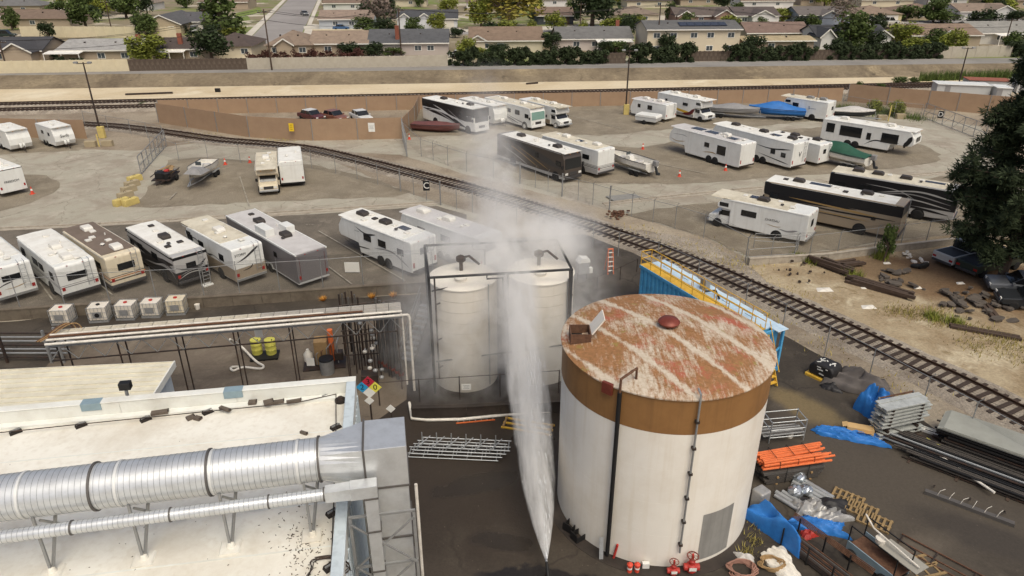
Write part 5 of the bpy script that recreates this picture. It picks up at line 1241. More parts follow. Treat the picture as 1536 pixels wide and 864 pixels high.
rv('white motorhome with grey lower stripes beside the dark coach', (896, 263), -51, 9.2, 2.5, 3.0, 'A', -1, 'rv_white', 'roof_dirty', ('rv_silver', .2), bands=((.24, .27, 'rv_charcoal'), (.3, .32, 'rv_charcoal'), (.35, .37, 'rv_midgrey')), wins=((.8, .62, 1.0, .5), (.4, .62, 1.0, .5)), endwin=None, hasladder=False, solar=((.55, .1, .9, .6),), ac=((.3, .2), (.82, .2)))
# upper right
rv('small white travel trailer behind the folded camper', (998, 180), -49, 6.4, 2.35, 2.45, 'T', -1, wins=((.25, .62, .5, .5), (.55, .62, .8, .6)), endwin=None, roof='roof_grey', cat='trailer', name='travel_trailer')
rv('white motorhome with yellow stripe and maroon nose at the fence', (1056, 180.5), -54, 9.0, 2.45, 2.95, 'C', 1, 'rv_white', 'roof_white', ('rv_midgrey', .14), (('rv_yellow', ((.05, .5), (.3, .36), (.6, .24), (.78, .2)), .14, .4), ('rv_maroon', ((.55, .12), (.7, .2), (.8, .5)), .25, .6), ('rv_charcoal', ((.05, .58), (.3, .44)), .05, .05)), wins=((.6, .64, .9, .4), (.2, .68, .4, .3)))
rv('white cab-over motorhome with spare wheel between blue and grey boats', (1238, 180), -48, 7.2, 2.45, 2.75, 'C', -1, 'rv_white', 'roof_dirty', endwin=(.3, .6, .5, .5), wins=((.35, .62, .9, .5),), text=('S-----', .7, .55, .55, 'rv_blue', 'side'), ac=((.55, 0), (.8, .2)), acm='cloth_grey')
rv('white fifth wheel with dark solar roof and animal emblem', (1108, 252), -56, 10.6, 2.45, 3.0, 'F', -1, 'rv_white', 'roof_grey', None, (('rv_gold', ((.02, .5), (.12, .42), (.25, .5)), .05, .1), ('rv_gold', ((.5, .25), (.62, .33), (.7, .3)), .05, .14), ('rv_midgrey', ((.05, .7), (.2, .75), (.28, .7)), .04, .06)), acm='ac_white', ac=((.68, .3),), solar=((.3, .2, 1.6, 1.0), (.5, .2, 1.6, 1.0), (.8, -.2, 1.2, .8)), wins=((.55, .6, .7, .5), (.75, .52, 1.2, 1.0)), endwin=None, vents=((.6, .3), (.9, .3)), hasladder=False, cat='trailer', name='fifth_wheel')
rv('white toy hauler with black sweeping tips and rear V emblem', (1185.5, 252.5), -57, 11.6, 2.5, 3.1, 'F', -1, 'rv_white', 'roof_white', None, (('rv_black', ((.55, .62), (.75, .58), (.98, .72)), .03, .2), ('rv_black', ((.6, .3), (.8, .2), (.98, .12)), .03, .14), ('rv_charcoal', ((.2, .7), (.35, .66), (.5, .7)), .03, .08)), acm='ac_dark', ac=((.2, .2), (.55, .2), (.88, .2)), wins=((.78, .48, .6, .5), (.9, .44, .6, .5)), endwin=None, text=('V', 0, .5, .8, 'rv_charcoal', 'end'), solar=((.7, .1, 1.2, .7),), cat='trailer', name='toy_hauler', vents=((.3, .4), (.4, .1)))
rv('short white trailer squeezed between toy hauler and green boat', (1226, 246), -55, 7.0, 2.3, 2.5, 'T', -1, wins=((.3, .6, .8, .4),), endwin=(-.2, .6, .5, .5), acm='ac_dark', ac=((.4, .2), (.8, .3)), cat='trailer', name='travel_trailer')
rv('long white luxury fifth wheel with large black windows', (1367, 232), -45, 10.8, 2.5, 2.95, 'F', 1, 'rv_white', 'roof_white', None, (('rv_black', ((.5, .12), (.6, .36), (.72, .36), (.86, .4)), .1, .2), ('rv_black', ((.9, .3), (.94, .5), (.97, .8)), .5, .5)), wins=((.1, .62, 1.0, 1.1), (.33, .58, 2.6, 1.2), (.53, .5, .5, .8), (.75, .55, 1.9, 1.1)), ac=((.2, 0), (.7, .1)), vents=((.45, .2), (.8, .3)), cat='trailer', name='fifth_wheel', bands=())
# lower right
rv('white cab-over motorhome parked behind the low concrete wall', (1207, 364), -38, 8.4, 2.5, 2.72, 'C', -1, 'rv_white', 'roof_dirty', None, (('rv_midgrey', ((.72, .3), (.82, .26), (.92, .36)), .05, .2), ('rv_gold', ((.6, .38), (.7, .34), (.76, .38)), .03, .06)), acm='ac_dark', ac=((.5, 0),), vents=((.3, .3), (.65, .5), (.8, -.3)), solar=((.42, .4, 1.2, .7),), wins=((.42, .6, 1.3, .5),), endwin=(-.1, .6, .55, .6), text=('CHATEAU', .66, .55, .26, 'rv_charcoal', 'side'), hasladder=False)
bk = (('rv_black', ((.0, .62), (.3, .6), (.7, .62)), .8, .2), ('rv_gold', ((.2, .62), (.5, .58), (.85, .52)), .1, .2), ('rv_black', ((.25, .5), (.55, .46), (.97, .5)), .1, .16), ('rv_gold', ((.25, .38), (.5, .36), (.8, .34)), .04, .1), ('rv_black', ((.3, .28), (.5, .32), (.75, .3)), .03, .08))
rv('beige and black coach with white roof in the right group', (1345, 357.5), -38, 11.4, 2.5, 3.15, 'A', -1, 'rv_tan', 'roof_white', None, bk, acm='ac_dark', ac=((.22, .2), (.72, .2)), vents=((.12, .1), (.5, .4), (.58, -.4), (.82, .3)), solar=((.38, .4, 1.8, .6),), wins=((.46, .7, .5, .4), (.82, .46, .35, .25)), endwin=None, bands=((.64, .97, 'rv_black'),))
sv = (('rv_silver', ((.4, .55), (.7, .78), (.97, .66)), .1, .16), ('rv_midgrey', ((.36, .44), (.65, .66), (.97, .5)), .08, .1), ('rv_silver', ((.35, .34), (.65, .5), (.97, .36)), .08, .12), ('rv_black', ((.4, .16), (.65, .26), (.97, .16)), .2, .2), ('rv_silver', ((.3, .78), (.55, .72), (.7, .5)), .04, .08))
rv('silver coach with black sweeping curves beside the pine tree', (1428, 332.5), -36, 10.6, 2.5, 3.1, 'A', -1, 'rv_silver', 'roof_dirty', None, sv, acm='ac_dark', ac=((.2, .1), (.36, .1), (.58, .1)), vents=((.45, .3), (.7, .2)), wins=((.1, .6, .9, .6), (.3, .62, 1.2, .6)), endwin=None, solar=((.8, .2, 1.6, .5),), bands=((.3, .95, 'rv_black'),))
# folded camper
fc = thing('folding_camper', 'small white folded camper trailer in front of the travel trailer', 'trailer', P(972, 185), R(-35), RVG)
ob('tub', MB().prism([(-1.5, .45), (1.5, .45), (1.6, .95), (-1.6, .95)], -.95, .95), 'rv_lightgrey', fc, bevel=.03); ob('lid', MB().prism([(-1.65, .96), (1.65, .96), (1.5, 1.3), (-1.5, 1.3)], -1.0, 1.0), 'rv_white', fc, bevel=.05)
ob('tongue', MB().beam((1.5, 0, .5), (2.4, 0, .45), .08), 'steel_dark', fc)
for y in (-.95, .95): wheel(fc, -.2, y, .3)
# ladder rack standing at the back of the swirled motorhome
lr = thing('folding_ladder', 'grey folding ladder with white step at the dark motorhome rear', 'ladder', P(312, 428), R(-43))
for y in (-.25, .25): ob('rail', MB().beam((0, y, 0), (.15, y, 1.9), .05), 'galv_dull', lr)
for k in range(6): ob('rung', MB().cyl((.02 + .023 * k, -.25, .25 + k * .28), (.02 + .023 * k, .25, .25 + k * .28), .02, 6), 'galv_dull', lr)
ob('step_board', MB().b2(-.3, .2, -.35, .35, .02, .1), 'rv_white', lr)

for k, (x, y) in enumerate(((.2, -.75), (.9, .7))): ob('roof_box', MB().b2(-.9 + .3 * k, .9 - .3 * k, -.35, .35, 0, .55), 'rv_white', et, bevel=.03, loc=(x, y, 2.68))
ob('roof_edge', MB().b2(-5.7, 5.71, -1.245, -1.15, 2.6, 2.69).b2(-5.7, 5.71, 1.15, 1.245, 2.6, 2.69), 'rv_white', et)
ob('reflector_strip', MB().b2(5.71, 5.72, -1.15, 1.15, .5, .56), 'rv_lightgrey', et)
ob('rear_door_seam', MB().b2(5.705, 5.715, -1.0, -.97, .6, 2.4).b2(5.705, 5.715, .97, 1.0, .6, 2.4), 'rv_maroon', et)

# ---------------- foliage ----------------
def leaf_mat(name, rgb, var=.35):
    m = mat(name, rgb, .75, 0, var, .9, dirt=(tuple(int(v * .62) for v in rgb), .7, 2.2), spec=.2)
    return m
leaf_mat('leaf_green', (84, 98, 52)); leaf_mat('leaf_dark', (54, 66, 40)); leaf_mat('leaf_lime', (128, 134, 58)); leaf_mat('leaf_yellow', (146, 136, 62)); leaf_mat('leaf_hedge', (52, 62, 38)); leaf_mat('leaf_pine', (58, 68, 44)); leaf_mat('leaf_bare', (122, 108, 98)); leaf_mat('leaf_corn', (96, 112, 58)); leaf_mat('leaf_dry', (176, 160, 88)); leaf_mat('leaf_maroon', (86, 56, 48))
mat('bark', (92, 78, 66), .95, 0, .2, 5)
def crown_mesh(name, m, seed, clumps, n, leaf, shape='round'):
    r = random.Random(seed); mb = MB(); C = []
    for k in range(clumps):
        if shape == 'round':
            a, z = r.uniform(0, 6.283), r.uniform(-.75, .95); rr = math.sqrt(max(0, 1 - z * z * .8)) * r.uniform(.35, .8); C.append((rr * math.cos(a), rr * math.sin(a), z * .62, r.uniform(.28, .48)))
        elif shape == 'cone':
            t = r.random(); rr = (1 - t) * .75 + .05; a = r.uniform(0, 6.283); C.append((rr * math.cos(a) * r.uniform(.4, 1), rr * math.sin(a), -1 + 2 * t, .16 + .22 * (1 - t)))
        else:
            C.append((r.uniform(-.95, .95), r.uniform(-.8, .8), r.uniform(-.8, .8), r.uniform(.25, .42)))
    for k in range(n):
        c = C[r.randrange(len(C))]
        d = Vector((r.gauss(0, 1), r.gauss(0, 1), r.gauss(0, 1))).normalized() * c[3] * (r.random() ** .4)
        p = Vector(c[:3]) + d
        x = Vector((r.gauss(0, 1), r.gauss(0, 1), r.gauss(0, .6))).normalized(); y = x.orthogonal().normalized(); y = (Matrix.Rotation(r.uniform(0, 6.28), 3, x) @ y)
        s = leaf * r.uniform(.6, 1.3)
        mb.add([p - x * s, p + y * s * .55, p + x * s, p - y * s * .55], [(0, 1, 2, 3)])
    return mesh(name, mb, m)
CROWN = {}
def crown(kind, i):
    key = (kind, i)
    if key not in CROWN:
        spec = {'green': ('leaf_green', 14, 1500, .10, 'round'), 'dark': ('leaf_dark', 16, 1700, .09, 'round'), 'lime': ('leaf_lime', 14, 1600, .09, 'round'), 'yellow': ('leaf_yellow', 18, 2000, .08, 'round'), 'bare': ('leaf_bare', 18, 700, .07, 'round'), 'cone': ('leaf_green', 26, 1800, .10, 'cone'), 'maroon': ('leaf_maroon', 10, 700, .12, 'round'), 'hedge': ('leaf_hedge', 26, 2600, .12, 'box')}[kind]
        CROWN[key] = crown_mesh('crown', spec[0], hash(kind) % 1 + i * 13 + len(kind) * 7, *spec[1:])
    return CROWN[key]
def tree(label, px, wpx, hpx, kind, i=0, z=LZ, group='trees among the houses', name='tree', cat='tree', trunk=.25):
    b = P(*px, z); sc = (b - Vector((0, 0, CAM_H))).length / FPX
    w, h = wpx * sc * .58, hpx * sc * 1.04
    o = thing(name, label, cat, b, random.Random(px[0]).uniform(0, 6), group)
    tk = MB().cyl((0, 0, 0), (.1, 0, h * .45), max(.08, w * .09), 8, max(.05, w * .05))
    rr = random.Random(px[0] + 1)
    for k in range(5):
        a = rr.uniform(0, 6.28); tk.cyl((.05, 0, h * rr.uniform(.25, .45)), (math.cos(a) * w * .5, math.sin(a) * w * .5, h * rr.uniform(.5, .8)), max(.04, w * .04), 6, .02)
    ob('trunk', tk, 'bark', o)
    c = link('crown', crown(kind, i), o, (0, 0, h * (.5 + trunk / 2)))
    c.scale = (w, w, h * (1 - trunk) * .62 if kind != 'cone' else h * (1 - trunk) * .52)
    return o
# ---------------- houses ----------------
mat('win_white', (226, 224, 216), .5); mat('win_glass', (74, 80, 84), .2); mat('brick', (140, 84, 66), .9, 0, .15, 3); mat('trim_white', (224, 220, 210), .6, 0, .04)
mat('garage', (214, 208, 196), .6, 0, .04)
HOUSES = []
def hm(rgb, kind):
    g_ = sum(rgb) / 3; rgb = tuple(int((g_ + (c - g_) * .72) * (.93 if kind == 'wall' else .9)) for c in rgb)
    nm = 'house_%s_%d_%d_%d' % ((kind,) + tuple(rgb))
    if kind == 'roof': return mat(nm, rgb, .9, 0, .12, .6, dirt=(tuple(int(c * .78) for c in rgb), .6, 1.1), bump=.5, bscale=6) and nm
    return mat(nm, rgb, .85, 0, .05, .6) and nm
def house(label, x0, x1, yb, kind, roof, wall, d=10, wh=2.5, rise=1.9, wins=(.2, .5, .8), door=None, chim=None, gable=None, garage=None, patio=None, rot=3.5, ov=.5, solar=False, z=LZ, upper=None):
    a, b = P(x0, yb, z), P(x1, yb, z); w = (b - a).length * math.cos(0); c = (a + b) / 2
    o = thing('house', label, 'house', c, R(rot), 'houses behind the levee'); HOUSES.append((c, label, w))
    rm, wm = hm(roof, 'roof'), hm(wall, 'wall')
    ob('wall', MB().b2(-w / 2, w / 2, 0, d, 0, wh), wm, o)
    def roof_g(x0, x1, y0, y1, zz, rs, axis, nm='roof', parent=o):
        mb = MB(); t = .14
        if axis == 'x':
            ym = (y0 + y1) / 2
            prof = [(y0 - ov, zz - .12), (ym, zz + rs), (y1 + ov, zz - .12), (y1 + ov, zz - .12 + t), (ym, zz + rs + t), (y0 - ov, zz - .12 + t)]
            n = 6; vs = [(x0 - ov * .7, y, q) for y, q in prof] + [(x1 + ov * .7, y, q) for y, q in prof]
            fs = [(0, 1, 4, 5), (1, 2, 3, 4), (11, 10, 7, 6), (10, 9, 8, 7)] + [(k, n + k, n + (k + 1) % n, (k + 1) % n) for k in range(n)]
            mb.add(vs, fs)
            r = ob(nm, mb, rm, parent)
            for xx in (x0 + .02, x1 - .02): ob('gable_end', MB().add([(xx, y0, zz), (xx, y1, zz), (xx, ym, zz + rs - .02)], [(0, 1, 2)]), wm, o)
            ob('fascia', MB().b2(x0 - ov * .7, x1 + ov * .7, y0 - ov - .06, y0 - ov, zz - .2, zz + .02), 'trim_white', r)
        elif axis == 'y':
            xm = (x0 + x1) / 2
            prof = [(x0 - ov, zz - .12), (xm, zz + rs), (x1 + ov, zz - .12), (x1 + ov, zz - .12 + t), (xm, zz + rs + t), (x0 - ov, zz - .12 + t)]
            n = 6; vs = [(x, y0 - ov * .7, q) for x, q in prof] + [(x, y1 + ov * .7, q) for x, q in prof]
            fs = [(0, 1, 4, 5), (1, 2, 3, 4), (11, 10, 7, 6), (10, 9, 8, 7)] + [(k, n + k, n + (k + 1) % n, (k + 1) % n) for k in range(n)]
            r = ob(nm, mb.add(vs, fs), rm, parent)
            ob('gable_end', MB().add([(x0, y0 + .01, zz), (x1, y0 + .01, zz), (xm, y0 + .01, zz + rs - .02)], [(0, 1, 2)]), wm, o)
            for s0, s1 in ((x0 - ov, xm), (x1 + ov, xm)): ob('barge_board', MB().beam((s0, y0 - ov * .7 - .05, zz - .1), (s1, y0 - ov * .7 - .05, zz + rs + .05), .08, .24), 'trim_white', r)
        else:
            xi = min((y1 - y0) / 2 + ov, (x1 - x0) / 2 + ov - .3); ym = (y0 + y1) / 2
            vs = [(x0 - ov, y0 - ov, zz - .1), (x1 + ov, y0 - ov, zz - .1), (x1 + ov, y1 + ov, zz - .1), (x0 - ov, y1 + ov, zz - .1), (x0 - ov + xi, ym, zz + rs), (x1 + ov - xi, ym, zz + rs)]
            r = ob(nm, mb.add(vs, [(0, 1, 5, 4), (1, 2, 5), (2, 3, 4, 5), (3, 0, 4), (3, 2, 1, 0)]), rm, parent)
            ob('ridge_cap', MB().beam(vs[4], vs[5], .3, .12), rm, r)
        return r
    r = roof_g(-w / 2, w / 2, 0, d, wh, rise, {'gx': 'x', 'gy': 'y', 'hip': 'h', 'flat': 'x'}[kind])
    for t in wins:
        x = t * w - w / 2
        for zz in ([1.45] if wh < 4 else [1.3, 3.9]):
            f = ob('window', MB().b2(x - .75, x + .75, -.06, .02, zz - .55, zz + .55), 'win_white', o); ob('pane', MB().b2(x - .65, x + .65, -.075, -.061, zz - .45, zz + .45), 'win_glass', f)
            ob('mullion', MB().b2(x - .03, x + .03, -.085, -.0755, zz - .45, zz + .45), 'win_white', f)
    if door is not None: ob('door', MB().b2(door * w - w / 2 - .45, door * w - w / 2 + .45, -.05, .02, .05, 2.1), 'bark', o)
    if garage is not None: ob('garage_door', MB().b2(garage * w - w / 2 - 2.3, garage * w - w / 2 + 2.3, -.06, .02, .05, 2.15), 'garage', o)
    if chim is not None: ob('chimney', MB().b2(chim[0] * w - w / 2 - .4, chim[0] * w - w / 2 + .4, chim[1] * d - .35, chim[1] * d + .35, wh, wh + rise + 1.2), 'brick', r)
    if gable is not None:
        for (g0, g1, gd, gr) in gable:
            gw0, gw1 = g0 * w - w / 2, g1 * w - w / 2
            ob('wing_wall', MB().b2(gw0, gw1, -gd, -.01, 0, wh - .01), wm, o)
            roof_g(gw0, gw1, -gd, d * .4, wh + .01, gr, 'y', 'wing_roof')
    if patio:
        p0, p1, pd = patio; q0, q1 = p0 * w - w / 2, p1 * w - w / 2
        ob('patio_cover', MB().add([(q0, -pd, wh - .45), (q1, -pd, wh - .45), (q1, .0, wh - .2), (q0, 0, wh - .2), (q0, -pd, wh - .33), (q1, -pd, wh - .33), (q1, 0, wh - .08), (q0, 0, wh - .08)], [(3, 2, 1, 0), (4, 5, 6, 7), (0, 1, 5, 4), (1, 2, 6, 5), (2, 3, 7, 6), (3, 0, 4, 7)]), 'trim_white', o)
        for xx in (q0 + .1, (q0 + q1) / 2, q1 - .1): ob('patio_post', MB().beam((xx, -pd + .1, 0), (xx, -pd + .1, wh - .45), .12), 'trim_white', o)
    if solar:
        for k in range(6):
            an = math.atan2(rise, d / 2); xx = -w * .1 + k * 1.7
            ob('solar_panel', MB().box((0, 0, 0), (1.6, 2.4, .05)), 'solar', r, loc=(xx, d * .22, wh + rise * .44 + .3), rot=(an, 0, 0))
    for k in range(2): ob('roof_vent', MB().b2(-.15, .15, -.15, .15, 0, .4), 'steel_dark', r, loc=((.25 + .4 * k) * w - w / 2, d * .3, wh + rise * .55))
    return o
TAN, CRM, WHT, PNK = (188, 164, 132), (222, 206, 170), (222, 218, 210), (196, 180, 168)
BRN, DBR, GRY, DGR, LGR, TBR = (142, 114, 92), (92, 77, 68), (124, 120, 116), (76, 75, 77), (176, 172, 164), (156, 130, 106)
house('dark grey roofed house at the far left behind the pale wall', -25, 66, 96, 'gx', DGR, TAN, gable=((.5, .95, 3, 1.6),), wins=(.3, .75))
house('low house with pale grey roof and patio cover at left', 92, 206, 95, 'gx', LGR, TAN, d=13, rise=1.3, wins=(.55, .85), chim=(.96, .3), patio=(-.1, .35, 2.5))
house('dark brown roofed house with brick chimney behind the round trees', 232, 318, 93, 'gx', DBR, TAN, chim=(.45, .2), wins=(.2, .7), patio=(.1, .6, 2), rise=1.5)
house('brown hip roofed house beside the street corner', 312, 378, 88, 'hip', (98, 80, 70), CRM, d=12, wins=(.85,))
house('tan hip roofed house with black gable right of the street', 402, 468, 86, 'hip', TBR, TAN, d=12, gable=((.25, .6, 1, 1.2),), wins=(.2, .8), rise=2.2)
house('long tan roofed house behind the maroon hedge', 468, 552, 84, 'gx', (166, 138, 112), TAN, d=11, wins=(.3, .7))
house('grey roofed house with red chimney and two white windows', 555, 672, 83, 'gx', (98, 98, 100), PNK, d=11, wins=(.62, .78), chim=(.36, .12), rise=2.1)
house('long brown roofed cream house behind the dark hedge', 706, 814, 79, 'gx', (150, 120, 94), CRM, d=11, wins=(.2, .42), gable=((.0, .2, .2, 1.0),), rise=2.2)
house('grey roofed house with white patio awning', 836, 948, 76, 'gx', GRY, (214, 198, 184), d=11, wins=(.25, .5), patio=(.5, .98, 3), chim=(.88, .7))
house('two storey cream house with grey solar roof', 968, 1108, 82, 'gx', (112, 110, 108), (226, 208, 172), d=11, wh=5.1, rise=1.2, wins=(.1, .28, .5, .68, .9), solar=True)
house('low house with flat tan patio roofs right of the two storey house', 1112, 1220, 79, 'gx', (196, 172, 122), (164, 140, 118), d=7, rise=.5, wins=(.4,))
house('reddish brown roofed house behind flat tan patios', 1118, 1212, 66, 'gx', (142, 112, 94), TAN, d=9, wins=(.2, .6))
house('charcoal roofed house with two white gables', 1222, 1330, 72, 'gx', (72, 72, 74), WHT, d=10, gable=((.0, .18, 2, 1.7), (.72, .98, 2, 1.4)), wins=(.4, .55))
house('brown tiled house with small white gable at right', 1362, 1470, 70, 'gx', (156, 126, 100), TAN, d=12, gable=((.35, .55, 2, 1.2),), wins=(.15, .75), rise=1.8)
house('pale grey roofed house at the right edge', 1462, 1575, 66, 'gx', (160, 154, 142), (206, 200, 186), d=13, wins=(.3, .7), patio=(.2, .8, 2.5))
# second row across the back street
house('sprawling brown hip roofed house at the top left', -30, 104, 42, 'hip', BRN, TAN, d=14, wins=(.3, .6), gable=((.1, .4, 2, 1.3),))
house('tan house with front gable and two shuttered windows', 217, 272, 52, 'gy', (100, 98, 98), (206, 182, 140), d=16, rise=2.2, wins=(.25, .75))
house('grey roofed wing beside the shuttered gable house', 272, 318, 47, 'gx', (98, 96, 98), (206, 182, 140), d=12, garage=.5, wins=())
house('pale blue house with tan roof by the street', 480, 560, 43, 'gx', (166, 138, 116), (184, 192, 198), d=11, wins=(.3, .6, .85))
house('white cottage with dark roof and double gables', 597, 650, 43, 'gx', (84, 84, 86), (216, 218, 220), d=12, gable=((.02, .42, 3, 1.7), (.55, .98, 2, 1.6)), wins=(.2, .75))
house('white garage wing with dark roof', 652, 686, 42, 'gx', (84, 84, 86), (216, 218, 220), d=10, garage=.5, wins=())
house('dark teal house with brown roof', 806, 860, 37, 'gx', (146, 116, 96), (70, 78, 84), d=11, wins=(.25, .55), door=.85)
house('tan hip roofed cream house near top centre', 920, 988, 35, 'hip', (152, 128, 106), CRM, d=12, wins=(.3, .7))
house('brick fronted house with dark brown roof', 1012, 1098, 37, 'gx', (114, 96, 86), (168, 128, 104), d=12, gable=((.02, .28, 2, 1.4), (.65, .98, 3, 1.7)), wins=(.14, .45, .8))
house('white house with dark brown roof and red gable trim', 1102, 1168, 37, 'gx', (104, 88, 82), WHT, d=12, gable=((.3, .8, 3, 1.6),), wins=(.2, .55))
house('blue grey house with grey shingle roof', 1196, 1275, 36, 'gx', (122, 112, 104), (150, 160, 172), d=12, wins=(.3, .5), gable=((.4, .7, 2, 1.3),))
house('wide yellow cream house with tan roof', 1284, 1352, 34, 'hip', (158, 130, 104), (214, 196, 138), d=14, wins=(.3,), garage=.75)
house('tan roofed house right of the two white cars', 1352, 1424, 30, 'hip', (146, 116, 92), TAN, d=14, wins=(.4,))
house('white house with tan roof and broad gable at top right', 1436, 1515, 30, 'gx', (158, 132, 108), WHT, d=12, gable=((.45, .95, 4, 1.9),), wins=(.2, .7))
r3 = [(-20, 60, 20, GRY, TAN, 'with grey roof at top left corner'), (100, 160, 22, DBR, CRM, 'with dark roof behind the left trees'), (166, 228, 16, (150, 128, 110), WHT, 'with tan roof beyond the left wall'), (300, 372, 14, BRN, TAN, 'with brown roof left of the street top'), (486, 548, 16, BRN, WHT, 'with brown roof right of the street top'), (560, 640, 10, LGR, CRM, 'with pale roof above the white cottage'), (700, 760, 14, BRN, WHT, 'with brown roof behind the yellow tree'), (790, 850, 10, (150, 124, 104), WHT, 'with tan roof above the teal house'), (940, 1010, 12, DBR, CRM, 'with dark roof above the cream hip house'), (1020, 1080, 8, GRY, TAN, 'with grey roof at the top centre right'), (1110, 1190, 12, BRN, WHT, 'with brown roof above the white house'), (1200, 1262, 8, LGR, TAN, 'with pale roof above the blue grey house'), (1290, 1370, 10, DBR, CRM, 'with dark brown roof above the yellow house'), (1390, 1450, 8, GRY, WHT, 'with grey roof at the top right'), (1480, 1560, 12, BRN, TAN, 'with brown roof in the top right corner')]
for x0, x1, yb, rc, wc, t in r3: house('distant house ' + t, x0, x1, yb, 'hip' if x0 % 3 else 'gx', rc, wc, d=12, wins=(.25, .7))
# garden walls, fences, hedges on the levee edge
def garden_wall(label, px, h, m, name='garden_wall', every=2.4, cat='wall'):
    pts = [P(*p, LZ) for p in px]; o = thing(name, label, cat, pts[0]); b = pts[0]
    for p, q in zip(pts, pts[1:]):
        n = max(1, int((q - p).length / every)); d = (q - p) / n; a = math.atan2(d.y, d.x)
        me = mesh('panel', MB().b2(.02, d.length - .02, -.08, .08, 0, h), m)
        mp = mesh('pier', MB().b2(-.14, .14, -.13, .13, 0, h + .06), m)
        for k in range(n): link('panel', me, o, p - b + d * k, (0, 0, a)); link('pier', mp, o, p - b + d * k, (0, 0, a))
    return o
mat('wall_beige', (206, 194, 164), .9, 0, .05, .5, dirt=((180, 166, 138), .4, .6)); mat('wall_grey', (176, 168, 152), .9, 0, .05, .5, dirt=((150, 140, 124), .5, .6)); mat('fence_dark', (84, 72, 62), .9, 0, .2, 1, dirt=((120, 108, 94), .5, 1.5))
garden_wall('pale beige block wall along the levee road at left', [(-120, 114), (0, 110), (195, 106.5)], 2.1, 'wall_beige')
garden_wall('dark weathered wooden fence along the levee road', [(196, 106.5), (372, 104)], 2.0, 'fence_dark', 'wooden_fence', .9, 'fence')
garden_wall('grey beige block wall along the levee road in the middle', [(373, 104), (520, 101.5), (672, 99)], 2.0, 'wall_grey')
garden_wall('beige wall between the house rows at top left', [(34, 56), (130, 56), (266, 57)], 2.6, 'wall_beige')
garden_wall('dark wooden fence between two hedges on the levee', [(904, 95.5), (938, 95)], 2.0, 'fence_dark', 'wooden_fence', .9, 'fence')
garden_wall('grey block wall at right end of the levee hedges', [(1408, 87), (1515, 85)], 2.2, 'wall_grey')
garden_wall('brown wooden fence behind the right hedges', [(1035, 92), (1215, 90), (1408, 87)], 1.9, 'fence_dark', 'wooden_fence', .9, 'fence')
garden_wall('white garden fence at the far left corner', [(-20, 96), (48, 78)], 1.6, 'trim_white', 'garden_fence', 1.2, 'fence')
garden_wall('pinkish wall with shrubs in front of the pale blue house', [(470, 50), (600, 50)], 1.0, 'wall_beige')
def hedge(label, x0, x1, yb, h, segs, kind='hedge'):
    a, b = P(x0, yb[0], LZ), P(x1, yb[1], LZ); d = (b - a) / segs; ang = math.atan2(d.y, d.x)
    o = thing('hedge', label, 'hedge', a, ang)
    rr = random.Random(int(x0))
    for k in range(segs):
        c = link('foliage', crown(kind, k % 3), o, ((k + .5) * d.length, .3, h * .48)); hh = h * rr.uniform(.85, 1.25); c.scale = (d.length * .66, 1.5, hh * .58)
    st = MB()
    for k in range(segs * 2): st.cyl(((k + .5) * d.length / 2, .3, 0), ((k + .5) * d.length / 2, .3, h * .6), .06, 5)
    ob('stems', st, 'bark', o)
hedge('dark hedge on the levee in front of the long brown house', 676, 906, (99, 95.5), 3.0, 9)
hedge('dark hedge between the grey roofed house and two storey house', 938, 1036, (95, 93), 3.6, 4)
hedge('dark hedge in front of the flat tan patio roofs', 1086, 1218, (92, 90), 3.0, 5)
hedge('dark flowering hedge in front of the charcoal roofed house', 1236, 1408, (89.5, 87.5), 3.0, 7)
hedge('dark hedge at the right end of the levee wall', 1512, 1600, (85.5, 83), 3.2, 4)
hedge('maroon leaved hedge behind the middle levee wall', 366, 548, (98, 94), 2.6, 8, 'maroon')
hedge('small green hedge beside the pale roofed house', 76, 122, (103, 98), 1.6, 3)
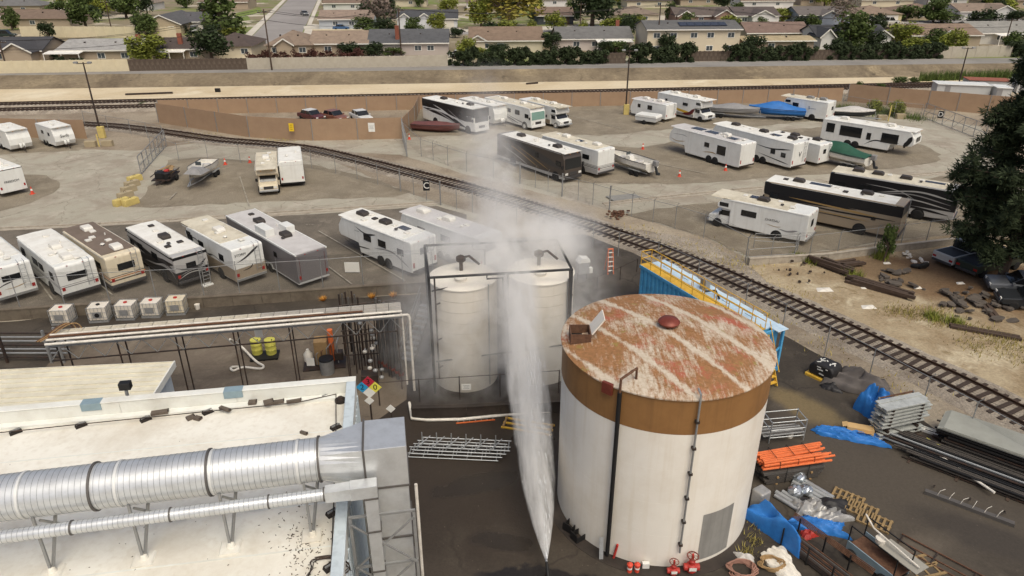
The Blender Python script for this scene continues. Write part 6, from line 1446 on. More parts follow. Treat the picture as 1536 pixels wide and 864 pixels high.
# trees (label, base px, crown width px, height px, kind)
for i, (l, px, w, h, k, t) in enumerate((
    ('large ragged green tree beside the parked white trailer', (335, 52), 60, 66, 'cone', .05), ('dark round tree behind the wooden levee fence', (319, 96), 50, 46, 'dark', .15), ('bright lime round tree behind the wooden levee fence', (225, 97), 56, 36, 'lime', .1), ('green tree behind the beige wall at top left', (130, 44), 38, 42, 'green', .1), ('slender dark tree at the top left behind houses', (190, 28), 34, 30, 'green', .1), ('dark tree right of the slender one at top left', (222, 24), 20, 24, 'dark', .1), ('leafy tree at the very top left', (168, 10), 26, 24, 'dark', .1),
    ('bare purple brown tree in front of the pale blue house', (568, 47), 56, 56, 'bare', .15), ('green shrub tree under the bare tree', (545, 48), 34, 18, 'green', .05), ('large yellow green tree in the middle of the street', (762, 43), 96, 58, 'yellow', .15), ('lime half of the tree group left of the large yellow tree', (722, 44), 40, 40, 'lime', .1), ('dense dark magnolia tree with pale flowers', (888, 40), 66, 58, 'dark', .08), ('small dark round tree between two long houses', (826, 78), 30, 26, 'dark', .1), ('lime shrub beside the white car and cream house', (702, 86), 28, 26, 'lime', .05),
    ('brown green tree in front of the charcoal roofed house', (1272, 74), 46, 42, 'green', .1), ('lime bush right of the white gable', (1352, 68), 42, 26, 'lime', .05), ('dark green bush left of the brown tiled house', (1406, 72), 30, 20, 'green', .05), ('green tree at right beside two white cars', (1358, 32), 34, 18, 'green', .05), ('row tree in front of the tan roofed house', (1412, 34), 40, 14, 'green', .05), ('green shrub in front of the cream hip house', (944, 42), 46, 18, 'green', .05), ('grey bare tree behind the blue grey house', (1262, 40), 40, 36, 'bare', .15), ('small green bush on the lawn of the white gable house', (1100, 28), 16, 14, 'green', .05), ('round bush at the right edge house', (1462, 58), 30, 16, 'green', .05), ('green tree left of the white cottage', (577, 30), 30, 34, 'dark', .1), ('tall dark tree at the very top right', (1500, 14), 50, 30, 'dark', .1), ('tree above the dark teal house', (830, 6), 40, 22, 'dark', .1), ('tree at the top beside the cream hip house', (1000, 6), 50, 22, 'green', .1), ('tree at the top behind the white house', (1140, 4), 60, 20, 'dark', .1), ('small palm like tree beside the grey roofed house', (541, 76), 20, 22, 'lime', .3), ('tree at the top edge left of street', (340, 6), 50, 24, 'green', .1), ('dark shrub on the right of the tan gable house', (272, 50), 18, 12, 'dark', .05), ('tree over the street end at the top', (520, 4), 46, 22, 'dark', .1), ('tree at the top edge over the yellow house', (1320, 4), 70, 16, 'dark', .1))):
    tree(l, px, w, h, k, i % 2, trunk=t)
rs = random.Random(31); SHR = set()
for k in range(150):
    x = rs.uniform(0, 1536); y = rs.choice((rs.uniform(44, 60), rs.uniform(20, 34), rs.uniform(86, 93) - x * .008, rs.uniform(4, 14)))
    if 360 < x < 490: continue
    kd = rs.choice(('green', 'dark', 'dark', 'lime', 'green')); q = P(x, y, LZ); hh = min(HOUSES, key=lambda h: (h[0] - q).length)
    lab = '%s shrub %s the %s' % (kd, 'left of' if q.x < hh[0].x - hh[2] / 2 else 'right of' if q.x > hh[0].x + hh[2] / 2 else 'before' if q.y < hh[0].y else 'behind', ' '.join(hh[1].split()[:10]))
    if lab in SHR or (hh[0].x - hh[2] / 2 < q.x < hh[0].x + hh[2] / 2 and hh[0].y < q.y < hh[0].y + 14): continue
    SHR.add(lab)
    tree(lab, (x, y), rs.uniform(14, 38), rs.uniform(10, 28), kd, k % 2, group='small garden shrubs', name='garden_shrub', cat='shrub', trunk=.05)
# streets, driveways, lawns
def sheet(name, px, m, dz): 
    pts = [P(*p, LZ) for p in px]; pts = [(p.x, p.y, LZ + dz) for p in pts]
    me = mesh(name, MB().add(pts, [tuple(range(len(pts)))]), m); me.flip_normals() if me.polygons[0].normal.z < 0 else None
    return struct(link(name, me))
sheet('street', [(366, 66), (383, 50), (432, 0), (452, -18), (488, -18), (476, 0), (453, 50), (448, 66)], 'm_street', .02)
sheet('street', [(440, 55), (470, 52), (1010, 38), (1536, 28), (1536, 32.5), (1010, 43), (470, 58)], 'm_street', .016)
for q in ([(352, 66), (370, 50), (426, -2), (431, -2), (382, 50), (365, 66)], [(455, 50), (477, 0), (482, 0), (462, 50)]): sheet('sidewalk', q, 'm_drive', .05)
for q in ([(580, 46), (610, 44), (690, 42), (700, 48), (620, 50)], [(690, 44), (800, 40), (1010, 36), (1010, 40), (800, 45), (690, 48)], [(1150, 38), (1205, 32), (1215, 36), (1160, 41)], [(1300, 34), (1352, 31), (1356, 35), (1305, 38)], [(300, 50), (330, 48), (340, 55), (306, 57)], [(455, 40), (470, 36), (560, 46), (560, 49), (460, 52)]): sheet('driveway', q, 'm_drive', .03)
for q in ([(600, 46), (632, 44), (640, 49), (604, 51)], [(1090, 40), (1120, 34), (1140, 40), (1100, 44)], [(352, 20), (390, 12), (395, 18), (356, 26)], [(486, 12), (520, 8), (526, 14), (488, 18)], [(376, 76), (392, 70), (396, 76), (378, 82)], [(330, 30), (372, 24), (376, 30), (336, 36)]): sheet('lawn', q, 'm_lawn', .025)
# utility poles and wires
poles = []
def upole(label, px, ytop, z=LZ):
    b = P(*px, z); h = 1
    for k in range(10, 160):
        q = b + Vector((0, 0, k * .1)); dd = q.y * CT - (q.z - CAM_H) * ST; yy = 432 - FPX * (q.y * ST + (q.z - CAM_H) * CT) / dd
        if yy <= ytop: h = k * .1; break
    o = thing('utility_pole', label, 'pole', b, R(3))
    ob('pole', MB().cyl((0, 0, 0), (0, 0, h), .16, 8, .1), 'dark_wood', o); ob('crossarm', MB().beam((-1.2, 0, h - .5), (1.2, 0, h - .5), .12), 'dark_wood', o)
    for x in (-1.1, -.4, .4, 1.1): ob('insulator', MB().cyl((x, 0, h - .45), (x, 0, h - .2), .05, 6), 'galv_dull', o)
    poles.append((b, h)); return o
upole('utility pole at far left behind the pale wall', (12, 108), 60); upole('utility pole at the end of the levee wooden fence', (408, 105), 14); upole('utility pole beside the long brown roofed house', (602, 84), 12); upole('utility pole beside the two storey cream house', (985, 80), 6); upole('utility pole at the right edge of the houses', (1506, 72), 28)
wires = MB()
for (b0, h0_), (b1, h1_) in zip(poles, poles[1:]):
    for x, dz_ in ((-1.1, 0), (1.1, 0), (0, -1.6)):
        a, b = b0 + Vector((x, 0, h0_ - .2 + dz_)), b1 + Vector((x, 0, h1_ - .2 + dz_))
        wires.tube([a.lerp(b, k / 12) - Vector((0, 0, 1.4 * math.sin(math.pi * k / 12))) for k in range(13)], .045, 4)
tag(ob('power_line', wires, 'wire'), 'sagging overhead wires strung in front of the houses', 'wires')
for i, (px, yt) in enumerate((((170, 56), 0), ((310, 52), 12), ((870, 44), 4), ((1385, 28), -4))): upole(('thin pole among the houses at top left', 'thin pole beside the ragged green tree', 'thin pole right of the yellow tree', 'thin pole at the top right between houses')[i], px, yt); poles.pop()
# shrubs on the dirt flats and corn-like row at right
for i, (px, w, h) in enumerate((((1288, 138), 10, 12), ((1320, 133), 12, 6), ((1350, 126), 18, 8), ((1372, 124), 14, 6), ((214, 158), 12, 4))): tree(('small dark shrub left of the green row', 'tiny shrub on the dirt flat at right', 'low green bush before the green row', 'reddish bush beside the green row', 'flat weed on the dirt beside the left tracks')[i], px, w, h, 'green', 0, 0, 'shrubs on the dirt flats', 'shrub', 'shrub', .05)
mbc = MB(); rr = random.Random(21)
for k in range(2600):
    t = rr.random(); p = P(1378 + 190 * t, 121 - 6 * t + rr.uniform(-1, 1.5), 0)
    h = rr.uniform(.8, 2.0); a = rr.uniform(0, 6.28); lean = Vector((math.cos(a), math.sin(a), 0)) * rr.uniform(.1, .5); w = Vector((-math.sin(a), math.cos(a), 0)) * .07
    mbc.add([p - w, p + w, p + lean + Vector((0, 0, h))], [(0, 1, 2)])
tag(stuff(ob('reeds', mbc, 'leaf_corn')), 'long row of tall green reeds beyond the right brown wall', 'reeds')
for nm, lab, x0, x1, yb, col in (('storage_shed', 'long white shed behind the right brown wall', 1406, 1478, 147, 'rv_white'), ('storage_shed', 'red roofed container behind the right brown wall', 1452, 1510, 140, 'brick'), ('storage_shed', 'white box trailer at the right edge beyond the red roof', 1526, 1560, 140, 'rv_white'), ('storage_shed', 'small white shed end next to the pine', 1492, 1512, 152, 'rv_white')):
    a, b = P(x0, yb), P(x1, yb); w = (b - a).length; o = thing(nm, lab, 'shed', (a + b) / 2, R(-14))
    ob('wall', MB().b2(-w / 2, w / 2, 0, 3, 0, 2.0), 'rv_lightgrey', o); ob('roof', MB().prism([(-w / 2 - .1, 2.0), (w / 2 + .1, 2.0), (w / 2 + .1, 2.12), (-w / 2 - .1, 2.12)], -.2, 3.2), col, o, bevel=.03); ob('door', MB().b2(-w * .3 - .4, -w * .3 + .4, -.03, .01, .05, 1.8), 'rv_midgrey', o)

# ---------------- big pine at the right ----------------
pb_ = P(1499, 424)
pine = thing('pine_tree', 'tall dark pine tree at the right edge over parked vehicles', 'tree', pb_)
ob('trunk', MB().tube([(0, 0, 0), (.1, 0, 4), (-.1, .1, 9), (0, 0, 15.5)], .3, 8), 'bark', pine)
rr = random.Random(77); lm = MB(); cm = MB()
for k in range(118):
    z = rr.uniform(2.2, 16.0); a = rr.uniform(0, 6.283); reach = (4.9 - abs(z - 7.5) * .27) * rr.uniform(.62, 1.0)
    tip = Vector((math.cos(a) * reach, math.sin(a) * reach, z + rr.uniform(-.5, .8)))
    lm.cyl((0, 0, z - .6), tip, .09, 5, .02)
    for j in range(7):
        c = Vector((0, 0, z - .4)).lerp(tip, rr.uniform(.4, 1.05)) + Vector((rr.gauss(0, .35), rr.gauss(0, .35), rr.gauss(0, .3))); rad = rr.uniform(.45, .85)
        for q in range(125):
            d = Vector((rr.gauss(0, 1), rr.gauss(0, 1), rr.gauss(0, .8))).normalized(); p0 = c + d * rad * rr.uniform(.2, .8)
            e = p0 + (d + Vector((rr.gauss(0, .4), rr.gauss(0, .4), rr.gauss(0, .4)))).normalized() * rr.uniform(.22, .42)
            w = d.orthogonal().normalized() * .055
            cm.add([p0 - w, p0 + w, e], [(0, 1, 2)])
ob('limbs', lm, 'bark', pine); ob('crown', cm, 'leaf_pine', pine)

# ---------------- cars, pickups ----------------
for n_, c_ in (('car_white', (216, 214, 208)), ('car_silver', (178, 178, 174)), ('car_dark', (48, 50, 52)), ('car_maroon', (92, 50, 48)), ('car_rust', (128, 84, 66)), ('car_green', (46, 56, 50)), ('car_blue', (58, 92, 130)), ('car_grey', (112, 114, 116))): mat(n_, c_, .3, .1, .04, 1, dirt=(tuple(int(v * .85) for v in c_), .4, 1))
def car(label, px, head, col, L=4.5, pickup=False, z=0, name='parked_car', group='cars and pickups', suv=False, roofcol=None):
    o = thing(name, label, 'pickup' if pickup else 'car', P(*px, z), R(head), group)
    w = .88; h = 1.78 if (pickup or suv) else 1.45; hl = L / 2
    if pickup:
        ob('body', MB().prism([(-hl, .45), (hl - .1, .45), (hl, .6), (hl - .05, 1.0), (hl - 1.3, 1.12), (-hl, 1.1)], -w, w), col, o, bevel=.06)
        ob('bed_floor', MB().b2(-hl + .1, -hl + 1.8, -w + .12, w - .12, 1.102, 1.115), 'black', o)
        c0, c1 = -hl + 1.95, hl - 1.15
    else:
        ob('body', MB().prism([(-hl, .35), (hl - .15, .32), (hl, .5), (hl - .05, .78), (hl - 1.2, .92), (-hl + .7, .95), (-hl, .88)], -w, w), col, o, bevel=.08)
        c0, c1 = (-hl + .1 if suv else -hl + .7), hl - 1.15
    zb = 1.1 if pickup else .92
    cabin = ob('cabin', MB().prism([(c0, zb), (c1, zb), (c1 - .65, h), (c0 + .45 if not pickup else c0 + .15, h)], -w + .1, w - .1), 'glass_dark', o, bevel=.05)
    ob('roof_panel', MB().prism([(c0 + .42 if not pickup else c0 + .12, h - .06), (c1 - .62, h - .06), (c1 - .72, h + .02), (c0 + .52 if not pickup else c0 + .22, h + .02)], -w + .12, w - .12), roofcol or col, o, bevel=.02)
    for s in (-1, 1):
        y = s * (w - .095)
        for xa, xb in (((c0 + c1) / 2 - .06, (c0 + c1) / 2 + .06),): ob('pillar', MB().b2(xa, xb, y - .015, y + .015, zb, h - .04), col, o)
        ob('headlight', MB().b2(hl - .08, hl + .01, s * w - s * .42, s * w - s * .08, .6, .76), 'light_clear', o, bevel=.02); ob('tail_light', MB().b2(-hl - .01, -hl + .05, s * w - s * .35, s * w - s * .06, .66, .82), 'light_red', o)
        ob('mirror', MB().b2(c1 - .25, c1 - .1, s * w, s * (w + .15), zb, zb + .14), col, o)
        for x in (-hl + .85, hl - .85): wheel(o, x, s * (w - .1), .36 if pickup else .32)
    ob('bumper', MB().b2(hl - .02, hl + .08, -w + .08, w - .08, .38, .56), 'rv_charcoal', o, bevel=.02); ob('bumper', MB().b2(-hl - .08, -hl + .02, -w + .08, w - .08, .38, .56), 'rv_charcoal', o, bevel=.02)
    return o
car('dark maroon wrecked sedan, left of three behind the brown fence', (468, 180), -40, 'car_maroon', roofcol='car_white')
car('rusty red wrecked sedan, middle of three behind the brown fence', (502, 181), -40, 'car_rust', roofcol='car_rust')
car('white old sedan, right of three behind the brown fence', (542, 181), -55, 'car_white')
car('silver pickup with white cab beside the pine tree', (1446, 392), 24, 'car_silver', 5.4, True, roofcol='car_white')
car('dark green pickup half hidden by pine branches', (1482, 405), 24, 'car_green', 5.4, True)
car('grey sedan under the pine at right edge', (1532, 440), 160, 'car_grey')
car('dark sedan below the pine at the right edge', (1550, 462), 160, 'car_dark')
car('silver car in the driveway of the shuttered gable house', (292, 49), -80, 'car_silver', z=LZ, suv=True)
car('silver car driving down the street at the top', (457, 23), -60, 'car_grey', z=LZ)
car('dark car on the driveway of the white cottage', (661, 45), -85, 'car_dark', z=LZ, suv=True)
car('blue car in front of the pale blue house', (512, 45), 10, 'car_blue', z=LZ)
car('left of two white cars in front of the yellow house', (1318, 36), -20, 'car_white', z=LZ, suv=True)
car('right of two white cars in front of the yellow house', (1336, 35), -20, 'car_white', z=LZ, suv=True)
car('white van trailer beside the ragged green tree', (312, 49), -85, 'car_white', 5.2, z=LZ, suv=True)
car('dark pickup in front of the blue grey house', (1180, 40), -10, 'car_dark', 5.4, True, z=LZ)
car('white car behind the levee hedge', (690, 86), 0, 'car_white', z=LZ)
car('green car at the far left edge', (10, 56), 10, 'car_green', z=LZ, suv=True)

# ---------------- boats ----------------
for n_, c_ in (('hull_white', (220, 216, 206)), ('hull_dark', (44, 46, 48)), ('cover_grey', (140, 138, 136)), ('cover_blue', (44, 108, 176)), ('cover_green', (38, 82, 62)), ('cover_maroon', (106, 66, 62)), ('cover_pale', (188, 184, 178)), ('cover_dark', (92, 90, 90))): mat(n_, c_, .6 if 'cover' in n_ else .3, 0, .08, 2, dirt=(tuple(int(v * .8) for v in c_), .5, 2))
def boat(label, px, head, L, B, hull, cover=None, outboard=False, trailer=True, hgt=1.0, peak=.5, stripe=None):
    z0 = .55 if trailer else .05
    o = thing('boat', label, 'boat', P(*px), R(head), 'boats stored in the lot')
    ns, secs = 11, []
    for i in range(ns):
        t = i / (ns - 1); x = -L / 2 + L * t; wd = B / 2 * (1 - max(0, (t - .45) / .55) ** 2.2) * (.92 + .08 * min(1, t * 4)); sh = hgt * (1 + .22 * t * t); kz = hgt * .55 * max(0, (t - .6) / .4) ** 2
        wd = max(wd, .03)
        secs.append([(x, -wd, z0 + sh), (x, -wd * .93, z0 + sh * .45 + kz * .3), (x, -wd * .5, z0 + .08 + kz), (x, 0, z0 + kz), (x, wd * .5, z0 + .08 + kz), (x, wd * .93, z0 + sh * .45 + kz * .3), (x, wd, z0 + sh)])
    mb = MB(); m_ = 7
    vs = [p for s in secs for p in s]; fs = [(i * m_ + k, i * m_ + k + 1, (i + 1) * m_ + k + 1, (i + 1) * m_ + k) for i in range(ns - 1) for k in range(m_ - 1)] + [tuple(range(m_ - 1, -1, -1))]
    ob('hull', mb.add(vs, fs), hull, o, smooth=True)
    rub = MB()
    for s in (0, 6): rub.tube([sec[s] for sec in secs], .035, 6)
    ob('rub_rail', rub, 'hull_dark' if hull != 'hull_dark' else 'hull_white', o)
    if cover:
        vs = []; rr = random.Random(int(px[0])); nc = 9
        for i, s in enumerate(secs):
            t = i / (ns - 1); pk = peak * math.exp(-((t - .5) / .28) ** 2) + .08
            for k in range(nc):
                a = -1 + 2 * k / (nc - 1); y = s[6][1] * 1.04 * a; zz = s[6][2] + .02 + pk * (1 - abs(a) ** 1.6) + (rr.uniform(-.03, .03) if 0 < k < nc - 1 else -.12)
                vs.append((s[0][0] * 1.01, y, zz))
        fs = [(i * nc + k, i * nc + k + 1, (i + 1) * nc + k + 1, (i + 1) * nc + k) for i in range(ns - 1) for k in range(nc - 1)]
        ob('cover', MB().add(vs, fs), cover, o, smooth=True)
    else:
        ob('deck', MB().add([(s[0][0], s[0][1] * .9, z0 + hgt * .55) for s in secs] + [(s[6][0], s[6][1] * .9, z0 + hgt * .55) for s in secs], [(i, i + 1, ns + i + 1, ns + i) for i in range(ns - 1)]), 'hull_white', o)
        ob('console', MB().prism([(-.4, z0 + hgt * .56), (.4, z0 + hgt * .56), (.3, z0 + hgt * 1.2), (-.2, z0 + hgt * 1.2)], -.35, .35), 'hull_white', o, bevel=.04)
        ob('windscreen', MB().b2(.3, .34, -.3, .3, z0 + hgt * 1.15, z0 + hgt * 1.5), 'glass_grey', o)
        for k in (-1.3, 1.1): ob('seat', MB().b2(k - .3, k + .3, -.5, .5, z0 + hgt * .56, z0 + hgt * .85), 'cover_pale', o, bevel=.05)
    if outboard:
        ob('outboard_cowl', MB().b2(-L / 2 - .7, -L / 2 - .15, -.25, .25, z0 + .75, z0 + 1.35), 'cloth_grey', o, bevel=.1); ob('outboard_leg', MB().beam((-L / 2 - .4, 0, z0 + .8), (-L / 2 - .75, 0, z0 - .1), .16, .22), 'hull_dark', o); ob('propeller', MB().cyl((-L / 2 - .8, 0, z0), (-L / 2 - 1.0, 0, z0 + .05), .16, 8), 'hull_dark', o)
    if stripe: ob('stripe', MB().add([(s[0][0], s[1][1] * 1.01 + (s[0][1] - s[1][1]) * q * 1.01, s[1][2] + (s[0][2] - s[1][2]) * q) for s in secs[:-1] for q in (.3, .7)], [(2 * i, 2 * i + 2, 2 * i + 3, 2 * i + 1) for i in range(ns - 2)]), stripe, o)
    if trailer:
        for y in (-.55, .55): ob('trailer_beam', MB().beam((-L / 2 + .2, y, .45), (L / 2 * .6, y * .9, .45), .1), 'galv', o)
        ob('trailer_tongue', MB().beam((L / 2 * .6, .5, .45), (L / 2 + 1.0, 0, .4), .09).beam((L / 2 * .6, -.5, .45), (L / 2 + 1.0, 0, .4), .09), 'galv', o); ob('winch_post', MB().beam((L / 2 + .3, 0, .4), (L / 2 + .1, 0, 1.3), .08), 'galv_dull', o)
        for x in (-L * .2, -L * .2 - .75):
            for y in (-B / 2 + .05, B / 2 - .05): wheel(o, x, y, .3); 
        for s in (-1, 1): ob('fender', MB().b2(-L * .2 - 1.2, -L * .2 + .45, s * (B / 2 - .05) - .13, s * (B / 2 - .05) + .13, .64, .69), 'galv', o)
    return o
boat('white boat with black side and grey tarp on trailer near gate', (304, 270), -90, 5.2, 2.1, 'hull_white', None, False, True, 1.0, stripe='hull_dark')
tag(ob('boat_tarp', MB().add([(-1.1, -1.0, 0), (1.0, -1.0, .1), (1.3, .9, .1), (-.9, 1.0, 0), (-.3, -.5, .55), (.6, -.4, .6), (.7, .4, .55), (-.3, .5, .5)], [(0, 1, 5, 4), (1, 2, 6, 5), (2, 3, 7, 6), (3, 0, 4, 7), (4, 5, 6, 7)]), 'cover_grey', loc=P(300, 280) + Vector((0, 0, 1.5)), rot=(0, 0, R(-90))), 'grey tarp thrown over the bow of the white boat', 'tarp')
boat('maroon covered boat on the ground beside the big coach', (655, 197), -18, 6.6, 2.2, 'cover_maroon', 'cover_maroon', False, False, .9, .25)
boat('open white boat with grey outboard beside the white motorhome', (944, 256), 128, 6.4, 2.3, 'hull_white', None, True)
boat('long grey covered boat behind the yellow striped motorhome', (1098, 176), -22, 7.2, 2.3, 'cover_grey', 'cover_grey', False, True, .8, .55)
boat('bright blue covered boat on trailer', (1163, 178), 165, 7.6, 2.3, 'cover_blue', 'cover_blue', False, True, .9, .9)
boat('pale covered boat with dark hull near the weeds', (1277, 180), -18, 5.6, 2.1, 'hull_dark', 'cover_pale', False, True, .8, .5)
boat('white and green boat under green cover with outboard', (1254, 246), 128, 7.2, 2.4, 'hull_white', 'cover_green', True, True, 1.0, .9, stripe='cover_green')
# junk trailer
jt = thing('utility_trailer', 'black utility trailer piled with planks and junk near the gate', 'trailer', P(250, 272), R(-84))
ob('deck', MB().b2(-1.8, 1.6, -.9, .9, .5, .6), 'steel_dark', jt); ob('tongue', MB().beam((1.5, .4, .5), (2.8, 0, .45), .09).beam((1.5, -.4, .5), (2.8, 0, .45), .09), 'steel_dark', jt)
for s in (-.9, .9): ob('side_rail', MB().beam((-1.8, s, .95), (1.6, s, .95), .06), 'steel_dark', jt); wheel(jt, -.4, s * 1.05, .33)
rj = random.Random(4)
for k in range(9): ob('plank', MB().box((rj.uniform(-.9, -.2), rj.uniform(-.6, .6), .75 + k * .07), (rj.uniform(1.4, 2.2), rj.uniform(.2, .4), .05), rj.uniform(-.4, .4)), 'wood' if k % 3 else 'rv_midgrey', jt)
ob('motor_block', MB().b2(.4, 1.3, -.6, .3, .6, 1.3), 'black', jt, bevel=.08); ob('red_case', MB().b2(.2, .8, .2, .6, 1.1, 1.4), 'red_paint', jt, bevel=.04); ob('bin', MB().lathe([(.35, .6), (.42, 1.2), (.38, 1.25)], 14, (1.1, .5)), 'black', jt); ob('handlebar', MB().tube([(1.2, -.6, 1.2), (1.4, -.3, 1.6), (1.4, .3, 1.6), (1.2, .6, 1.2)], .03), 'steel_dark', jt)

# ---------------- liquid totes by the low wall ----------------
mat('tote_white', (216, 208, 194), .5, 0, .04, 2, dirt=((186, 172, 146), .4, 2))
for px, lab, tan, capm in (((91, 489), 'leftmost white caged tote behind hoses, with red cap', 0, 'red_paint'), ((147, 485), 'caged tote with black hole in its label plate, second from left', 0, 'black'), ((188, 481.5), 'middle caged tote with red cap and white tag', 0, 'red_paint'), ((226, 478), 'caged tote with teal mark, fourth from left', 0, 'red_paint'), ((263, 474), 'rightmost caged tote with yellowed sides', 1, 'red_paint')):
    o = thing('liquid_tote', lab, 'tote', P(*px) + Vector((.0, .5, 0)), R(6 + rj.uniform(-4, 4)), 'caged totes along the low wall')
    ob('bottle', MB().b2(-.56, .56, -.46, .46, .18, 1.1), 'tote_white' if not tan else 'rv_cream', o, bevel=.06)
    ob('pallet', MB().b2(-.6, .6, -.5, .5, 0, .14), 'galv_dull', o)
    for k in range(6):
        x = -.58 + k * .232; ob('cage_bar', MB().beam((x, -.49, .14), (x, -.49, 1.12), .02), 'galv', o); ob('cage_bar', MB().beam((x, .49, .14), (x, .49, 1.12), .02), 'galv', o)
    for k in range(5):
        y = -.49 + k * .245; ob('cage_bar', MB().beam((.59, y, .14), (.59, y, 1.12), .02), 'galv', o); ob('cage_bar', MB().beam((-.59, y, .14), (-.59, y, 1.12), .02), 'galv', o)
    for z in (.4, .75, 1.1): ob('cage_ring', MB().tube([(-.59, -.49, z), (.59, -.49, z), (.59, .49, z), (-.59, .49, z), (-.59, -.49, z)], .012, 5), 'galv', o)
    ob('cap', MB().cyl((0, 0, 1.1), (0, 0, 1.16), .12, 14), capm, o); ob('label_plate', MB().b2(-.28, .28, -.515, -.505, .4, .8), 'galv_dull', o)
    if 'hole' in lab: ob('dark_patch', MB().cyl((0, -.516, .58), (0, -.53, .58), .15, 14), 'black', o)
tag(ob('bucket', MB().lathe([(.14, 0), (.18, .38), (.17, .4), (.02, .38)], 14), 'white_pvc', loc=P(297, 464)), 'white bucket right of the caged totes', 'bucket')
for px, l in (((485, 452), 'orange dry weed under the low wall beside the grey trailer'), ((558, 448), 'orange dry weed in the middle under the low wall'), ((590, 446), 'orange dry weed nearest the misted tanks')):
    rr = random.Random(px[0]); mb = MB()
    for k in range(160):
        a = rr.uniform(0, 6.28); r_ = rr.uniform(.1, .4); mb.add([(0, 0, 0), (.03, .02, 0), (math.cos(a) * r_, math.sin(a) * r_, rr.uniform(.15, .45))], [(0, 1, 2)])
    tag(ob('dry_weed', mb, 'weed_orange' if 'weed_orange' in MATS else mat('weed_orange', (196, 140, 62), .9), loc=P(*px)), l, 'weed')

# ---------------- dirt corner: sleepers, slabs, weeds ----------------
def timber(label, a, b, n, seed, m='dark_wood', h=.22):
    p, q = P(*a), P(*b); o = thing('timber_pile', label, 'timber', p); rr = random.Random(seed); d = q - p; u = d.normalized(); v = Vector((-u.y, u.x, 0))
    for k in range(n):
        s = rr.uniform(-.4, .4); off = v * ((k % 4) * .3 - .45 + rr.uniform(-.08, .08)) + Vector((0, 0, h / 2 + (k // 4) * h)); t = rr.uniform(-.06, .06)
        ob('sleeper', MB().beam(u * s + off + v * t * 3, d + u * s + off - v * t * 3, .24, h), m, o)
    return o
timber('dark pile of old railway sleepers below the low concrete wall', (1222, 393), (1272, 412), 9, 1); timber('short sleepers lying across the dark timber pile', (1240, 402), (1288, 396), 5, 2); timber('long dark sleeper stack in the middle of the dirt corner', (1275, 422), (1368, 448), 7, 3); timber('lone dark beam at the right of the dirt corner', (1430, 488), (1536, 508), 2, 4); timber('tilted dark plank beside broken asphalt slabs', (1475, 455), (1502, 480), 2, 5)
mat('slab_dark', (88, 80, 72), .95, 0, .2, 3); 
def rubble(label, px, n, spread, seed, m='slab_dark', size=(.4, 1.1)):
    o = thing('rubble_pile', label, 'rubble', P(*px)); rr = random.Random(seed)
    for k in range(n):
        x, y = rr.gauss(0, spread), rr.gauss(0, spread); s = rr.uniform(*size); pts = [(s * rr.uniform(.6, 1) * math.cos(a * 1.047 + .2), s * rr.uniform(.4, .8) * math.sin(a * 1.047 + .2)) for a in range(6)]
        ob('slab', MB().slab(pts, -.06, .06), m, o, loc=(x, y, .06 + rr.uniform(0, .25)), rot=(rr.uniform(-.35, .35), rr.uniform(-.35, .35), rr.uniform(0, 3)))
rubble('broken asphalt slabs in the middle of the brown dirt', (1345, 425), 16, 1.2, 1, 'slab_dark', (.2, .6)); rubble('heap of broken asphalt slabs at right of the dirt', (1470, 460), 26, 1.0, 2, 'slab_dark', (.2, .55)); rubble('flat asphalt pieces near the right cars', (1440, 468), 16, .8, 3, 'slab_dark', (.15, .45)); rubble('white paper and bag litter by the low wall', (1358, 388), 12, .6, 4, 'white_pvc', (.12, .35)); rubble('scattered brown clods left of the timber pile', (1200, 405), 14, 1.0, 5, 'tie_wood', (.06, .18)); rubble('rust coloured debris heap beside the gate post', (926, 323), 40, .45, 6, 'rust', (.08, .3)); rubble('rubble heap of grey lumps at far right of dirt', (1438, 448), 16, .8, 7, 'slab_dark', (.2, .6))
for px, l, s in (((1300, 432), 'flat white paper sheet on the dirt right of the track', .5), ((1236, 436), 'pale flat sheet beside the railway track', .6), ((1440, 426), 'white crumpled bag on the brown dirt', .3), ((1376, 433), 'small white bag beside the sleeper stack', .3), ((1330, 396), 'white litter under the low wall', .3), ((1302, 462), 'grey white plastic sheet near the dry grass', .5)):
    rr = random.Random(px[0]); tag(ob('litter', MB().add([(-s, -s * .5, .03), (s, -s * .4, .05), (s * .8, s * .5, .12), (-s * .7, s * .6, .06), (0, 0, .18)], [(0, 1, 4), (1, 2, 4), (2, 3, 4), (3, 0, 4)]), 'white_pvc', loc=P(*px)), l, 'litter')
ty = thing('old_tyre', 'old black tyre leaning on another in the dirt corner', 'tyre', P(1374, 402)); 
for k in range(2): link('tyre', TYRE[0], ty, (k * .35, -k * .3, .2 + .1 * k), (R(70 - 40 * k), 0, .3))
leaf_mat('leaf_straw', (150, 138, 80))
def grass(label, centers, n, seed, hgt=(.2, .6), m='leaf_dry', spread=.7):
    rr = random.Random(seed); mb = MB()
    for k in range(n):
        c = P(*centers[rr.randrange(len(centers))]); p = c + Vector((rr.gauss(0, spread), rr.gauss(0, spread), 0)); a = rr.uniform(0, 6.28); h = rr.uniform(*hgt); w = Vector((-math.sin(a), math.cos(a), 0)) * .03; lean = Vector((math.cos(a), math.sin(a), 0)) * h * rr.uniform(.2, .9)
        mb.add([p - w, p + w, p + lean + Vector((0, 0, h))], [(0, 1, 2)])
    return tag(stuff(ob('weeds', mb, m)), label, 'weeds')
grass('yellow dry grass tufts right of the railway', [(1345, 468), (1365, 472), (1385, 475), (1405, 470), (1500, 515), (1520, 520), (1480, 500), (1415, 485), (1450, 490), (1530, 540), (1460, 520)], 1700, 1, (.1, .35), m='leaf_straw', spread=.6)
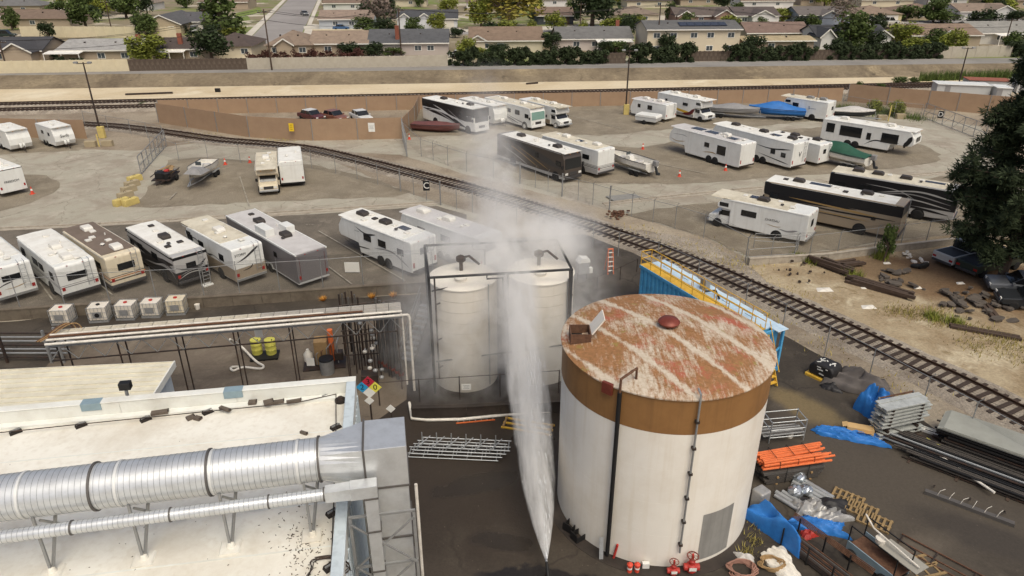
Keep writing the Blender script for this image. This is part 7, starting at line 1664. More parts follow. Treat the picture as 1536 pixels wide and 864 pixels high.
grass('green weeds scattered on the dirt beside the low wall', [(1215, 395), (1320, 388), (1322, 383), (1280, 415), (1400, 478), (1430, 486), (1195, 388)], 1300, 2, (.2, .7), 'leaf_lime', .3)
grass('green and dry weeds along the right brown wall', [(1280, 168), (1300, 172), (1325, 170), (1345, 174), (1265, 164), (1370, 178), (1315, 166)], 2200, 3, (.3, 1.1), 'leaf_corn', .9)
grass('sparse dry weeds beside the tracks and fence', [(950, 350), (1010, 372), (1060, 380), (1120, 400), (300, 205), (420, 210), (1160, 470), (1240, 515), (1340, 585), (1185, 440), (1100, 395)], 1500, 4, (.1, .3), 'leaf_dry', 1.2)
tree('thin green sapling in front of the low concrete wall', (1325, 392), 22, 50, 'green', 1, 0, 'shrubs on the dirt flats', 'sapling', 'sapling', .15)
for px, w, h, l in (((1310, 170), 20, 16, 'green shrub left of the concrete blocks at the weeds'), ((1342, 174), 24, 18, 'yellow green shrub right of the concrete blocks')): tree(l, px, w, h, 'lime', 0, 0, 'shrubs on the dirt flats', 'shrub', 'shrub', .05)
# parking lines and numbers painted on the ground
def line(px0, px1, w=.1, label=None): 
    a, b = P(*px0), P(*px1); d = (b - a).normalized(); n = Vector((-d.y, d.x, 0)) * w / 2; ZN[0] += 1; z = Vector((0, 0, .12))
    me = mesh('paint_line', MB().add([Vector((q.x, q.y, .115)) for q in (a - n, b - n, b + n, a + n)], [(0, 1, 2, 3)]), 'paint_white'); return struct(link('paint_line', me))
m = mat('paint_white', (160, 153, 139), .9, 0, .1, 2, dirt=((112, 104, 92), .9, 1.5))
for a, b in (((478, 348), (608, 423)), ((430, 355), (528, 428)), ((60, 425), (80, 452)), ((152, 430), (170, 445)), ((800, 160), (932, 194)), ((640, 175), (640, 190)), ((360, 266), (374, 310)), ((255, 300), (265, 290)), ((980, 245), (1060, 262))): line(a, b)
for px, t in (((235, 310), '---'), ((285, 308), '---'), ((332, 306), '---'), ((938, 275), '---'), ((1000, 272), '---'), ((1053, 308), '---'), ((994, 309), '---'), ((682, 326), '---'), ((465, 338), '---')):
    o = letters(t, .75, 'paint_white', None, P(*px) + Vector((0, 0, .118)), (0, 0, 0), .0005, 'painted_number'); struct(o)
struct(ob('utility_cover', MB().slab([P(400 + 620, 0) if 0 else P(*q) for q in ((908, 296), (952, 292), (962, 298), (920, 303))], .112, .13), 'grey_patch'))
tag(ob('white_board', MB().b2(-.55, .55, -.02, .02, .1, .9), 'sign_white', loc=P(529, 410)), 'small blank white board on the fence beside the grey trailer', 'sign')
# things on the far flats
for px, l, w in (((327, 138), 'small black box lying on the far dirt flat', .8),): tag(ob('crate', MB().box((0, 0, .3), (w, .5, .6)), 'black', bevel=.03, loc=P(*px)), l, 'crate')
timber('dark rail lying on the far dirt flat at left', (192, 142), (262, 140), 1, 8, 'steel_dark', .3); timber('dark rail lying on the far dirt flat in the middle', (788, 126), (806, 125), 1, 9, 'steel_dark', .3)

# ---------------- clutter in the right yard ----------------
mat('tarp_blue', (44, 116, 188), .55, 0, .12, 2, dirt=((30, 92, 165), .6, 2.5)); mat('tarp_black', (38, 36, 36), .55, 0, .2, 3); mat('tarp_grey', (92, 86, 82), .8, 0, .12, 2); mat('tarp_silver', (166, 164, 160), .4, .35, .12, 3, dirt=((120, 118, 114), .6, 4)); mat('foil', (176, 182, 186), .2, .8, .1, 4); mat('alu', (198, 200, 194), .4, .35, .08, 4, dirt=((140, 142, 136), .5, 3)); mat('cardboard', (196, 162, 112), .9, 0, .06, 2); mat('sheet_grey', (160, 160, 150), .6, .2, .06, 1, dirt=((136, 136, 126), .5, 1)); mat('lumber_dark', (70, 65, 60), .9, 0, .2, 4); mat('pallet_wood', (146, 122, 84), .9, 0, .2, 4, dirt=((104, 86, 62), .6, 4)); mat('hose_pink', (150, 112, 96), .8, 0, .1, 3); mat('pvc_grey', (150, 152, 152), .5, 0, .1, 3); mat('ply', (150, 146, 136), .8, 0, .08, 2)
def tarp(name, label, px, sx, sy, h, m, seed, rz=0, z=0, n=26, fall=2.0, folds=.12, cat='tarp', wave=3.0):
    """crumpled cloth heap: a grid draped over a mound with folds"""
    rr = random.Random(seed); ph = [(rr.uniform(-1, 1) * wave, rr.uniform(-1, 1) * wave, rr.uniform(0, 6), rr.uniform(.3, 1)) for _ in range(7)]
    vs = []; fs = []
    for i in range(n):
        for j in range(n):
            u, v = -1 + 2 * i / (n - 1), -1 + 2 * j / (n - 1)
            rad = max(abs(u), abs(v)) ; a = math.atan2(v, u)
            rp_ = 1 + .05 * math.sin(11 * a + seed) * rad; x, y = u * sx * (1 + .14 * math.sin(3 * a + seed)) * rp_, v * sy * (1 + .16 * math.sin(2 * a + seed * 2)) * rp_
            f = sum(q[3] * (1 - abs(math.sin(q[0] * u * 1.6 + q[1] * v * 1.6 + q[2]))) for q in ph) / 3
            z_ = max(.015, h * (1 - rad ** fall) * (.75 + .25 * math.sin(a * 2 + seed)) + folds * f * (1 if rad < .97 else .3) + rr.uniform(-.004, .004))
            vs.append((x, y, z_))
    for i in range(n - 1):
        for j in range(n - 1): fs.append((i * n + j, (i + 1) * n + j, (i + 1) * n + j + 1, i * n + j + 1))
    return tag(ob(name, MB().add(vs, fs), m, smooth=True, loc=P(*px) + Vector((0, 0, z)), rot=(0, 0, rz)), label, cat)
# wrapped load on yellow spill pallet
wp = thing('wrapped_load', 'black wrapped load with white markings on yellow spill pallet', 'load', P(1236, 566), R(-52))
ob('spill_pallet', MB().b2(-.85, .85, -.65, .65, 0, .2), 'yellow_paint', wp, bevel=.04); ob('wrap', MB().prism([(-.7, .2), (.7, .2), (.72, .75), (.55, 1.0), (-.5, 1.0), (-.75, .7)], -.55, .55), 'tarp_black', wp, bevel=.12, seg=3)
rr = random.Random(6)
for k in range(9): ob('print_mark', MB().box((rr.uniform(-.4, .5), rr.uniform(-.45, .3), 1.006), (rr.uniform(.12, .3), .06, .006), rr.uniform(0, 3)), 'sign_white', wp)
for k in range(6): ob('print_mark', MB().box((rr.uniform(-.5, .5), -.557, rr.uniform(.4, .85)), (rr.uniform(.12, .25), .006, .06)), 'sign_white', wp)
tarp('grey_tarp', 'large dark grey tarp draped over a long heap by the fence', (1290, 582), 1.6, .85, .95, 'tarp_grey', 3, R(-38), n=40, fall=2.6, folds=.34, wave=5)
tarp('black_sheeting', 'black plastic sheeting bunched at the foot of wrapped load', (1247, 582), .55, .4, .3, 'tarp_black', 5, R(-20))
tarp('blue_tarp', 'blue tarp hanging over the near end of the plank rack', (1308, 622), .75, .5, 1.65, 'tarp_blue', 8, R(-60), n=48, fall=7, folds=.16, wave=6)
tarp('blue_tarp', 'blue tarp spread flat on the asphalt under the cardboard box', (1276, 656), 1.6, .42, .16, 'tarp_blue', 11, R(-16), n=44, folds=.34, wave=6)
# stacked aluminium planks
pk = thing('plank_stack', 'tall stack of grey aluminium planks beside the blue tarp', 'planks', P(1342, 648), R(17))
for z in range(9):
    for j in range(3): 
        if rr.random() < .93: ob('plank', MB().b2(-1.35 + rr.uniform(-.12, .12), 1.35 + rr.uniform(-.15, .15), -.42 + j * .29, -.15 + j * .29, .12 + z * .21, .17 + z * .21 + rr.uniform(0, .03)), 'alu', pk)
    if z < 8:
        for x in (-.9, .9): ob('spacer', MB().b2(x - .05, x + .05, -.42, .42, .205 + z * .21, .325 + z * .21), 'steel_dark', pk)
for x in (-1.0, 1.1): ob('rack_post', MB().beam((x, .52, 0), (x, .52, 1.95), .07), 'galv_dull', pk)
ob('rack_bar', MB().beam((-1.0, .52, 1.9), (1.1, .52, 1.9), .06), 'rust', pk); ob('base_runner', MB().b2(-1.2, 1.2, -.45, .45, 0, .1), 'steel_dark', pk)
cbx = thing('cardboard_box', 'opened cardboard box lying on the flat blue tarp', 'box', P(1288, 651) + Vector((0, 0, .14)), R(-18))
ob('carton', MB().b2(-.62, .62, -.22, .22, .03, .32), 'cardboard', cbx); ob('flap', MB().box((.2, -.33, .2), (.7, .24, .015), M=Matrix.Rotation(R(-35), 4, 'X')), 'cardboard', cbx); ob('flap', MB().box((-.72, 0, .33), (.24, .4, .015), M=Matrix.Rotation(R(-20), 4, 'Y')), 'cardboard', cbx)
# frame rack near the rusty tank
rk = thing('pipe_rack', 'grey tubular rack with clutter right of the rusty tank', 'rack', P(1172, 655), R(8))
for x in (-.9, .9):
    for y in (-.45, .45): ob('post', MB().cyl((x, y, 0), (x, y, 1.3), .03, 8), 'galv', rk)
for z in (.35, .8, 1.25):
    for y in (-.45, .45): ob('rail', MB().cyl((-.9, y, z), (.9, y, z), .025, 6), 'galv', rk)
    for x in (-.9, .9): ob('end_rail', MB().cyl((x, -.45, z), (x, .45, z), .025, 6), 'galv', rk)
for k in range(6): ob('stored_pipe', MB().cyl((-1.2, -.35 + k * .13, .4), (1.0, -.3 + k * .12, .42), .045, 8), 'pipe_grey' if k % 2 else 'galv_dull', rk)
tag(ob('bucket', MB().lathe([(.15, 0), (.18, .4), (.17, .42), (.02, .38)], 14), 'white_pvc', loc=P(1184, 656)), 'pale bucket in front of the tubular rack', 'bucket')
# orange conduit on dark lumber
lb = thing('lumber_stack', 'dark stack of lumber and profiles under the orange conduit', 'lumber', P(1182, 712), R(12))
for z in range(6):
    for j in range(4):
        if rr.random() < .9: ob('board', MB().b2(-1.5 + rr.uniform(-.2, .2), 1.4 + rr.uniform(-.25, .25), -.5 + j * .27, -.26 + j * .27, .08 + z * .13, .19 + z * .13), 'lumber_dark' if rr.random() < .85 else 'pipe_grey', lb)
    if z in (0, 3): 
        for x in (-.9, .8): ob('bearer', MB().b2(x - .05, x + .05, -.55, .6, 0 + z * .13, .075 + z * .13), 'wood', lb)
for x in (-.5, .6): ob('strap', MB().tube([(x, -.54, .08), (x, -.54, .88), (x, .6, .88), (x, .6, .08)], .015, 5), 'black', lb)
oc = thing('conduit_bundle', 'bundle of bright orange conduit on the dark lumber stack', 'conduit', P(1182, 712) + Vector((0, 0, .90)), R(12))
for k in range(26):
    row, j = divmod(k, 8); y = -.45 + j * .125 + (row % 2) * .06
    ob('conduit_pipe', MB().cyl((-1.6 + rr.uniform(-.1, .1), y, .06 + row * .1), (1.5 + rr.uniform(-.35, .35), y + rr.uniform(-.12, .12), .06 + row * .1 + rr.uniform(-.01, .05)), .055, 8), 'orange_plastic', oc, smooth=True)
for x in (-.9, 0, .8): ob('tie_strap', MB().tube([(x, -.53, .01), (x, -.53, .36), (x, .55, .40), (x, .55, .01)], .014, 5), 'black', oc)
# silver pipes and foil
sv_ = thing('duct_pipes', 'row of silver duct pipes lying below the lumber stack', 'pipes', P(1205, 748), R(-52))
for k in range(9):
    if k in (3, 4): continue
    ob('pipe', MB().cyl((-.85 + rr.uniform(-.1, .1), -.95 + k * .24, .13), (.8 + rr.uniform(-.1, .1), -.95 + k * .24 + rr.uniform(-.03, .03), .13), .1, 14), 'pvc_grey' if k % 4 else 'galv', sv_, smooth=True)
for px, r_, l in (((1197, 722), .32, 'shiny foil wrapped ball beside the lumber stack'), ((1192, 744), .34, 'left of two crumpled foil wrapped fittings'), ((1207, 741), .3, 'right of two crumpled foil wrapped fittings')):
    mb = MB(); rq = random.Random(px[0]); pr = [(r_ * math.sin(math.pi * k / 8) + .01, r_ * .8 - r_ * .8 * math.cos(math.pi * k / 8)) for k in range(9)]; mb.lathe(pr, 14); mb.v = [(x * rq.uniform(.88, 1.12), y * rq.uniform(.88, 1.12), z * rq.uniform(.95, 1.05)) for x, y, z in mb.v]
    tag(ob('foil_fitting', mb, 'foil', loc=P(*px)), l, 'fitting')
tarp('silver_tarp', 'crinkled silver sheet bunched over the silver pipes', (1212, 765), .7, .4, .4, 'tarp_silver', 14, R(10), folds=.3, wave=5)
tarp('grey_sheet', 'pale grey plastic sheet over the tarps beside the pallets', (1244, 778), .85, .42, .35, 'tarp_silver', 17, R(20), folds=.18)
tarp('black_tarp', 'black tarp between silver sheet and pallets', (1235, 762), 1.0, .5, .3, 'tarp_black', 19, R(-10), folds=.22)
tarp('blue_tarp', 'crumpled blue tarp below the grey plastic sheet', (1226, 792), 1.1, .4, .3, 'tarp_blue', 23, R(-14), folds=.32, wave=5)
# blue tarp wall along the tank
tarp('tarp_covered_crate', 'upright crate covered by bright blue tarp beside the tank', (1160, 800), 1.25, .34, 1.12, 'tarp_blue', 41, R(-58), n=52, fall=10, folds=.1, cat='crate', wave=5)
tag(ob('grey_cover', MB().b2(-.28, .28, -.3, .3, 0, 1.18), 'tarp_silver', bevel=.08, seg=3, loc=P(1137, 766), rot=(0, 0, R(-58))), 'grey wrapped block at the far end of the blue crate', 'cover')
# weathered pallets
def pallet(label, px, rz, z=0, m='pallet_wood', L=1.2, Wd=1.0):
    o = thing('wood_pallet', label, 'pallet', P(*px) + Vector((0, 0, z)), R(rz))
    for k in range(6): ob('deck_board', MB().b2(-L / 2 + k * (L - .12) / 5, -L / 2 + k * (L - .12) / 5 + .1, -Wd / 2, Wd / 2, .115, .135), m, o)
    for y in (-Wd / 2 + .05, 0, Wd / 2 - .05): ob('stringer', MB().b2(-L / 2, L / 2, y - .03, y + .03, .02, .11), m, o)
pallet('weathered wooden pallet nearest the silver pipes', (1271, 750), -38, L=1.3, Wd=.9); pallet('weathered wooden pallet in the middle of the pallet row', (1291, 766), -38, L=1.3, Wd=.9); pallet('weathered wooden pallet at the near end of the row', (1311, 784), -38, L=1.3, Wd=.9)
# rod rack
rr_ = thing('rod_rack', 'low rack of dark steel rods and pipes at bottom right', 'rack', P(1217, 838), R(-58))
for k in range(22): ob('rod', MB().cyl((-1.6 + rr.uniform(-.2, .2), -.4 + (k % 9) * .1, .12 + (k // 9) * .1), (1.9 + rr.uniform(-.3, .3), -.4 + (k % 9) * .1, .12 + (k // 9) * .1), .028 if k % 3 else .045, 6), ('steel_dark', 'pipe_grey', 'rust')[k % 3], rr_)
for x in (-1.1, .1, 1.2):
    for y in (-.5, .52): ob('upright', MB().beam((x, y, 0), (x, y, .95), .05), 'black', rr_)
    ob('crossbar', MB().beam((x, -.5, .06), (x, .52, .06), .05), 'black', rr_)
for k in range(5): ob('long_bar', MB().beam((-1.5, .58 + k * .03, .7 + k * .04), (2.1, .58 + k * .03, .75 + k * .04), .03), 'rust', rr_)
# cart
ct = thing('work_cart', 'blue steel cart with grey plate and cage frame at bottom right', 'cart', P(1312, 850), R(-62))
ob('tray', MB().b2(-1.0, 1.0, -.5, .5, .45, .52), 'rust', ct)
for y in (-.52, .52): ob('side_panel', MB().b2(-1.0, 1.0, y - .02, y + .02, .3, .75), 'scupper_blue', ct)
for x in (-1.0, 1.0):
    for y in (-.5, .5): ob('post', MB().beam((x, y, .5), (x, y, 1.5), .04), 'black', ct)
for y in (-.5, .5): ob('top_rail', MB().beam((-1.0, y, 1.48), (1.0, y, 1.48), .04), 'black', ct)
ob('plate', MB().b2(-.1, 1.5, .0, .75, 1.0, 1.03), 'ply', ct); ob('bent_pipe', MB().tube([(-1.0, .2, 1.8), (-.6, .3, 1.35), (1.4, .3, 1.12)], .035, 8), 'white_pvc', ct); ob('bucket', MB().lathe([(.18, 1.0), (.2, 1.2), (.02, 1.21)], 14, (-.2, .25)), 'white_pvc', ct)
for x in (-.7, .7):
    for y in (-.6, .6): wheel(ct, x, y, .25)
for px, l in (((1372, 846), 'upper wooden ladder frame at bottom right'), ((1388, 858), 'lower wooden ladder frame at bottom right')):
    o = thing('timber_ladder', l, 'frame', P(*px), R(14)); ob('rail', MB().b2(-.75, .75, .2, .3, .02, .08), 'pallet_wood', o); ob('rail', MB().b2(-.75, .75, -.3, -.2, .02, .08), 'pallet_wood', o)
    for x in (-.5, 0, .5): ob('rung', MB().b2(x - .04, x + .04, -.2, .2, .03, .07), 'pallet_wood', o)
sf = thing('scrap_steel', 'two dark steel angle frames lying on the asphalt at bottom right', 'frame', P(1408, 845), R(-48))
for y in (-.35, .0, .42): ob('rail', MB().beam((-1.6, y, .06 + .05 * (y > 0)), (1.5, y + .05, .06 + .05 * (y > 0)), .05), 'rust', sf)
for x in (-1.5, -.2, 1.2): ob('cross', MB().beam((x, -.35, .06), (x, .42, .1), .045), 'steel_dark', sf)
# trough with wires
tr = thing('steel_trough', 'long grey angle trough on the asphalt with wire ends', 'trough', P(1452, 762), R(-37))
ob('channel', MB().prism([(-1.7, .02), (1.7, .02), (1.7, .06), (-1.7, .06)], -.2, .2).b2(-1.7, 1.7, -.23, -.2, .02, .2), 'pipe_grey', tr)
for x in (-1.4, 0, 1.3): ob('strut', MB().beam((x, .2, .28), (x, .75, .02), .03), 'steel_dark', tr)
for k in range(6): ob('wire_end', MB().tube([(-1.2 + k * .45, .05, .06), (-1.15 + k * .45, .12, .25), (-1.05 + k * .45 + rr.uniform(-.1, .1), .25, .35)], .012, 5), 'white_pvc', tr)
# long profile stacks beneath the grey sheets
ls = thing('profile_stack', 'long stack of steel profiles and dark lengths along right yard edge', 'steel stack', P(1480, 712), R(-40))
for k in range(40):
    y = -1.25 + (k % 14) * .16; z = .1 + (k // 14) * .14; x0 = -4.2 + rr.uniform(-.6, 1.0) + (0 if y > -.5 else .8)
    ob('profile', MB().beam((x0, y, z), (4.5 + rr.uniform(-.5, .5), y + rr.uniform(-.1, .1), z), rr.choice((.05, .08, .1)), .05), rr.choice(('steel_dark', 'lumber_dark', 'black', 'lumber_dark', 'pvc_grey', 'black')), ls)
for x in (-3, -1, 1, 3): ob('bearer', MB().b2(x - .06, x + .06, -1.5, 1.2, 0, .07), 'dark_wood', ls)
gs = thing('sheet_stack', 'stack of large grey sheets on bearers at the right edge', 'sheets', P(1506, 690), R(-40))
for k in range(5): ob('sheet', MB().b2(-2.9 + .06 * k, 3.8, -.9 + rr.uniform(-.04, .04), 1.0 + rr.uniform(-.04, .04), .95 + k * .035, .975 + k * .035), 'sheet_grey', gs)
for x in (-2.2, 0, 2.2): ob('bearer', MB().b2(x - .08, x + .08, -.7, .8, .0, .94), 'dark_wood', gs)
for k in range(36): ob('stored_profile', MB().beam((-2.6 + rr.uniform(-.5, .3), -.85 + (k % 6) * .3, .1 + (k // 6) * .15), (3.7, -.85 + (k % 6) * .3, .1 + (k // 6) * .15), rr.choice((.06, .12, .2)), .07), rr.choice(('black', 'lumber_dark', 'steel_dark')), gs)
def pole_obj(nm, label, a, b, r, m, z=.12, cat='pole'): tag(ob(nm, MB().cyl(P(*a, z) , P(*b, z), r, 10), m, smooth=True), label, cat)
pole_obj('white_tube', 'long white tube lying in front of the steel profiles', (1410, 684), (1492, 739), .06, 'white_pvc', .3); pole_obj('white_tube', 'short white tube stub beside the long white tube', (1405, 690), (1414, 696), .09, 'white_pvc', .2); pole_obj('yellow_hose', 'thin yellow hose across the steel profiles', (1390, 657), (1430, 680), .025, 'drum_yellow', .35)
wc = thing('white_channel', 'white slotted channel lying near the plank stack', 'channel', P(1404, 652), R(-37)); ob('web', MB().b2(-1.1, 1.1, -.17, .17, .05, .09), 'white_paint', wc)
for k in range(2): ob('slot', MB().b2(-.5 + k * .7, -.1 + k * .7, -.06, .06, .0905, .096), 'black', wc)
for y in (-.17, .17): ob('flange', MB().b2(-1.1, 1.1, y - .02, y + .02, .03, .16), 'white_paint', wc)
# around the tank foot
def valve(label, px, sc=1.0):
    o = thing('fire_valve', label, 'valve', P(*px)); o.scale = (sc,) * 3
    ob('body', MB().lathe([(.14, 0), (.14, .12), (.2, .14), (.2, .4), (.12, .45), (.12, .6), (.06, .65), (.04, .95)], 14), 'red_paint', o, smooth=True); ob('flange', MB().cyl((-.3, 0, .28), (.3, 0, .28), .14, 14), 'red_paint', o)
    w = MB(); w.tube([(.22 * math.cos(k * .524), .22 * math.sin(k * .524), .85) for k in range(13)], .022, 6)
    for k in range(3): w.cyl((.22 * math.cos(k * 1.047), .22 * math.sin(k * 1.047), .85), (-.22 * math.cos(k * 1.047), -.22 * math.sin(k * 1.047), .85), .014, 5)
    ob('hand_wheel', w, 'rust_cap', o); ob('tag_plate', MB().b2(-.14, .14, -.23, -.22, .28, .44), 'sign_white', o)
valve('larger red valve with hand wheel at the tank foot', (1036, 858), 1.0); valve('smaller red valve with white tag at the tank foot', (1009, 862), .8)
for px, l in (((944, 858), 'left orange bollard pair post at the tank foot'), ((955, 858), 'right orange bollard pair post at the tank foot')):
    o = thing('hydrant_post', l, 'hydrant', P(*px)); ob('barrel', MB().lathe([(.1, 0), (.1, .35), (.12, .36), (.12, .42), (.04, .5)], 12), 'cone_orange', o, smooth=True); ob('collar', MB().lathe([(.105, .2), (.105, .28)], 12), 'sign_white', o)
for px, l, rz in (((856, 793), 'left black plastic crate against the tank', 50), ((868, 808), 'right black plastic crate against the tank', 35)):
    o = thing('plastic_crate', l, 'crate', P(*px), R(rz)); ob('base', MB().b2(-.28, .28, -.2, .2, 0, .04), 'black', o)
    for y in (-.2, .2): ob('side', MB().b2(-.28, .28, y - .015, y + .015, .04, .32), 'black', o)
    for x in (-.28, .28): ob('end', MB().b2(x - .015, x + .015, -.2, .2, .04, .45), 'black', o)
tag(ob('leaning_board', MB().box((0, 0, .45), (.16, .03, 1.0), M=Matrix.Rotation(R(-18), 4, 'X')), 'galv', loc=P(901, 836)), 'grey metal strip leaning on the tank foot', 'board')
tag(ob('red_pipe_stub', MB().cyl((0, 0, 0), (.12, 0, .75), .05, 10), 'red_paint', loc=P(920, 838)), 'short red pipe beside the black overflow pipe', 'pipe')
tag(ob('junction_box', MB().b2(-.14, .14, -.08, .08, .0, .3), 'white_paint', bevel=.02, loc=P(968, 852)), 'small white box at the tank foot', 'box')
for px, r_, l, m_, sd2 in (((1112, 858), .5, 'coil of pinkish hose right of the tank foot', 'hose_pink', 3), ((1156, 850), .42, 'coil of tan rope beside the white foam sheets', 'wood', 6)): tag(ob('hose_coil', MB().tube(coil_pts(r_, 110, .06, sd2, 5.5), .03, 6), m_, smooth=True, loc=P(*px)), l, 'hose')
tarp('foam_sheet', 'crumpled white plastic sheeting at the bottom beside the rods', (1172, 848), .5, .8, .12, 'white_pvc', 31, R(10), n=40, folds=.14, cat='sheeting', wave=5)
tarp('sand_bag', 'pale cloth sack beside the coiled hoses', (1116, 838), .35, .25, .2, 'cover_pale', 33, 0, cat='sack'); tarp('red_bag', 'red bag with reel between blue tarps', (1213, 803), .35, .25, .25, 'red_paint', 35, .3, cat='bag')
grass('dry weeds at the tank foot beside the blue crate', [(1130, 812), (1122, 830), (1140, 790)], 220, 9, (.08, .3), 'leaf_straw', .2)
# steel lattice frames on the ground at centre
lt = thing('lattice_frames', 'pile of galvanised lattice frames lying beside the box duct', 'frames', P(690, 680), R(-4))
for k in range(4):
    z = .1 + k * .11; y0 = -.55 + k * .12; dx = k * .18 - .3
    for y in (y0, y0 + .28, y0 + .75): ob('chord', MB().cyl((-2.2 + dx, y, z), (2.2 + dx, y, z), .026, 6), 'galv', lt)
    for j in range(7): ob('rung', MB().cyl((-2.1 + dx + j * .7, y0, z), (-2.1 + dx + j * .7, y0 + .75, z), .022, 6), 'galv', lt)
for j in range(6): ob('diagonal', MB().cyl((-2.0 + j * .7, -.3, .5), (-1.5 + j * .7, .45, .62), .024, 6), 'galv', lt); ob('upright', MB().cyl((-1.9 + j * .72, .4, .1), (-1.9 + j * .72, .4, .85), .026, 6), 'galv', lt)
ol = thing('orange_ladder', 'orange ladder lying flat left of the water jet', 'ladder', P(713, 631), R(9))
for y in (-.18, .18): ob('rail', MB().beam((-1.0, y, .08), (1.0, y, .08), .05), 'orange_plastic', ol)
for k in range(7): ob('rung', MB().cyl((-.9 + k * .3, -.18, .08), (-.9 + k * .3, .18, .08), .018, 6), 'galv', ol)
yf = thing('yellow_skid', 'yellow and brown frame on the ground behind the water jet', 'frame', P(792, 641), R(-15))
for y in (-.4, .0, .4): ob('rail', MB().beam((-1.3, y, .06), (1.3, y, .06), .09), 'yellow_paint', yf)
for x in (-1.2, 0, 1.2): ob('cross', MB().beam((x, -.4, .14), (x, .4, .14), .09), 'wood', yf)

lit = MB(); rq = random.Random(12)
for k in range(260):
    p = P(rq.uniform(640, 1530), rq.uniform(600, 862), .03); sz = rq.uniform(.008, .03); lit.box(p, (sz * rq.uniform(.8, 2), sz, sz * .6), rq.uniform(0, 3))
tag(stuff(ob('yard_litter', lit, 'scrap_grey')), 'small pale stones and scraps scattered over the asphalt yard', 'litter')
# ---------------- the water monitor, jet and mist ----------------
np_ = P(821, 853, .75)
mon = thing('water_monitor', 'black water monitor nozzle shooting the jet at bottom centre', 'nozzle', Vector((np_.x, np_.y, 0)))
tgt = Vector((.15, 33.0, 7.6)); jd = (tgt - np_).normalized()
n0 = Vector((0, 0, .75))
ob('base', MB().lathe([(.3, 0), (.3, .05), (.1, .1), (.09, .5)], 14), 'steel_dark', mon, smooth=True); ob('barrel', MB().cyl(n0 - jd * .35, n0 + jd * .25, .07, 12, .05), 'black', mon, smooth=True); ob('tip', MB().cyl(n0 + jd * .25, n0 + jd * .38, .06, 12, .045), 'chrome', mon, smooth=True); ob('elbow', MB().tube([(0, 0, .45), (0, -.1, .6), n0 - jd * .3], .07, 8), 'steel_dark', mon, smooth=True); ob('supply_hose', MB().tube([(0, 0, .12), (.5, -.4, .1), (.2, -1.2, .08), (-.6, -2.2, .08)], .06, 8), 'drum_yellow', mon, smooth=True)
# arc of the jet
def jet_pt(t):
    p = np_ + jd * .35; return p.lerp(tgt, t)
def jet_r(t): return .04 + 1.0 * (1 - math.exp(-4.2 * t))
def vol_mat(name, density, build):
    m = bpy.data.materials.new(name); m.use_nodes = True; MATS[name] = m; t = m.node_tree; N = t.nodes
    N.remove(N['Principled BSDF']); v = N.new('ShaderNodeVolumePrincipled'); v.inputs['Color'].default_value = (.995, .985, .965, 1); v.inputs['Anisotropy'].default_value = 0
    t.links.new(v.outputs['Volume'], N['Material Output'].inputs['Volume'])
    t.links.new(build(t, N), v.inputs['Density'])
    m.cycles.volume_step_rate = 1.0
    return m
def mnode(t, N, op, a, b=None, c=None):
    q = N.new('ShaderNodeMath'); q.operation = op
    for i, v in enumerate((a, b, c)):
        if v is None: continue
        if isinstance(v, (int, float)): q.inputs[i].default_value = v
        else: t.links.new(v, q.inputs[i])
    return q.outputs[0]
# jet: each slice is an object-space cone; density falls off from the axis and is broken into streaks
JN = 22
ax = [jet_pt(k / JN) for k in range(JN + 1)]
jb = MB(); n = 18
jo = thing('water_jet', 'white jet of water rising from the monitor towards the tanks', 'water jet', np_)
rings_ = []
for k, p in enumerate(ax):
    d = (ax[min(k + 1, JN)] - ax[max(k - 1, 0)]).normalized(); x = Vector((1, 0, 0)); x = (x - d * x.dot(d)).normalized(); y = d.cross(x); r = jet_r(k / JN) * 1.15
    rings_.append([p - np_ + (x * math.cos(6.2832 * j / n) + y * math.sin(6.2832 * j / n)) * r for j in range(n)])
vs = [v for r in rings_ for v in r]; fs = [(i * n + k, i * n + (k + 1) % n, (i + 1) * n + (k + 1) % n, (i + 1) * n + k) for i in range(JN) for k in range(n)] + [tuple(range(n - 1, -1, -1)), tuple(range(JN * n, JN * n + n))]
L_ = (tgt - np_).length
jdir = (ax[-1] - ax[0]).normalized()
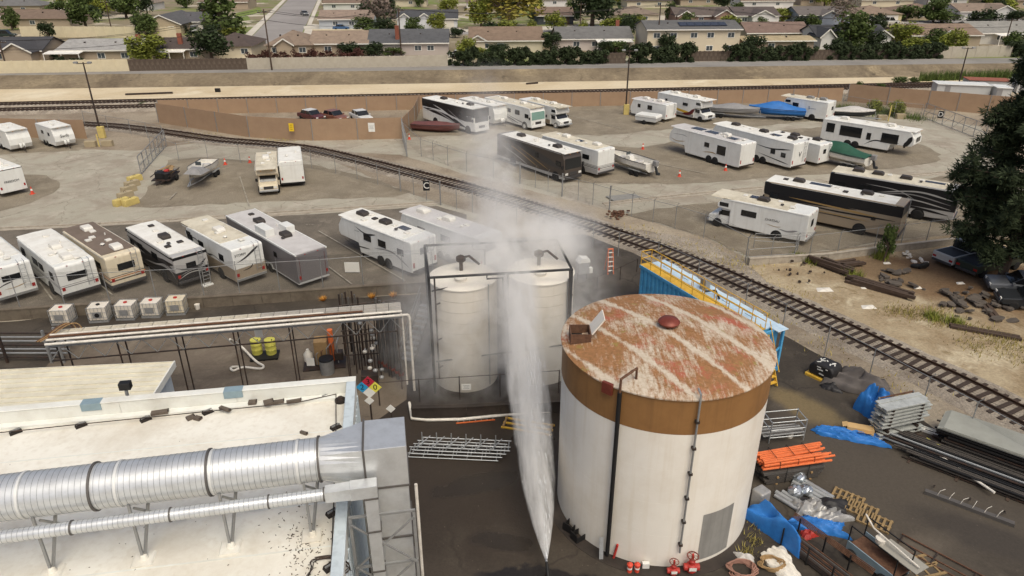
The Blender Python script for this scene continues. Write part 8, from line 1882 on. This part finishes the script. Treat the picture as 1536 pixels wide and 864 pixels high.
def jet_density(t, N):
    tc = N.new('ShaderNodeTexCoord'); rot = jdir.to_track_quat('Z', 'X').inverted().to_euler()
    mp = N.new('ShaderNodeMapping'); mp.inputs['Rotation'].default_value = rot; t.links.new(tc.outputs['Object'], mp.inputs['Vector'])
    sx = N.new('ShaderNodeSeparateXYZ'); t.links.new(mp.outputs['Vector'], sx.inputs[0])
    tt = mnode(t, N, 'DIVIDE', sx.outputs[2], L_)
    m2 = N.new('ShaderNodeMapping'); m2.inputs['Scale'].default_value = (3.2, 3.2, .5); t.links.new(mp.outputs['Vector'], m2.inputs['Vector'])
    no = N.new('ShaderNodeTexNoise'); no.inputs['Scale'].default_value = 1.0; no.inputs['Detail'].default_value = 4; no.inputs['Roughness'].default_value = .65; t.links.new(m2.outputs['Vector'], no.inputs['Vector'])
    st = N.new('ShaderNodeMapRange'); st.inputs['From Min'].default_value = .40; st.inputs['From Max'].default_value = .60; st.inputs['To Min'].default_value = .25; st.inputs['To Max'].default_value = 1.5; t.links.new(no.outputs['Fac'], st.inputs['Value'])
    rad = mnode(t, N, 'MULTIPLY_ADD', mnode(t, N, 'SUBTRACT', 1.0, mnode(t, N, 'EXPONENT', mnode(t, N, 'MULTIPLY', mnode(t, N, 'MAXIMUM', tt, 0.0), -4.2))), 1.0, .05)
    rr2 = mnode(t, N, 'DIVIDE', mnode(t, N, 'ADD', mnode(t, N, 'POWER', sx.outputs[0], 2.0), mnode(t, N, 'POWER', sx.outputs[1], 2.0)), mnode(t, N, 'POWER', rad, 2.0))
    edge = mnode(t, N, 'MAXIMUM', mnode(t, N, 'SUBTRACT', mnode(t, N, 'MULTIPLY_ADD', no.outputs['Fac'], 1.6, .25), rr2), 0.0)
    base = mnode(t, N, 'MULTIPLY', mnode(t, N, 'MULTIPLY', edge, mnode(t, N, 'DIVIDE', 1.9, rad)), mnode(t, N, 'SUBTRACT', 1.0, mnode(t, N, 'MULTIPLY', mnode(t, N, 'MAXIMUM', mnode(t, N, 'SUBTRACT', tt, .55), 0.0), 1.7)))
    return mnode(t, N, 'MULTIPLY', base, st.outputs['Result'])
vol_mat('jet_water', 1, jet_density)
stuff(ob('spray_cone', MB().add(vs, fs), MATS['jet_water'], jo))
# fine strands and drops inside the jet
mat('water_drops', (226, 228, 230), .25, 0, .02, 1, spec=.5)
dm = MB(); rd = random.Random(88)
for k in range(2600):
    t = .6 * rd.random() ** 1.4; p = jet_pt(t); d = (jet_pt(min(1, t + .02)) - p).normalized(); a = rd.uniform(0, 6.283); r = jet_r(t) * 1.02 * rd.random() ** .6
    x = d.orthogonal().normalized(); y = d.cross(x); c = p - np_ + (x * math.cos(a) + y * math.sin(a)) * r; ln = rd.uniform(.06, .26) * (.6 + t); w = rd.uniform(.002, .0065)
    e = x * math.cos(a + 1) + y * math.sin(a + 1)
    dm.add([c - d * ln, c + e * w, c + d * ln, c - e * w], [(0, 1, 2, 3)])
stuff(ob('water_strands', dm, 'water_drops', jo))
# mist: soft blobs of fine spray round the tanks and a drifting plume
BLOBS = [((-2.8, 36.4, 7.2), (2.2, 1.5, .9), .7), ((2.1, 36.6, 7.5), (1.6, 1.6, 1.2), .95), ((-.6, 35.2, 7.5), (1.1, 1.2, 1.3), .8), ((-.8, 35.4, 9.8), (1.3, 1.5, 2.4), .36), ((-1.2, 36.6, 13.0), (1.2, 1.6, 2.6), .26), ((-.3, 32.6, 4.6), (1.3, 1.5, 3.2), .55), ((-4.6, 33.2, 3.0), (1.5, 1.6, 3.4), .24), ((-2.6, 32.2, 2.6), (2.4, 1.0, 3.0), .22), ((1.9, 32.9, 3.2), (1.8, 1.2, 3.0), .26), ((4.9, 37.2, 1.4), (1.8, 1.6, 1.6), .26), ((3.9, 35.4, 4.2), (1.3, 1.3, 3.0), .20), ((-3.5, 37.5, 5.6), (3.0, 2.0, 2.4), .16), ((2.0, 38.0, 6.5), (2.6, 2.2, 2.4), .16)]
def mist_density(t, N):
    tc = N.new('ShaderNodeTexCoord'); tot = None
    no = N.new('ShaderNodeTexNoise'); no.inputs['Scale'].default_value = .8; no.inputs['Detail'].default_value = 5; no.inputs['Roughness'].default_value = .62; no.inputs['Distortion'].default_value = .6; t.links.new(tc.outputs['Object'], no.inputs['Vector'])
    for c, r, w in BLOBS:
        mp = N.new('ShaderNodeMapping'); mp.vector_type = 'TEXTURE'; mp.inputs['Location'].default_value = c; mp.inputs['Scale'].default_value = r; t.links.new(tc.outputs['Object'], mp.inputs['Vector'])
        ln = N.new('ShaderNodeVectorMath'); ln.operation = 'DOT_PRODUCT'; t.links.new(mp.outputs['Vector'], ln.inputs[0]); t.links.new(mp.outputs['Vector'], ln.inputs[1])
        g_ = mnode(t, N, 'MULTIPLY', mnode(t, N, 'EXPONENT', mnode(t, N, 'MULTIPLY', ln.outputs['Value'], -1.0)), w)
        tot = g_ if tot is None else mnode(t, N, 'ADD', tot, g_)
    mr = N.new('ShaderNodeMapRange'); mr.inputs['From Min'].default_value = .38; mr.inputs['From Max'].default_value = .64; mr.inputs['To Min'].default_value = .08; mr.inputs['To Max'].default_value = 1.9; t.links.new(no.outputs['Fac'], mr.inputs['Value'])
    d = mnode(t, N, 'MULTIPLY', tot, mr.outputs['Result'])
    return mnode(t, N, 'MAXIMUM', mnode(t, N, 'SUBTRACT', mnode(t, N, 'MULTIPLY', d, MIST), .01), 0.0)
MIST = 1.0
vol_mat('mist_vapour', 1, mist_density)
tag(stuff(ob('mist', MB().prism([(-7.5, .05), (7.5, .05), (7.0, 4.0), (5.0, 9.5), (1.8, 17), (-4.2, 17), (-6.5, 9.5)], 30.0, 40.5), MATS['mist_vapour'])), 'cloud of white spray mist round the two pale tanks', 'mist')
